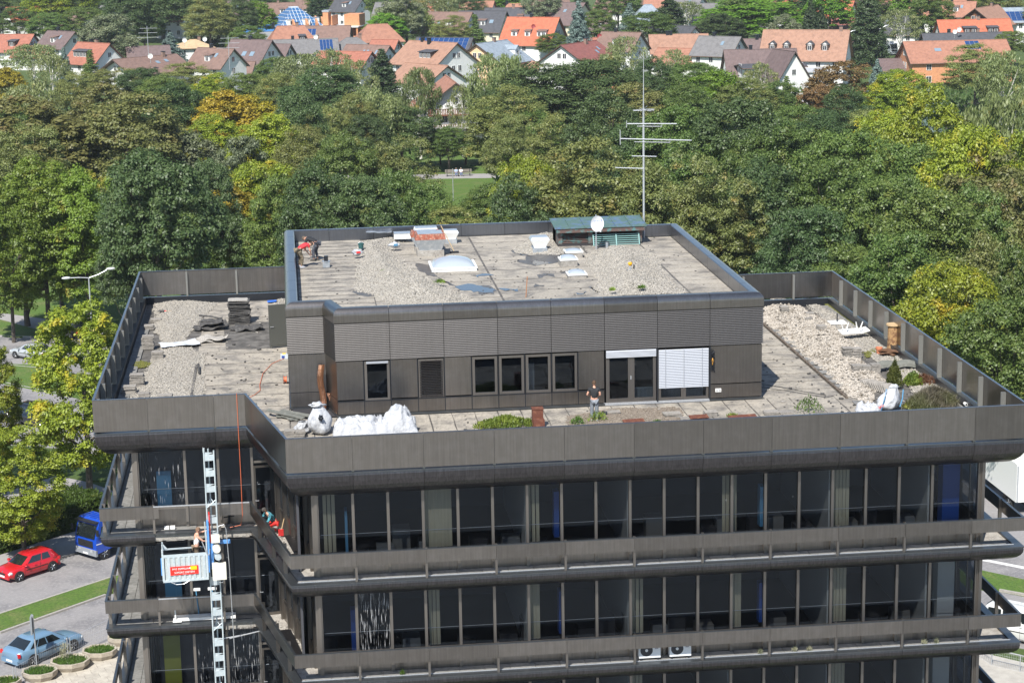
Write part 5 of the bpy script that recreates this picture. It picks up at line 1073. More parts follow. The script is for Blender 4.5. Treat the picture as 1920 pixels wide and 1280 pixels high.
kind(MB().prism([(-60,-200),(70,-200),(70,-6),(23,-4),(-6,-4),(-12,4),(-30,4),(-60,-40)],GZ-.3,GZ+.05).build('unseen_forecourt', mat('unseen_forecourt_paving',(.25,.245,.235),.9,0,(.3,(.20,.195,.185),.4,.7))),'structure')  # unseen paving, added for the window glass and bronze panels to reflect
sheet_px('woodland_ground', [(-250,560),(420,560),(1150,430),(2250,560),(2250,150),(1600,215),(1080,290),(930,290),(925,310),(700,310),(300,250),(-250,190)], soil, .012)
sheet_px('lawn', [(-300,575),(420,640),(640,520),(380,430),(-300,430)], lawn, .020)
sheet_px('park_lawn', [(740,420),(1040,420),(1010,285),(760,285)], lawn, .020)
sheet_px('park_path', [(640,338),(1000,333),(1000,325),(640,329)], asph2, .028)
sheet_px('footpath', [(-300,575),(0,588),(155,609),(420,655),(420,672),(155,640),(76,620),(0,600),(-300,588)], asph2, .10)
sheet_px('lawn', [(-300,588),(0,601),(70,620),(70,630),(30,634),(0,631),(-300,622)], lawn, .14)
sheet_px('road', [(-500,618),(0,630),(40,634),(80,626),(420,690),(420,760),(150,705),(60,686),(0,684),(-500,675)], asph, .03)
sheet_px('lawn', [(-500,677),(0,684),(60,686),(150,705),(420,760),(420,800),(112,741),(7,720),(-500,700)], lawn, .14)
sheet_px('road', [(-500,700),(7,720),(112,741),(420,802),(420,900),(130,842),(-500,800)], asph, .03)
sheet_px('lawn', [(-500,802),(130,845),(300,880),(300,900),(165,903),(105,892),(0,926),(-500,990)], grassm, .10)
sheet_px('parking_area', [(-500,1000),(0,926),(105,892),(165,904),(240,930),(200,945),(0,985),(-500,1090)], asph2, .035)
sheet_px('pavement', [(-500,1190),(0,1043),(133,1001),(300,955),(300,985),(143,1038),(106,1048),(0,1080),(-500,1240)], asph2, .12)
sheet_px('road', [(-500,1242),(0,1082),(106,1050),(143,1040),(330,985),(330,1050),(207,1086),(0,1154),(-500,1330)], asph, .03)
sheet_px('grass_strip', [(-500,1332),(0,1154),(207,1086),(330,1047),(330,1078),(199,1115),(0,1186),(-500,1375)], lawn, .13)
sheet_px('road', [(-500,1377),(0,1188),(199,1117),(330,1080),(330,1150),(213,1203),(73,1254),(-60,1310),(-500,1500)], asph, .03)
PV = sheet_px('pavement', [(-60,1311),(73,1256),(213,1205),(330,1152),(420,1180),(420,1420),(-60,1420)], asph2, .12)
for (a, b) in (((0,1188),(199,1117)),((207,1085),(0,1153)),((0,1081),(140,1040)),((73,1255),(213,1204)),((7,719),(112,740)),((0,631),(60,633)),((0,685),(100,694)),((1874,1108),(1930,1118))):
    A_ = at(*a,GZ); B_ = at(*b,GZ); n = max(2,int((B_-A_).length/2)); d = (B_-A_)/n; nn = Vector((-d.y,d.x,0)).normalized()*.08
    par = thing('kerb', 'row of kerb stones from pixel edge' , 'kerb') if 0 else bpy.data.objects.new('kerb', None)
    COL.objects.link(par); par['kind'] = 'structure'
    for k in range(n):
        p = A_+d*k; q = p+d*.985; MB().add([(p-nn)[:2]+(GZ-.1,),(q-nn)[:2]+(GZ-.1,),(q+nn)[:2]+(GZ-.1,),(p+nn)[:2]+(GZ-.1,),(p-nn)[:2]+(GZ+.15,),(q-nn)[:2]+(GZ+.15,),(q+nn)[:2]+(GZ+.15,),(p+nn)[:2]+(GZ+.15,)],[(3,2,1,0),(4,5,6,7),(0,1,5,4),(1,2,6,5),(2,3,7,6),(3,0,4,7)]).build('kerb_stone', kerbm, par)
# pavement slabs near the planters
o_ = at(150,1262,GZ); sl = MB().box(-.38,.38,-.38,.38,-.02,.02).mesh('pavement_slab', mat('buff_pavement_slab',(.44,.41,.35),.9,0,(3,(.33,.30,.26),.4,.7),jit=.10))
for i in range(13):
    for j in range(9):
        ob('pavement_slab', sl, PV, (o_.x-3+.8*i*.94+j*.25, o_.y-4.2+.8*j+i*.22, GZ+.135), R(17))
# right side streets
sheet_px('road', [(1780,930),(2300,1010),(2300,1150),(1920,1086),(1780,1060)], asph, .03)
sheet_px('road_line', [(1780,1038),(1856,1050),(1960,1070),(1960,1075),(1856,1054),(1780,1042)], roadwhite, .036)
sheet_px('grass_strip', [(1780,1060),(1841,1072),(1920,1089),(2100,1120),(2100,1150),(1920,1117),(1874,1108),(1780,1100)], lawn, .13)
sheet_px('road', [(1780,1102),(1874,1110),(1920,1119),(2100,1152),(2100,1250),(1780,1190)], asph, .03)
PR = sheet_px('pavement', [(1780,1192),(1835,1225),(1920,1245),(2100,1290),(2100,1500),(1700,1500)], mat('pale_concrete_paving',(.42,.40,.36),.9,0,(2,(.33,.31,.28),.4,.7)), .12)
sheet_px('parking_area', [(1780,880),(2300,930),(2300,1010),(1780,930)], asph, .028)
# wire fence, right
fp = [at(u,v,GZ) for u,v in ((1800,1212),(1859,1250),(1912,1262),(1975,1280))]
t = thing('wire_fence', 'low grey wire mesh fence with a top rail at the bottom right', 'fence')
for k, p in enumerate(fp): MB().tube([(p.x,p.y,GZ),(p.x,p.y,GZ+1.05)],.035,6).build('fence_post', galv, t)
for k in range(len(fp)-1):
    a, b = fp[k], fp[k+1]; MB().tube([(a.x,a.y,GZ+1.05),(b.x,b.y,GZ+1.05)],.035,6).build('top_rail', galv, t); m = MB(); n = 16
    for q in range(n): p = a.lerp(b,q/n); m.tube([(p.x,p.y,GZ+.1),(p.x,p.y,GZ+1.0)],.006,3)
    for q in range(6): z = GZ+.12+q*.17; m.tube([(a.x,a.y,z),(b.x,b.y,z)],.006,3)
    m.build('wire_mesh', galv, t)
# ------------------------------------------------------------------ vehicles
tyre = mat('tyre_rubber', (.015,.015,.016), .8); rimm = mat('alloy_rim', (.55,.56,.58), .3, .8); cglass = mat('car_glass', (.012,.016,.018), .05, 0, spec=.9, coat=.5); chrome = mat('chrome', (.6,.6,.6), .15, 1)
lampw = mat('headlight_glass', (.62,.66,.70), .1, coat=1); lampr = mat('tail_light', (.55,.015,.02), .2, coat=1); platem = mat('number_plate', (.75,.75,.76), .4); blackp = mat('black_plastic', (.02,.02,.022), .5)
def wheel(par, x, y, r, side):
    w = MB().lathe([(r*.62,-.10),(r*.95,-.11),(r,-.07),(r,.07),(r*.95,.11),(r*.62,.10)],20,(x,y,r),'y').build('wheel', tyre, par)
    m = MB().lathe([(r*.63,side*.085),(r*.60,side*.10),(r*.52,side*.06)],18,(x,y,r),'y')
    for k in range(5):
        a = k*1.2566; m.tube([(x+.05*math.cos(a),y+side*.09,r+.05*math.sin(a)),(x+r*.6*math.cos(a),y+side*.10,r+r*.6*math.sin(a))],.028,4)
    m.build('rim', rimm, w); return w
def car(label, u, v, head, colr, typ, rough=.3, z=GZ+.03, name='parked_car', center=None):
    P = dict(hatch=dict(L=3.9,W=1.65,H=1.46,belt=.92,hood=.88,nose=.70,xf0=1.05,xf1=.25,xr1=-1.45,xr0=-1.88,tail=.95,wb=2.46),
             sedan=dict(L=4.65,W=1.78,H=1.46,belt=.93,hood=.86,nose=.68,xf0=1.15,xf1=.30,xr1=-1.15,xr0=-2.0,tail=1.0,wb=2.75),
             suv=dict(L=4.6,W=1.85,H=1.72,belt=1.08,hood=1.02,nose=.85,xf0=1.10,xf1=.45,xr1=-1.85,xr0=-2.22,tail=1.08,wb=2.7),
             van=dict(L=4.9,W=1.9,H=1.95,belt=1.15,hood=1.10,nose=.9,xf0=1.5,xf1=.85,xr1=-2.2,xr0=-2.4,tail=1.15,wb=3.0))[typ]
    paint = mat('car_paint_%s' % name+str(colr), colr, rough, .15, coat=1.0)
    p = center or at(u, v, GZ); t = thing(name, label, 'car' if typ != 'van' else 'van', (p.x,p.y,z), head)
    L, Wd = P['L'], P['W']/2; h = L/2; xs = [-h,-h+.06,-h+.25,P['xr0'],-1.2,-.6,0,.5,P['xf0'],P['xf0']+.35,h-.35,h-.10,h]; m = MB(); V = []
    for x in xs:
        tt = abs(x)/h; wv = Wd*(1-.20*max(0,(tt-.72)/.28)**2); 
        if x >= P['xf0']: zt = lerp(P['hood'],P['nose'],((x-P['xf0'])/(h-P['xf0']))**2)
        elif x <= P['xr0']: zt = P['tail']-.10*((P['xr0']-x)/(h+P['xr0']+.01))
        else: zt = P['belt']
        if x in (xs[0],): zt -= .12
        if x == xs[-1]: zt -= .1
        zb = .22 if tt < .93 else .30
        V.append([(x,-wv*.90,zb),(x,-wv*1.0,zb+.16),(x,-wv*1.0,lerp(zb,zt,.62)),(x,-wv*.94,zt-.03),(x,-wv*.70,zt+.02),(x,0,zt+.045),(x,wv*.70,zt+.02),(x,wv*.94,zt-.03),(x,wv,lerp(zb,zt,.62)),(x,wv,zb+.16),(x,wv*.90,zb)])
    k = 11; n = len(xs); m.add([q for s in V for q in s], [(i*k+j,(i+1)*k+j,(i+1)*k+j+1,i*k+j+1) for i in range(n-1) for j in range(k-1)]+[list(range(k)),[(n-1)*k+j for j in range(k)]]+[(i*k+k-1,(i+1)*k+k-1,(i+1)*k,i*k) for i in range(n-1)])
    body = m.build('body', paint, t, smooth=True)
    # cabin
    zb, zt = P['belt']-.02, P['H']; wb, wt = Wd*.93, Wd*.72; x0,x1,x2,x3 = P['xr0']+.02,P['xr1'],P['xf1'],P['xf0']
    def sec(x, z):
        f = (z-zb)/(zt-zb); return lerp(wb,wt,f**1.15)
    rows = []
    for f in (0,.35,.7,.92,1.0):
        z = lerp(zb,zt-.05,f) if f < 1 else zt-.015; xr = lerp(x0,x1,f**.9); xf = lerp(x3,x2,f**.9); w_ = lerp(wb,wt,f) if f < 1 else wt*.9
        if f == 1: xr += .12; xf -= .14
        rows.append([(lerp(xr,xf,q),s*w_*(1-.05*(abs(q-.5)*2)**4),z) for s in (-1,) for q in (0,.2,.4,.6,.8,1)]+[(lerp(xr,xf,q),w_*(1-.05*(abs(q-.5)*2)**4),z) for q in (1,.8,.6,.4,.2,0)])
    m = MB(); kk = 12; m.add([q for r in rows for q in r], [(i*kk+j,i*kk+(j+1)%kk,(i+1)*kk+(j+1)%kk,(i+1)*kk+j) for i in range(4) for j in range(kk)]+[(4*kk+j,4*kk+j+1,4*kk+kk-2-j,4*kk+kk-1-j) for j in range(5)])
    m.build('cabin', paint, t, smooth=True)
    def W3(f, q, s, e=.014): 
        z = lerp(zb,zt-.05,f); xr = lerp(x0,x1,f**.9); xf = lerp(x3,x2,f**.9); w_ = lerp(wb,wt,f)*(1-.05*(abs(q-.5)*2)**4); return (lerp(xr,xf,q), s*(w_+e), z+.003)
    npan = {'hatch':[(.22,.46),(.50,.86)],'sedan':[(.12,.26),(.29,.53),(.56,.86)],'suv':[(.06,.28),(.31,.56),(.59,.88)],'van':[(.06,.30),(.33,.6),(.63,.9)]}[typ]
    for s in (-1,1):
        for a, b in npan:
            n_ = 3; mm_ = MB(); mm_.grid(lambda i,j: W3(.14+.72*i, lerp(a,b,j), s), 3, 4); mm_.build('side_window', cglass, t, smooth=True)
        mr = MB().obox((P['xf0']-.28, s*(Wd+.08), P['belt']+.06),(.14,.20,.13)).build('mirror', paint, t)
        MB().obox((-.1,s*(Wd*.995),lerp(.3,P['belt'],.5)),(L*.42,.03,.05)).build('side_moulding', blackp, t)
        MB().obox((.0,s*(Wd*1.0),P['belt']-.12),(.16,.04,.03)).build('door_handle', paint, t)
        for xx in ([-.35,P['xf0']-.22] if typ == 'hatch' else [-1.05,-.05,P['xf0']-.22]): MB().obox((xx,s*Wd*1.0,lerp(.28,P['belt'],.5)),(.012,.012,P['belt']-.30)).build('door_gap', blackp, body)
        hl = MB(); hl.grid(lambda i,j: (h-.42+.36*i-.02*j, s*(Wd*(.95-.42*i*(.3+.7*1))+.0)*1.0, P['nose']-.06-.13*j+.10*(1-i)), 4, 3)
        MB().obox((h-.18,s*Wd*.68,P['nose']-.10),(.26,.34,.15),-s*.45,0,.25).build('headlight', lampw, t, smooth=True)
        MB().obox((-h+.09,s*Wd*.76,P['tail']-.20),(.16,.30,.20 if typ != 'suv' else .42),s*.35).build('tail_light', lampr, t)
        for xw in (-P['wb']/2-.02,P['wb']/2+.05):
            MB().lathe([(.37,s*.0),(.37,s*.02)],20,(xw,s*(Wd-.002),.33),'y').build('wheel_arch', blackp, body)
            wheel(t, xw, s*(Wd-.07), .315, s)
    def scr(x_a, x_b, sgn, name):
        def fn(i, j):
            f = .10+.80*i; z = lerp(zb,zt-.05,f); x = lerp(x_a,x_b,f**.9); w_ = lerp(wb,wt,f)*.88; bow = .10*(1-(2*j-1)**2); return (x+sgn*(.025+bow*.6), (2*j-1)*w_, z+.008)
        MB().grid(fn, 4, 8).build(name, cglass, t, smooth=True)
    scr(x3, x2, 1, 'windscreen'); scr(x0, x1, -1, 'rear_window')
    # bumper, grille and plates
    MB().box(h-.06,h+.03,-Wd*.78,Wd*.78,.24,.42).build('bumper', blackp if typ == 'suv' else paint, t); MB().box(h-.05,h+.02,-Wd*.32,Wd*.32,P['nose']-.22,P['nose']-.10).build('grille', blackp, t)
    MB().box(-h-.04,-h+.06,-Wd*.80,Wd*.80,.26,.50).build('bumper', blackp if typ == 'suv' else paint, t)
    MB().box(h+.03,h+.05,-.26,.26,.34,.45).build('number_plate', platem, t); MB().box(-h-.055,-h-.04,-.26,.26,.36,.47).build('number_plate', platem, t)
    MB().lathe([(.055,0),(.055,.02)],14,(h-.02,0,P['nose']-.03),'x').build('emblem', chrome, t)
    if typ in ('suv',):
        for s in (-1,1): MB().tube([(x1+.1,s*wt*.85,zt+.03),(x2-.1,s*wt*.85,zt+.03)],.025,5).build('roof_rail', blackp, t)
    return t
hd = lambda a, b: math.atan2((at(*b,GZ)-at(*a,GZ)).y, (at(*b,GZ)-at(*a,GZ)).x)
r1 = hd((199,1080),(0,1145)); r2_ = hd((0,1188),(199,1117)); r3 = hd((7,725),(112,746)); r4 = hd((110,650),(0,632))
car('bright red three door hatchback driving left below the hedge', 54, 1076, r1, (.55,.012,.02), 'hatch', name='red_car')
car('light blue saloon car parked beside the round planters', 82, 1228, r2_, (.15,.26,.38), 'sedan', .35)
car('black off-road car under the yellow trees left of the building, with roof rails', 72, 797, r3+.05, (.008,.012,.02), 'suv')
car('dark blue car half hidden by leaves at the left edge of the photo', 12, 778, r3+.02, (.015,.04,.07), 'hatch')
car('black family car with rear window seen, parked beside the young tree', 117, 633, r4+.25, (.012,.012,.016), 'suv')
car('silver car mostly covered by the yellow green crown, upper road', 62, 672, r4, (.40,.42,.43), 'sedan')
car('white van cut by the right edge of the photo at the balcony corner', 1925, 1200, hd((1841,1150),(1950,1172)), (.72,.73,.73), 'van', name='parked_van')
# blue lorry
def lorry(label, center, head, cabcol, L=6.5, hh=3.3, boxm=None, name='lorry', cabfirst=True, letters=None):
    t = thing(name, label, 'lorry', (center.x,center.y,GZ+.03), head); pc = mat('lorry_paint'+str(cabcol), cabcol, .35, coat=.8)
    w = 1.15; m = MB()
    prof = [(-1.7,.75),(0,.55),(.0,1.35),(-.05,1.7),(-.38,2.75),(-.55,2.9),(-1.7,2.9)]
    m.ext([(x,-w,z) for x,z in prof],(0,2*w,0)); cab = m.build('cab', pc, t)
    MB().add([(.0,-w*.86,1.62),(.0,w*.86,1.62),(-.30,w*.86,2.52),(-.30,-w*.86,2.52)],[(0,1,2,3)]).build('windscreen', cglass, t).location.x = .035
    for s in (-1,1):
        MB().add([(-.35,s*(w+.01),1.62),(-1.15,s*(w+.01),1.62),(-1.15,s*(w+.01),2.45),(-.55,s*(w+.01),2.45)],[(0,1,2,3)]).build('side_window', cglass, t)
        MB().obox((.02,s*(w+.22),2.15),(.10,.2,.45)).build('mirror', blackp, t); MB().obox((-.72,s*(w+.006),1.25),(1.4,.012,.06)).build('white_stripe', white, t)
        MB().box(-.02,.06,s*w*.62-.17,s*w*.62+.17,.62,.80).build('headlight', lampw, t)
        for xw in (-.75,-L+1.5): wheel(t, xw, s*(w-.12), .46, s)
    MB().box(-.10,.06,-w,w,.38,.82).build('bumper', mat('grey_bumper',(.25,.27,.30),.6), t); MB().box(.0,.05,-w*.68,w*.68,.95,1.42).build('grille', blackp, t); MB().box(.06,.08,-.27,.27,.42,.54).build('number_plate', platem, t)
    MB().box(-.55,-.05,-w*.95,w*.95,2.72,2.80).build('sun_visor', blackp, t)
    for k in range(5): MB().box(-1.5,-.6,-w*.8+k*.42,-w*.8+k*.42+.06,2.9,2.94).build('roof_rib', pc, t)
    if letters: textobj(letters, .24, chrome, t, (.06,0,1.22), (R(90),0,R(90)))
    MB().box(-L,-1.75,-.45,.45,.55,.80).build('chassis', blackp, t)
    MB().box(-L,-1.85,-1.22,1.22,.95,hh).build('cargo_box', boxm or white, t)
    return t
d_ = hd((260,985),(150,1020)); p = at(153,1057,GZ); lorry('blue lorry with white plate driving out from behind the building', Vector((p.x+.25,p.y+.9,0)), d_, (.008,.06,.42), 6.8, 2.3, mat('grey_lorry_bed',(.2,.22,.25),.6), letters='MAN').scale = (.92,.92,.92)
# white lorry at the right
p = at(1903,968,GZ); hdw = hd((1903,968),(1850,925)); dv = Vector((math.cos(hdw),math.sin(hdw),0)); sv = Vector((-dv.y,dv.x,0))
c_ = p+dv*8.0-sv*1.25; t = lorry('big white box lorry at the right edge behind the balconies', c_, hdw, (.7,.7,.7), 8.0, 3.6)
MB().box(-8.04,-8.0,-.02,.02,1.0,3.5).box(-8.04,-8.0,-1.2,-1.1,1.0,3.5).box(-8.04,-8.0,1.1,1.2,1.0,3.5).build('rear_door_frame', galv, t)
# street lamp with two arms
p = at(178,703,GZ); t = thing('street_lamp', 'street lamp with two arms left of the roof corner', 'street lamp', (p.x,p.y,GZ), R(8))
MB().tube([(0,0,0),(0,0,8.9)],[.10,.06],10).build('pole', galv, t)
for s, dz in ((-1,-.05),(1,.45)): MB().tube([(0,0,8.85),(s*.8,0,8.95+dz*.3),(s*1.6,0,9.0+dz)],.04,6).build('arm', galv, t); m = MB(); lump(m,(s*1.95,0,9.02+dz*1.2),(.42,.17,.12),3,.03,8,12); m.build('lamp_head', mat('lamp_grey',(.55,.56,.57),.4), t, smooth=True)
# planters
conc = mat('washed_concrete', (.40,.35,.28), .9, 0, (4,(.28,.24,.19),.4,.7), (40,(.5,.46,.4),.5,.7), bump=(30,.6,.03))
for k, (u,v,r,lb) in enumerate(((186,1243,1.0,'round concrete planter with grass nearest the light blue car front'),(130,1264,1.12,'largest round concrete planter with a tall pale weed in it'),(73,1283,1.0,'round concrete planter with yellow flower at the bottom edge'),(227,1216,.8,'round concrete planter half hidden behind the balcony corner'),(12,1300,.8,'round concrete planter cut by the bottom left corner'))):
    p = at(u,v,GZ); t = thing('planter', lb, 'planter', (p.x,p.y+r*.6,GZ+.12), 0, 'round concrete planters'); t.scale = (1,.85,1)
    MB().lathe([(r*.78,0),(r*.98,.30),(r,.52),(r*.88,.52),(r*.84,.40)],9).build('tub', conc, t); MB().lathe([(r*.86,.38),(r*.86,.42)],16).build('soil', soil, t)
    ob('grass', tuft(900, lambda q, r=r: ((lambda a, d: (d*math.cos(a),d*math.sin(a),.42))(q.uniform(0,6.28), r*.84*q.random()**.5)), .16, L_grass, 5+k, .02), t)
    if k == 1: ob('pale_weed', tuft(260, lambda q: (q.gauss(-.3,.15),q.gauss(.3,.12),q.uniform(.5,1.3)), .14, MATS['pale_succulent'], 55, .015), t)
p = at(70,1258,GZ); t = thing('sign_post', 'narrow signboard on a pole in front of the light blue car', 'sign', (p.x,p.y,GZ+.1)); MB().tube([(0,0,0),(-.03,0,3.2)],.04,7).build('pole', galv, t); MB().obox((-.12,.0,2.65),(.10,.62,1.0)).build('signboard', mat('grey_signboard',(.22,.24,.26),.6), t)
fp = [at(u,v,GZ) for u,v in ((27,1292),(128,1236),(212,1196))]; t = thing('mesh_fence', 'temporary wire fence in front of the light blue car', 'fence')
for p in fp[:2]: MB().tube([(p.x,p.y,GZ),(p.x,p.y,GZ+1.3)],.035,6).build('fence_post', galv, t); MB().tube([(p.x+.15,p.y,GZ),(p.x+.15,p.y,GZ+1.3)],.025,6).build('fence_post', galv, t)
m = MB()
for a, b in zip(fp[:-1],fp[1:]):
    for q in range(26): p = a.lerp(b,q/26); m.tube([(p.x,p.y,GZ+.1),(p.x,p.y,GZ+1.25)],.005,3)
    for z in (.15,.45,.8,1.25): m.tube([(a.x,a.y,GZ+z),(b.x,b.y,GZ+z)],.010 if z > 1 else .006,3)
m.build('wire_mesh', galv, t)
# hedge
hp1 = [(-420,1165),(0,1040),(60,1022),(133,999),(215,975)]; hedge = thing('hedge', 'long dense green hedge between the parking area and the pavement', 'hedge'); m_h = leafmat('hedge_leaf', (.045,.085,.012), (.09,.15,.025), (.16,.17,.03), .66)
r2 = random.Random(5)
def hf(q):
    k = q.random(); 
    s = k*(len(hp1)-1); i = min(int(s),len(hp1)-2); a = at(*hp1[i],GZ); b = at(*hp1[i+1],GZ); p = a.lerp(b,s-i); d = (b-a).normalized(); nn = Vector((-d.y,d.x,0)); w_ = 4.3*q.random(); top = 1.75+.35*mn.noise(Vector((p.x*.5,p.y*.5,w_*.7)))
    if q.random() < .35: return tuple(p+nn*q.uniform(0,.25)+Vector((0,0,top*q.random())))
    return tuple(p+nn*w_+Vector((0,0,top-q.random()*.25)))
ob('foliage', tuft(26000, hf, .22, m_h, 77, .07), hedge)
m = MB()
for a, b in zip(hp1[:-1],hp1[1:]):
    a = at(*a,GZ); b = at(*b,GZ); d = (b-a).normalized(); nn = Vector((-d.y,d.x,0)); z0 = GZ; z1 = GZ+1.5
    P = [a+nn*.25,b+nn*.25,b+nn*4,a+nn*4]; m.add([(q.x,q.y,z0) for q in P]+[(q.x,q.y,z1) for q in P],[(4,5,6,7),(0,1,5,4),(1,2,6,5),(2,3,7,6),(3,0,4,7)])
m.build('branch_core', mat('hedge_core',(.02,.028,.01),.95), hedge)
for k in range(7): q = at(20+k*32, 1032-k*9.5, GZ); MB().tube([(q.x,q.y+1.5,GZ),(q.x,q.y+1.5,GZ+1.4)],.06,5).build('stem', bark, hedge)
# park bench with two people
p = at(860,331,GZ); bench = thing('park_bench', 'long park bench on the lawn beyond the building', 'bench', (p.x,p.y,GZ+.05)); bw = mat('bench_wood',(.25,.22,.19),.8)
for k in range(3): MB().box(-2.0,2.0,.0+k*.15,.12+k*.15,.44,.48).build('seat_plank', bw, bench)
for k in range(3): MB().box(-2.0,2.0,.48,.51,.58+k*.14,.68+k*.14).build('back_plank', bw, bench)
for x in (-1.7,0,1.7): MB().box(x-.04,x+.04,.02,.46,0,.44).box(x-.04,x+.04,.46,.50,0,1.0).build('leg', edge, bench)
person('left one of the two people sitting on the park bench', (p.x-.35,p.y+.18,GZ+.03), R(180), SIT, mat('pale_blue_shirt',(.35,.45,.6)), mat('blue_jeans',(.08,.14,.26)), (.30,.28,.25), 1.4, shoel)
person('right one of the two people sitting on the park bench, in white', (p.x+.38,p.y+.18,GZ+.03), R(180), SIT, whitec, mat('blue_jeans',(.08,.14,.26)), (.45,.40,.32), 1.4, shoel)
p = at(850,377,GZ); tag(MB().tube([(0,0,0),(0,0,4.5)],.06,7).build('lamp_pole', galv, None, loc=(p.x,p.y,GZ)), 'thin pale pole in the clearing in front of the park bench', 'pole')
bmx = kind(OFFICE, 'x'); del OFFICE['kind']
# ================================================================== houses
plaster = mat('white_plaster', (.72,.72,.70), .85, 0, (.8,(.60,.60,.58),.5,.8)); cream_w = mat('cream_plaster', (.66,.60,.44), .85); peach = mat('peach_plaster', (.70,.50,.30), .85); greyw = mat('grey_plaster',(.42,.43,.45),.85)
brickw = mat('raw_orange_brick', (.55,.26,.13), .9, 0, (3,(.42,.18,.09),.45,.7)); pinkw = mat('pinkish_plaster', (.55,.36,.30), .85)
RO = {'orange': roofmat('orange_tiles', (.34,.16,.105)), 'bright': roofmat('bright_red_orange_tiles', (.46,.135,.07)), 'brick': roofmat('brick_red_tiles', (.34,.13,.085)), 'brown': roofmat('brown_tiles', (.20,.125,.10)),
 'dark': roofmat('anthracite_tiles', (.07,.072,.082)), 'grey': roofmat('grey_tiles', (.17,.165,.165)), 'plum': roofmat('plum_brown_tiles', (.15,.105,.10)), 'maroon': roofmat('maroon_tiles', (.24,.085,.07)), 'beige': roofmat('beige_tiles', (.52,.37,.22)), 'blue': roofmat('blue_grey_sheet', (.26,.31,.36)), 'tan': roofmat('tan_orange_tiles', (.34,.19,.13))}
trim = mat('dark_wood_trim', (.06,.04,.03), .8); winf = mat('white_window_frame', (.75,.75,.73), .5); wing = mat('house_window_glass', (.03,.035,.045), .06, spec=.9); solar = mat('solar_cell', (.015,.05,.16), .12, coat=.6); woodw = mat('brown_timber', (.17,.07,.035), .8); shut = mat('roller_shutter', (.66,.66,.64), .6); sky_g = mat('roof_window_glass', (.20,.27,.33), .08, spec=.9)
def fwin(par, c, w, h, axis, s, m=wing, frame=winf, shutter=False):
    """window on a wall: axis 'y' wall faces s*y; 'x' wall faces s*x"""
    f = MB(); x, y, z = c; t_ = .07
    if axis == 'y':
        for a in (-1,1): f.box(x+a*w/2-t_/2,x+a*w/2+t_/2,min(y,y+s*.06),max(y,y+s*.06),z-h/2,z+h/2)
        for a in (-1,1): f.box(x-w/2+t_/2,x+w/2-t_/2,min(y,y+s*.06),max(y,y+s*.06),z+a*h/2-t_/2,z+a*h/2+t_/2)
        f.box(x-.03,x+.03,min(y,y+s*.05),max(y,y+s*.05),z-h/2+t_/2,z+h/2-t_/2)
        o = f.build('window', frame, par); MB().box(x-w/2,x+w/2,min(y,y+s*.025),max(y,y+s*.025),z-h/2,z+h/2).build('pane', m, o)
    else:
        for a in (-1,1): f.box(min(x,x+s*.06),max(x,x+s*.06),y+a*w/2-t_/2,y+a*w/2+t_/2,z-h/2,z+h/2)
        for a in (-1,1): f.box(min(x,x+s*.06),max(x,x+s*.06),y-w/2+t_/2,y+w/2-t_/2,z+a*h/2-t_/2,z+a*h/2+t_/2)
        f.box(min(x,x+s*.05),max(x,x+s*.05),y-.03,y+.03,z-h/2+t_/2,z+h/2-t_/2)
        o = f.build('window', frame, par); MB().box(min(x,x+s*.025),max(x,x+s*.025),y-w/2,y+w/2,z-h/2,z+h/2).build('pane', m, o)
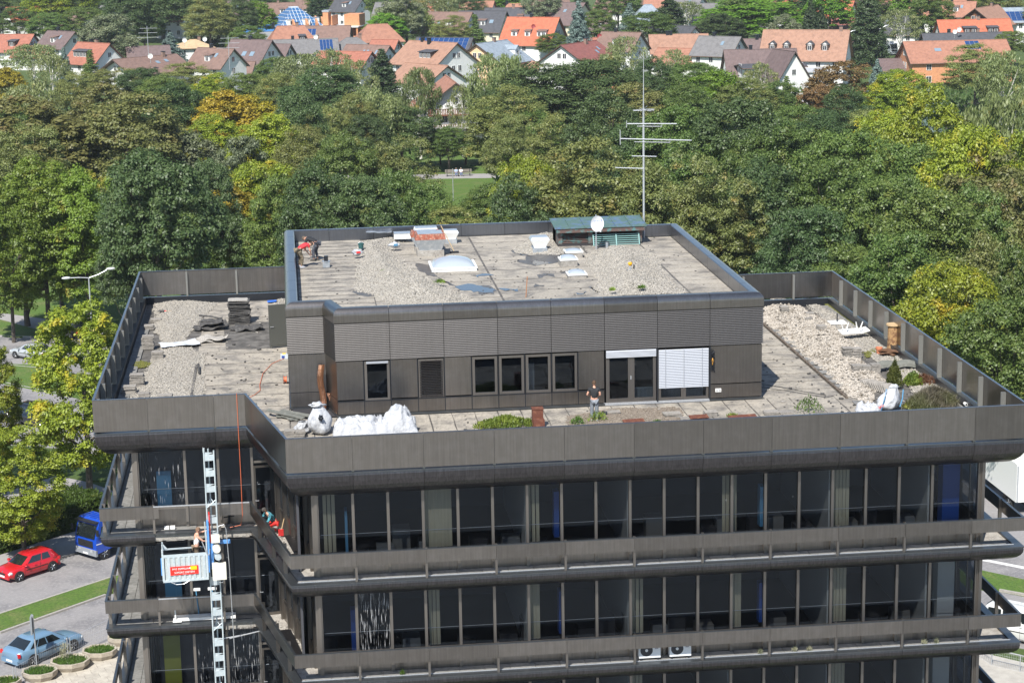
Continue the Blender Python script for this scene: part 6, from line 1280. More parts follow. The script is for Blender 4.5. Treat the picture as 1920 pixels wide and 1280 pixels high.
def house(label, u, v, ang, L, Wd, roof, wall=None, hr=8.6, pitch=42, hip=0.0, name='house', dorm=(), sky=(), chim=(), solarp=None, gw=2, sw=3, balc=None, half=False, oh=.55, zoff=0, wins=True, gable_m=None):
    wall = wall or plaster
    p = at(u, v, GZ+hr+zoff); t = thing(name, label, 'house', (p.x,p.y,GZ+zoff), R(ang))
    a = Wd/2; he = hr-a*math.tan(R(pitch)); he = max(he, 2.2); tp = (hr-he)/a; l = L/2; hp = hip*a
    m = MB()
    pent = [(-a,0),(a,0),(a,he),(0,hr-.15),(-a,he)] 
    if hip: m.box(-l,l,-a,a,0,he)
    else:
        m.ext([(-l,y,z) for y,z in pent],(2*l,0,0))
    m.build('wall', wall, t)
    # roof planes
    th = .18; e = oh
    zl = he-tp*e; rm = RO[roof]
    lx = l+(oh if not hip else oh)
    def slab(P, name='roof'):
        n = len(P); m = MB(); up = Vector((0,0,th)); m.ext(P, (0,0,th)); return m.build(name, rm, t)
    if hip:
        r0, r1 = -l+hp, l-hp; zh = he-tp*e
        slab([(-lx,-a-e,zl),(lx,-a-e,zl),(r1,0,hr),(r0,0,hr)]); slab([(lx,a+e,zl),(-lx,a+e,zl),(r0,0,hr),(r1,0,hr)]); slab([(lx,-a-e,zl),(lx,a+e,zl),(r1,0,hr)]); slab([(-lx,a+e,zl),(-lx,-a-e,zl),(r0,0,hr)])
    else:
        slab([(-lx,-a-e,zl),(lx,-a-e,zl),(lx,0,hr),(-lx,0,hr)]); slab([(lx,a+e,zl),(-lx,a+e,zl),(-lx,0,hr),(lx,0,hr)])
        for s in (-1,1):
            MB().ext([(s*lx,-a-e,zl-.02),(s*lx,0,hr-.02),(s*lx,0,hr+th),(s*lx,-a-e,zl+th)],(s*.06,0,0)).ext([(s*lx,a+e,zl-.02),(s*lx,0,hr-.02),(s*lx,0,hr+th),(s*lx,a+e,zl+th)],(s*.06,0,0)).build('verge_board', trim, t)
    MB().tube([(-(l-hp if hip else lx),0,hr+th),((l-hp if hip else lx),0,hr+th)],.11,6).build('ridge_tiles', rm, t)
    for s in (-1,): MB().tube([(-lx,s*(a+e+.06),zl+.05),(lx,s*(a+e+.06),zl+.05)],.07,5).build('gutter', mat('house_gutter',(.20,.13,.10),.5,.5), t)
    zf = lambda y: hr-tp*abs(y)
    for x, s in chim: 
        m = MB(); z = zf(s); m.box(x-.35,x+.35,s-.3,s+.3,z-.4,hr+.95); o = m.build('chimney', mat('chimney_brick',(.20,.13,.10),.9,n1=(5,(.3,.22,.18),.5,.7)) if x > 0 else edge, t); MB().box(x-.42,x+.42,s-.37,s+.37,hr+.95,hr+1.05).build('chimney_cap', edge, o)
    for x, yf, w in sky:
        y = -a*yf; P = [(x-w/2,y-.45,zf(y-.45)+th+.04),(x+w/2,y-.45,zf(y-.45)+th+.04),(x+w/2,y+.45,zf(y+.45)+th+.04),(x-w/2,y+.45,zf(y+.45)+th+.04)]
        MB().ext(P,(0,0,.06)).build('roof_window', sky_g, t)
    for x, kindd, w in dorm:
        # dormers on the near slope
        y0 = -a*.72; zb_ = zf(y0); hh_ = 1.35; d = MB()
        ytop = -(hr-(zb_+hh_+.3))/tp
        d.ext([(x-w/2,y0,zb_-.2),(x-w/2,y0,zb_+hh_),(x-w/2,min(-.1,-(hr-zb_-hh_)/tp+.1),zb_+hh_)],(w,0,0)); o = d.build('dormer', winf if kindd == 'w' else (plaster if kindd == 'p' else trim), t)
        if kindd in 'pg':
            gz = zb_+hh_+w*.42; yy = min(-.05,-(hr-gz)/tp+.2)
            for s in (-1,1): MB().ext([(x+s*(w/2+.15),y0-.25,zb_+hh_-.08),(x,y0-.25,gz),(x,yy,gz),(x+s*(w/2+.15),min(-.1,-(hr-zb_-hh_)/tp+.2),zb_+hh_-.08)],(0,0,.10)).build('dormer_roof', rm if kindd == 'p' else RO['dark'], o)
            MB().ext([(x-w/2,y0,zb_+hh_),(x+w/2,y0,zb_+hh_),(x,y0,gz)],(0,.1,0)).build('dormer_gable', winf, o)
        else:
            MB().ext([(x-w/2-.2,y0-.3,zb_+hh_),(x+w/2+.2,y0-.3,zb_+hh_),(x+w/2+.2,-(hr-zb_-hh_-.35)/tp,zb_+hh_+.35),(x-w/2-.2,-(hr-zb_-hh_-.35)/tp,zb_+hh_+.35)],(0,0,.10)).build('dormer_roof', RO['dark'] if kindd == 'd' else RO['brown'], o)
        nn = max(1,int(w/1.1))
        for k in range(nn): fwin(o,(x-w/2+(k+.5)*w/nn,y0-.02,zb_+.65),min(.8,w/nn-.15),.95,'y',-1, shut if (kindd == 's') else wing)
    if solarp:
        x0_, x1_, f0, f1, nx, ny = solarp; m = MB()
        for i in range(nx):
            for j in range(ny):
                xa = lerp(x0_,x1_,i/nx)+.04; xb = lerp(x0_,x1_,(i+1)/nx)-.04; ya = -a*lerp(f1,f0,j/ny)+.04; yb = -a*lerp(f1,f0,(j+1)/ny)-.04
                m.ext([(xa,ya,zf(ya)+th+.05),(xb,ya,zf(ya)+th+.05),(xb,yb,zf(yb)+th+.05),(xa,yb,zf(yb)+th+.05)],(0,0,.04))
        m.build('solar_array', solar, t)
        m = MB(); ya, yb = -a*f1, -a*f0; m.ext([(x0_,ya,zf(ya)+th+.01),(x1_,ya,zf(ya)+th+.01),(x1_,yb,zf(yb)+th+.01),(x0_,yb,zf(yb)+th+.01)],(0,0,.03)).build('solar_frame', galv, t)
    if wins:
        for s in (-1,1):
            for k in range(gw):
                y = (k-(gw-1)/2)*1.9
                fwin(t,(s*l,y,he-1.0),1.0,1.25,'x',s); 
                if not hip and abs(y) < 1.2: fwin(t,(s*l,y*.7,he+.55*(hr-he)*.75),.9,1.1,'x',s)
        for k in range(sw):
            x = -l+(k+.5)*L/sw
            fwin(t,(x,-a,he-1.05),1.0,1.2,'y',-1)
            if he > 4.4: fwin(t,(x,-a,he-3.6),1.1,1.3,'y',-1)
    if balc:
        s = balc; z = he-.2 if hip else he+.15; m = MB()
        for k in range(18): yy = -a*.85+k*a*1.7/17; m.box(min(s*l,s*(l+1.1))+(1.1-.05 if s > 0 else 0),min(s*l,s*(l+1.1))+(1.1 if s > 0 else .05),yy-.06,yy+.06,z-.9,z)
        m.box(min(s*l,s*(l+1.1)),max(s*l,s*(l+1.1)),-a*.85,a*.85,z-1.05,z-.95); m.build('balcony', woodw, t)
    return t
H = house
H('white house with bright orange roof and balcony gable in the top left corner', 42,14, 28, 9.5,8, 'bright', hr=10, dorm=((1.2,'w',1.1),(-2.2,'w',1.1),(3.6,'w',1.1)))
H('wide low house with weathered brick red roof at the left edge', 10,66, -20, 15,11, 'brick', hr=8, pitch=34, dorm=((-4,'d',1.6),(3.6,'d',2.0)))
H('low brick red roofed annex just right of the wide low house at the left edge', 70,88, -25, 10,8, 'brick', hr=5.5, pitch=30)
H('cream gabled house with brown roof between the large yellow tree and the tall dark trees', 150,25, -50, 8,7, 'brown', cream_w, hr=9.5, gw=1)
H('grey roofed house showing one corner above the cream gabled house', 178,12, -20, 8,7, 'grey', hr=8)
H('white gabled house with reddish roof and wide dark dormer, upper left', 176,82, -46, 10.5,9, 'brick', hr=9.2, dorm=((-1.2,'d',4.6),), chim=((-1.2,.3),(.6,.3)), gw=1)
H('large low chalet with brown roof and open gable facing lower left', 272,108, 40, 15,12.5, 'brown', hr=7.6, pitch=26, oh=1.1, chim=((4.5,-.5),), sky=((1.5,.4,.9),(4.0,.35,.9)), gw=2)
H('plain brown roof with tall aerial above the large low chalet', 277,88, 8, 9,9, 'plum', hr=7.8, pitch=32)
H('bungalow with beige hipped roof and two satellite dishes', 362,76, 10, 9,8, 'beige', hr=6, pitch=22, hip=.9, chim=((1.5,0),))
H('white house with dark plum roof and three roof windows left of centre', 472,76, -36, 10.5,10, 'plum', hr=9.4, pitch=44, sky=((-3,.62,1.0),(.0,.62,1.1),(2.2,.62,1.1)), chim=((-.5,.2),))
H('small dark brown roofed outbuilding below the dark plum roof', 445,117, -18, 7.5,6, 'brown', hr=5, pitch=40)
H('narrow grey brown gable right beside the dark plum roof', 520,84, -28, 6,7, 'plum', hr=7.6)
H('orange house with half hipped roof and two dark chimneys, left of centre', 545,50, 6, 13,11, 'orange', brickw, hr=9, pitch=42, hip=.55, chim=((-4.4,0),(1.6,0)), dorm=((2.4,'d',1.6),))
H('brown roofed house with four solar panels behind the orange half hipped one', 610,50, -10, 12,11, 'brown', hr=8.6, solarp=(-6.5,-2.2,.15,.45,4,1), chim=())
H('grey brown hall with long roof in the top row, left of the glass pyramid', 425,2, 12, 13,12, 'plum', hr=9.5, sky=((-1,.4,.9),(3,.4,.9)))
H('brown roofed farmhouse with two dormers left of the glass pyramid', 512,7, 6, 14,11, 'brown', greyw, hr=9, pitch=36, dorm=((2.2,'w',1.2),(5,'w',1.2)), chim=((1.5,0),))
H('orange red hipped roof behind the weeping tree', 708,47, 8, 11.5,10, 'orange', hr=7.6, pitch=38, hip=.6)
H('grey roofed low house with blue solar field, left of centre', 572,75, 2, 15,9, 'grey', hr=6.8, pitch=32, solarp=(3.4,6.6,.1,.9,4,3), chim=((-3,.2),(3,.2)))
H('grey hipped roof in front of the raw brick building', 660,72, 4, 10,9, 'grey', hr=6.6, pitch=30, hip=.8, chim=((2,0),))
H('dark brown roofed house with two thin roof windows left of the dark round tree', 690,86, -38, 11,10, 'brown', hr=8, pitch=40, sky=((0,.35,.45),(1.0,.35,.45),(3.4,.35,.5)))
H('brick red roof sloping in front of the dark brown roofed house', 648,98, -28, 12,10, 'brick', hr=7, pitch=30)
H('small brick red ridge right above the dark round tree', 722,76, -30, 6,6, 'brick', hr=8)
H('white alpine house with brown roof and wooden balcony on the right gable', 838,24, -30, 13.5,12, 'brown', hr=9.2, pitch=38, oh=1.0, sky=((-4.6,.6,.7),(-2.6,.6,.7),(-.8,.6,.7)), dorm=((2.6,'s',2.6),), balc=1)
H('house covered with a long blue solar roof right of the weeping tree', 834,72, -24, 13.5,8, 'dark', hr=6.8, pitch=36, solarp=(-6.4,6.4,.05,.95,10,3), gw=1)
H('white gabled house with orange brown roof and dark triple dormer, centre top', 812,80, -50, 14,12.5, 'tan', hr=9.8, pitch=34, dorm=((2.0,'d',3.6),), chim=((-3.2,0),(-.6,-.6)), gw=2)
H('long orange brown roof behind the birches below the dark triple dormer', 800,122, -52, 12,11, 'tan', hr=6.8, pitch=30)
H('peach house with pale blue grey metal roof behind the birches', 922,80, 52, 12,13, 'blue', peach, hr=8.8, pitch=32, dorm=((3.2,'p',2.0),), chim=((1.0,0),))
H('anthracite roofed house with white dormer above the bright orange house', 905,22, -26, 13,11, 'dark', cream_w, hr=9.2, dorm=((1.0,'w',2.2),), sky=((3.6,.55,1.1),))
H('second anthracite roof behind and right of the one with the white dormer', 955,16, -12, 13,10, 'dark', cream_w, hr=8.8, dorm=((3.4,'w',1.4),), chim=((1.2,0),))
H('orange roofed house at the very top above the anthracite roofs', 895,3, -24, 10,9, 'orange', hr=8.6)
H('brick red hipped roof at the very top left of the wide white gable', 975,8, -20, 12,9, 'orange', hr=7.6, hip=.5, chim=((-4,0),))
H('bright red orange roofed white house with three dormers, top centre', 1000,34, -30, 13.2,12.5, 'bright', hr=10.2, pitch=44, dorm=((-3.4,'w',1.5),(.2,'w',1.4),(4.0,'w',2.4)), chim=((-.6,.2),), sw=3)
H('wide white gable with dark roof and big window at the top, right of centre', 1058,6, -40, 13,14, 'plum', cream_w, hr=10, pitch=38, sky=((2,.4,.9),))
H('broad brown roof joined behind the wide white gable', 1030,2, 8, 11,10, 'brown', hr=10)
H('white house with maroon roof and two square windows facing left, centre', 1085,82, 50, 13.5,11.5, 'maroon', hr=9.6, pitch=32, sky=((2.4,.55,.6),(4.2,.4,.6)), chim=((2.0,-.5),), gw=2, wins=True)
H('small house with bright orange hipped roof right of the big dark oak', 1145,130, -48, 8,9, 'bright', hr=7.2, pitch=36, hip=.7)
H('small orange hipped roof between the birches and the maroon house', 990,114, 10, 7,7, 'tan', hr=4.6, pitch=28, hip=.8)
H('brown roof and pink wall behind the blue spruce pair, right of centre', 1113,30, 4, 9,9, 'plum', pinkw, hr=7.4, dorm=((1,'s',2.0),))
H('brick brown roof with red satellite dish behind the weeping tree', 1120,72, 8, 9,8, 'brick', hr=6.4)
H('blue grey roof with two long roof windows at the top, right of centre', 1215,10, -8, 12,14, 'blue', hr=8.6, pitch=36, hip=.7, sky=((-2,.5,.5),(-.8,.5,.5)))
H('white gable with small anthracite roof below the blue grey roof', 1240,48, 30, 8,8, 'dark', hr=7.2, chim=((1,0),))
H('white gable turned right with anthracite roof, beside the small anthracite roof', 1282,50, -60, 8,7, 'dark', hr=8)
H('orange roof with two dark chimneys left of the dark round tree', 1272,66, -6, 13,10, 'tan', hr=7.6, pitch=36, chim=((-2.6,0),(-1.8,0)))
H('lower orange roof in front of the one with two dark chimneys', 1275,92, -36, 10,9, 'orange', hr=6.2, pitch=34)
H('grey roofed house behind the bright green tree', 1320,8, 4, 11,10, 'grey', hr=8, dorm=((1,'p',1.4),))
H('pale plum roofed terrace left of the long orange roof', 1432,74, -2, 15,10, 'plum', hr=7.8, chim=((-1.6,0),(1.0,-1.2),(3.4,-1.4)))
H('plum brown roofed house with two pointed gables, right of centre', 1425,94, -3, 14.5,10, 'plum', hr=7.6, chim=((-2,.2),), pitch=48)
H('steep gabled end with brown roof beside the plum brown roofed house', 1470,96, -74, 8,9, 'plum', plaster, hr=9.2, pitch=56, gw=1)
H('flat anthracite edged extension in front of the plum brown roofed house', 1445,121, 2, 13,6, 'dark', hr=5.0, pitch=8)
H('long white house with orange roof and a row of dark gabled dormers, upper right', 1512,58, -24, 17.5,11, 'tan', hr=11.2, pitch=45, dorm=((-6.6,'g',1.5),(-3.6,'g',1.5),(1.4,'g',1.6),(4.6,'g',1.6)), chim=((7.4,0),), gw=2, sw=5)
H('white house with bright orange roof and gabled dormer, top right', 1570,3, -36, 9,9, 'bright', hr=10, dorm=((-1,'p',1.5),), gw=1)
H('second orange roof half hidden behind the spruces, top right', 1500,3, -10, 9,8, 'bright', hr=9)
H('plum roofed house between the spruces, top right', 1588,30, -8, 8,8, 'maroon', hr=7.6)
H('pale brown low roof below the plum roofed house', 1575,50, -6, 9,8, 'brown', hr=6)
H('white house with anthracite roof right of the tallest spruce', 1685,31, -30, 10.5,9, 'dark', hr=8.6, sky=((-2.6,.3,.6),(.6,.3,.6)), gw=1)
H('orange hipped roof right beside the tallest spruce', 1668,42, -22, 8,8.5, 'orange', hr=6, pitch=30, hip=.9)
H('brown roof with white dormer at the top right of the tallest spruce', 1665,6, -14, 9,9, 'brown', hr=8.4, dorm=((0,'w',1.3),), chim=((2.4,0),))
H('orange brown roof with wooden gable at the top right', 1758,1, -20, 14,11, 'orange', hr=9, pitch=38, oh=1.0)
H('small orange roof behind the brown roof with white dormer', 1690,1, -4, 12,8, 'orange', hr=8.8)
H('brightest red orange roof with two dark dormers, upper right', 1825,38, -4, 17,10, 'bright', hr=8.6, pitch=40, dorm=((-1.6,'d',3.2),(4.0,'d',2.6)), chim=((1.2,0),))
H('long anthracite roof with two steel chimneys in front of the brightest roof', 1812,63, -3, 20,8, 'dark', hr=7.2, pitch=38, chim=((-4,.5),(2.8,.5)))
H('orange roofed house with blue solar panels, right side', 1790,78, -3, 21.5,13, 'orange', brickw, hr=8.2, pitch=30, solarp=(2.0,5.0,.05,.45,3,1), sky=((-4.4,.45,1.4),))
H('low mauve grey roof in front of the orange roofed house, right side', 1708,111, -3, 13.5,9, 'plum', hr=4.4, pitch=24)
H('gabled orange roof with wooden front at the top right corner', 1850,14, 50, 15,11, 'tan', woodw, hr=9.8, pitch=36, oh=.9, chim=((3.6,0),), gable_m=woodw)
H('grey roofed house with large solar field at the right edge', 1905,16, -6, 13,11, 'blue', hr=9, pitch=30, solarp=(-6.2,5.8,.30,.98,9,4))
H('brick brown roof behind the wooden fronted house at the right edge', 1880,28, -6, 9,8, 'tan', hr=7.4)
H('orange red ridge at the right edge below the solar field', 1848,66, 2, 7,8, 'tan', hr=6.2)
H('small roof corner at the top edge left of the blue spruces', 1222,-4, -6, 12,8, 'brown', hr=8)
H('white gabled house cut by the left edge of the photo', -6,15, -30, 7,6, 'grey', hr=9.6)
H('distant brown roof on the top edge behind the solar farmhouse', 590,-6, 4, 12,9, 'brown', hr=8)
H('reddish roof on the top edge above the tall dark trees', 245,-3, 3, 12,8, 'brick', hr=8.4)
for a_ in (('small far orange roof at the top edge right of the large yellow tree',330,14,-30,'orange'),('far brown roof at the top edge between the pyramid and the brick shell',600,-8,-12,'brown'),('far dark roof with white gable above the raw brick building',655,-2,-38,'dark'),('far grey roof on the top edge left of the weeping tree',735,6,-20,'grey'),
 ('far brick roof at the top edge above the white alpine house',800,-4,-24,'brick'),('far white gable at the top edge right of the bright orange roofed house',1030,-4,-44,'brown'),('far brown gable between the two blue spruces',1150,-2,-34,'brown'),('far orange roof above the blue grey metal roof',1240,-10,-16,'orange'),('far grey gabled roof left of the bright green giant',1290,-6,-40,'grey'),
 ('far orange roof right of the bright green giant',1460,-2,-30,'orange'),('far white gable behind the tallest spruce',1610,-4,-48,'plum'),('far dark roof at the top edge above the pole',1735,-8,-34,'dark'),('far orange roof left of the wooden gable',1795,4,-26,'orange'),('far white house at the top right corner by the solar field',1835,-8,-44,'grey'),
 ('brown roofed cottage right of the maroon roof',1165,62,-38,'brown'),('grey gabled cottage below the pale plum terrace',1350,70,-40,'grey'),('cottage with brown roof between the spruce and the plum roof',405,92,-40,'brown'),('white cottage with dark roof right of the low annex at left',115,60,-44,'plum')):
    H(a_[0],a_[1],a_[2],a_[3],9.5,8.5,a_[4],hr=9,pitch=40,gw=1,sky=((1.5,.4,.7),),chim=((-1.5,.2),),dorm=(((0,'w',1.4),) if a_[1]%2 else ()))
# white alpine house behind the birches
AH = H('tall white alpine house with orange roof and brown balconies behind the birches', 845,150, -88, 13,13.5, 'orange', hr=10.2, pitch=36, oh=1.2, gw=3)
for z, w_ in ((6.0,9.4),(3.4,13)):
    m = MB()
    for k in range(34): y = -w_/2+k*w_/33; m.box(6.6+1.0,6.6+1.06,y-.10,y+.06,z-.95,z)
    m.box(6.5,7.66,-w_/2,w_/2,z-1.12,z-.98).box(7.6,7.7,-w_/2,w_/2,z,z+.08).build('balcony', woodw, AH)
MB().box(6.5,9.2,-6,6,2.9,3.05).box(6.5,7.6,-6,6,0,.1).build('porch_roof', mat('porch_grey',(.34,.33,.32),.8), AH)
# glass pyramid
p = at(550,8,GZ+10.5); t = thing('glass_pyramid', 'hall with steep blue glass pyramid roof and white dormers', 'glass pyramid', (p.x,p.y,GZ), R(20)); gb = 7.6; wsh = mat('pyramid_white_bar',(.62,.68,.74),.5)
MB().box(-gb,gb,-gb,gb,0,3.6).build('wall', brickw, t); blueg = mat('blue_roof_glass', (.05,.16,.36), .08, spec=1, coat=.5, jit=.25)
for s in range(4):
    M_ = Matrix.Rotation(s*math.pi/2, 4, 'Z'); n = 7; q = MB(); qb = MB()
    for j in range(n):
        f0, f1 = j/n*.86, (j+1)/n*.86
        for i in range(2*n):
            x0 = lerp(-gb,gb,i/(2*n)); x1 = lerp(-gb,gb,(i+1)/(2*n)); g0, g1 = gb*(1-f0), gb*(1-f1)
            a0,a1 = max(-g0,min(g0,x0)),max(-g0,min(g0,x1)); b0,b1 = max(-g1,min(g1,x0)),max(-g1,min(g1,x1))
            if a1-a0 < .05: continue
            P = [M_ @ Vector(pp) for pp in ((a0+.07,-g0,3.6+7*f0+.08),(a1-.07,-g0,3.6+7*f0+.08),(b1-.07 if b1-b0 > .2 else b1,-g1,3.6+7*f1-.08),(b0+.07 if b1-b0 > .2 else b0,-g1,3.6+7*f1-.08))]
            q.add(P, [(0,1,2,3)])
    q.build('glass_field', blueg, t); P = [M_ @ Vector(pp) for pp in ((-gb,-gb+.06,3.55),(gb,-gb+.06,3.55),(gb*.14,-gb*.14+.06,9.58),(-gb*.14,-gb*.14+.06,9.58))]; qb.add(P,[(0,1,2,3)]).build('glazing_frame', wsh, t)
MB().box(-gb*.15,gb*.15,-gb*.15,gb*.15,9.5,9.75).build('top_cap', wsh, t)
for s, xs_ in ((0,(-3.4,1.4)),(1,(-1,))):
    for x in xs_:
        o = MB().obox((x,-5.9,5.6),(1.7,2.4,1.7)).mesh('dormer', winf); d = ob('dormer', o, t); 
        MB().box(x-.95,x+.95,-7.2,-4.2,6.46,6.56).build('dormer_roof', galv, d); MB().box(x-.3,x+.3,-7.13,-7.1,5.1,6.2).build('pane', wing, d)
        if s: d.rotation_euler.z = math.pi/2
for k, (dx, dy) in enumerate(((-3,-8.6),(1,-8.6),(4,-8.6),(8.3,-6),(8.3,-2),(8.3,3))): MB().ext([(dx-.25,dy,0),(dx-.25,dy,5.2),(dx-.25,dy+1.4,6.6),(dx-.25,dy+1.4,0)],(.5,0,0)).build('brick_fin', brickw, t)
MB().ext([(-19,-6,3.4),(-8,-6,3.4),(-8,-3,5.4),(-19,-3,5.4)],(0,0,.1)).build('side_glass_roof', blueg, t); MB().box(-19,-8,-6,-1,0,3.35).build('side_wing', greyw, t)
# raw brick shell
p = at(640,22,GZ+9); t = thing('brick_shell', 'unfinished raw orange brick building with white concrete slab', 'brick building', (p.x,p.y,GZ), R(-18))
MB().box(-6,6,-5,5,0,2.4).build('base_wall', brickw, t); MB().box(-6.3,6.3,-5.3,5.3,4.9,5.2).build('concrete_slab', white, t)
for x in (-6,-3.2,.2,3.2,5.6): MB().box(x,x+.45,-5,-4.4,2.4,4.9).build('pillar', brickw, t)
MB().box(-6,6,3,3.4,2.4,4.9).build('rear_wall', brickw, t); MB().box(1.6,6,-3,3,5.2,8.4).box(-5.2,-3.6,-1,2,5.2,8.9).box(-2.2,-1.9,-3,3,5.2,8.0).build('upper_wall', brickw, t); MB().box(-5.4,-3.4,-1.1,2.1,8.9,9.4).build('upper_cap', galv, t)
MB().box(1.6,3.2,-5.25,-5.2,2.5,3.3).build('railing', galv, t)
# flat garage at the right
p = at(1518,232,GZ+3.2); t = thing('flat_garage', 'low flat roofed garage with white roof edge among the right hand trees', 'garage', (p.x,p.y,GZ), R(-4)); MB().box(-3.6,3.4,-3,3,0,2.6).build('wall', greyw, t); MB().box(-3.8,3.6,-3.3,3.2,2.6,2.75).box(-3.8,3.6,1.0,3.3,3.2,3.35).build('roof_slab', mat('dark_flat_roof',(.12,.11,.11),.9), t); MB().box(-3.85,3.65,-3.4,-3.3,2.55,2.85).box(-3.85,3.65,3.3,3.4,3.1,3.4).build('roof_edge', white, t); MB().box(-1.6,1,-3.05,-3.0,.1,2.2).build('garage_door', trim, t)
p = at(1508,125,GZ+5); t = thing('white_annex', 'small white garden building with balcony terrace below the long white house', 'annex', (p.x,p.y-1,GZ), R(-8)); MB().box(-4,4,-4,4,0,4.2).build('wall', plaster, t); MB().box(-4.3,4.3,-4.4,4.4,4.2,4.45).build('roof_slab', greyw, t)
for x in (-2.4,0,2.2): fwin(t,(x,-4.0,2.4),1.1,1.3,'y',-1)
# far vehicles
p = at(1690,108,GZ); lorry('white box lorry parked in the village beside the tallest spruce', Vector((p.x,p.y+6,0)), R(-70), (.6,.62,.64), 6.4, 3.3, name='village_lorry')
for (u,v,lb,c) in ((1505,182,'blue car standing in the village lane on the right','.'),(1508,197,'white car in the village lane below the blue car','w'),(1506,212,'second blue car at the lower end of the village lane','b')):
    car(lb, u, v, R(85), (.65,.66,.68) if c == 'w' else (.04,.12,.38), 'hatch', name='village_car')
for k, (u, v, lb) in enumerate(((1648,118,'street lamp beside the blue spruce, upper right'),(1585,130,'street lamp right of the long white house'),(1738,60,'tall timber pole above the anthracite roof on the right'),(1552,112,'timber pole in front of the long white house'))):
    p = at(u,v,GZ); t = thing('street_lamp' if 'lamp' in lb else 'timber_pole', lb, 'street lamp' if 'lamp' in lb else 'pole', (p.x,p.y,GZ)); MB().tube([(0,0,0),(0,0,8)],.11,6).build('pole', galv if 'lamp' in lb else mat('grey_timber',(.25,.22,.18),.9), t)
    if 'lamp' in lb: MB().tube([(0,0,8),(1.6,0,8.7),(2.2,0,8.8)],.08,5).build('arm', galv, t)
# rooftop aerials and dishes
for (u,v,lb,d) in ((278,96,'aerial mast on the plain brown roof, upper left',0),(430,118,'aerial mast on the small dark brown outbuilding',0),(282,108,'white satellite dish on the large low chalet',1),(346,78,'white satellite dish left of the beige roof',1),(384,76,'white satellite dish right of the beige roof',1),(592,72,'white satellite dish on the grey roofed low house',1),(1000,52,'dark red satellite dish on the bright red orange roof',2),(1124,70,'red satellite dish on the brick brown roof',2),(1790,62,'left of two white dishes on the anthracite roof, right side',1),(1798,58,'right of two white dishes on the anthracite roof, right side',1)):
    p = at(u,v,GZ+8.0); t = thing('satellite_dish' if d else 'aerial', lb, 'satellite dish' if d else 'aerial', (p.x,p.y,GZ+8.0))
    if d: MB().lathe([(.0,-.02),(.35,-.08),(.52,-.2),(.54,-.18),(.36,-.04),(.0,.02)],14,(0,0,.3),'y').build('dish', white if d == 1 else mat('dark_red_dish',(.28,.05,.05)), t); MB().tube([(0,0,-1.2),(0,0,.3)],.05,5).build('pole', galv, t)
    else: m = MB().tube([(0,0,-1.5),(0,0,5.5)],.06,5); [m.tube([(-2.4+.4*q,0,z),(2.2,0,z)],.04,4) for q, z in enumerate((3.0,4.0,5.0))]; m.build('mast', galv, t)
# ================================================================== trees
T_dark = leafmat('leaf_dark_green', (0.048,0.088,0.029), (0.126,0.186,0.062), (0.180,0.220,0.056), .66)
T_mid = leafmat('leaf_mid_green', (.070,.125,.028), (.185,.255,.058), (.28,.28,.06), .62)
T_olive = leafmat('leaf_olive', (0.120,0.151,0.040), (0.288,0.313,0.095), (0.324,0.255,0.067), .60)
T_yel = leafmat('leaf_yellow_green', (0.14, 0.19, 0.018), (0.33, 0.4, 0.035), (0.48, 0.4, 0.03), .56)
T_gold = leafmat('leaf_golden', (0.189,0.167,0.017), (0.493,0.392,0.032), (0.131,0.160,0.029), .60)
T_brown = leafmat('leaf_brown', (0.126,0.081,0.029), (0.300,0.186,0.073), (0.156,0.139,0.045), .58)
T_rust = leafmat('leaf_rusty_green', (0.120,0.133,0.038), (0.246,0.244,0.078), (0.258,0.191,0.078), .60)
T_lime = leafmat('leaf_bright_green', (0.096,0.194,0.019), (0.209,0.370,0.036), (0.295,0.404,0.048), .62)
T_grey = leafmat('leaf_grey_green', (0.120,0.151,0.078), (0.264,0.302,0.168), (0.192,0.209,0.090), .6)
T_spruce = leafmat('needle_green', (0.031,0.060,0.022), (0.078,0.126,0.043), (0.104,0.135,0.040), .66)
T_blue = leafmat('needle_blue_green', (0.094,0.152,0.123), (0.246,0.326,0.290), (0.145,0.203,0.145), .62)
T_birch = leafmat('leaf_birch', (0.122,0.160,0.048), (0.270,0.311,0.114), (0.418,0.336,0.081), .64)
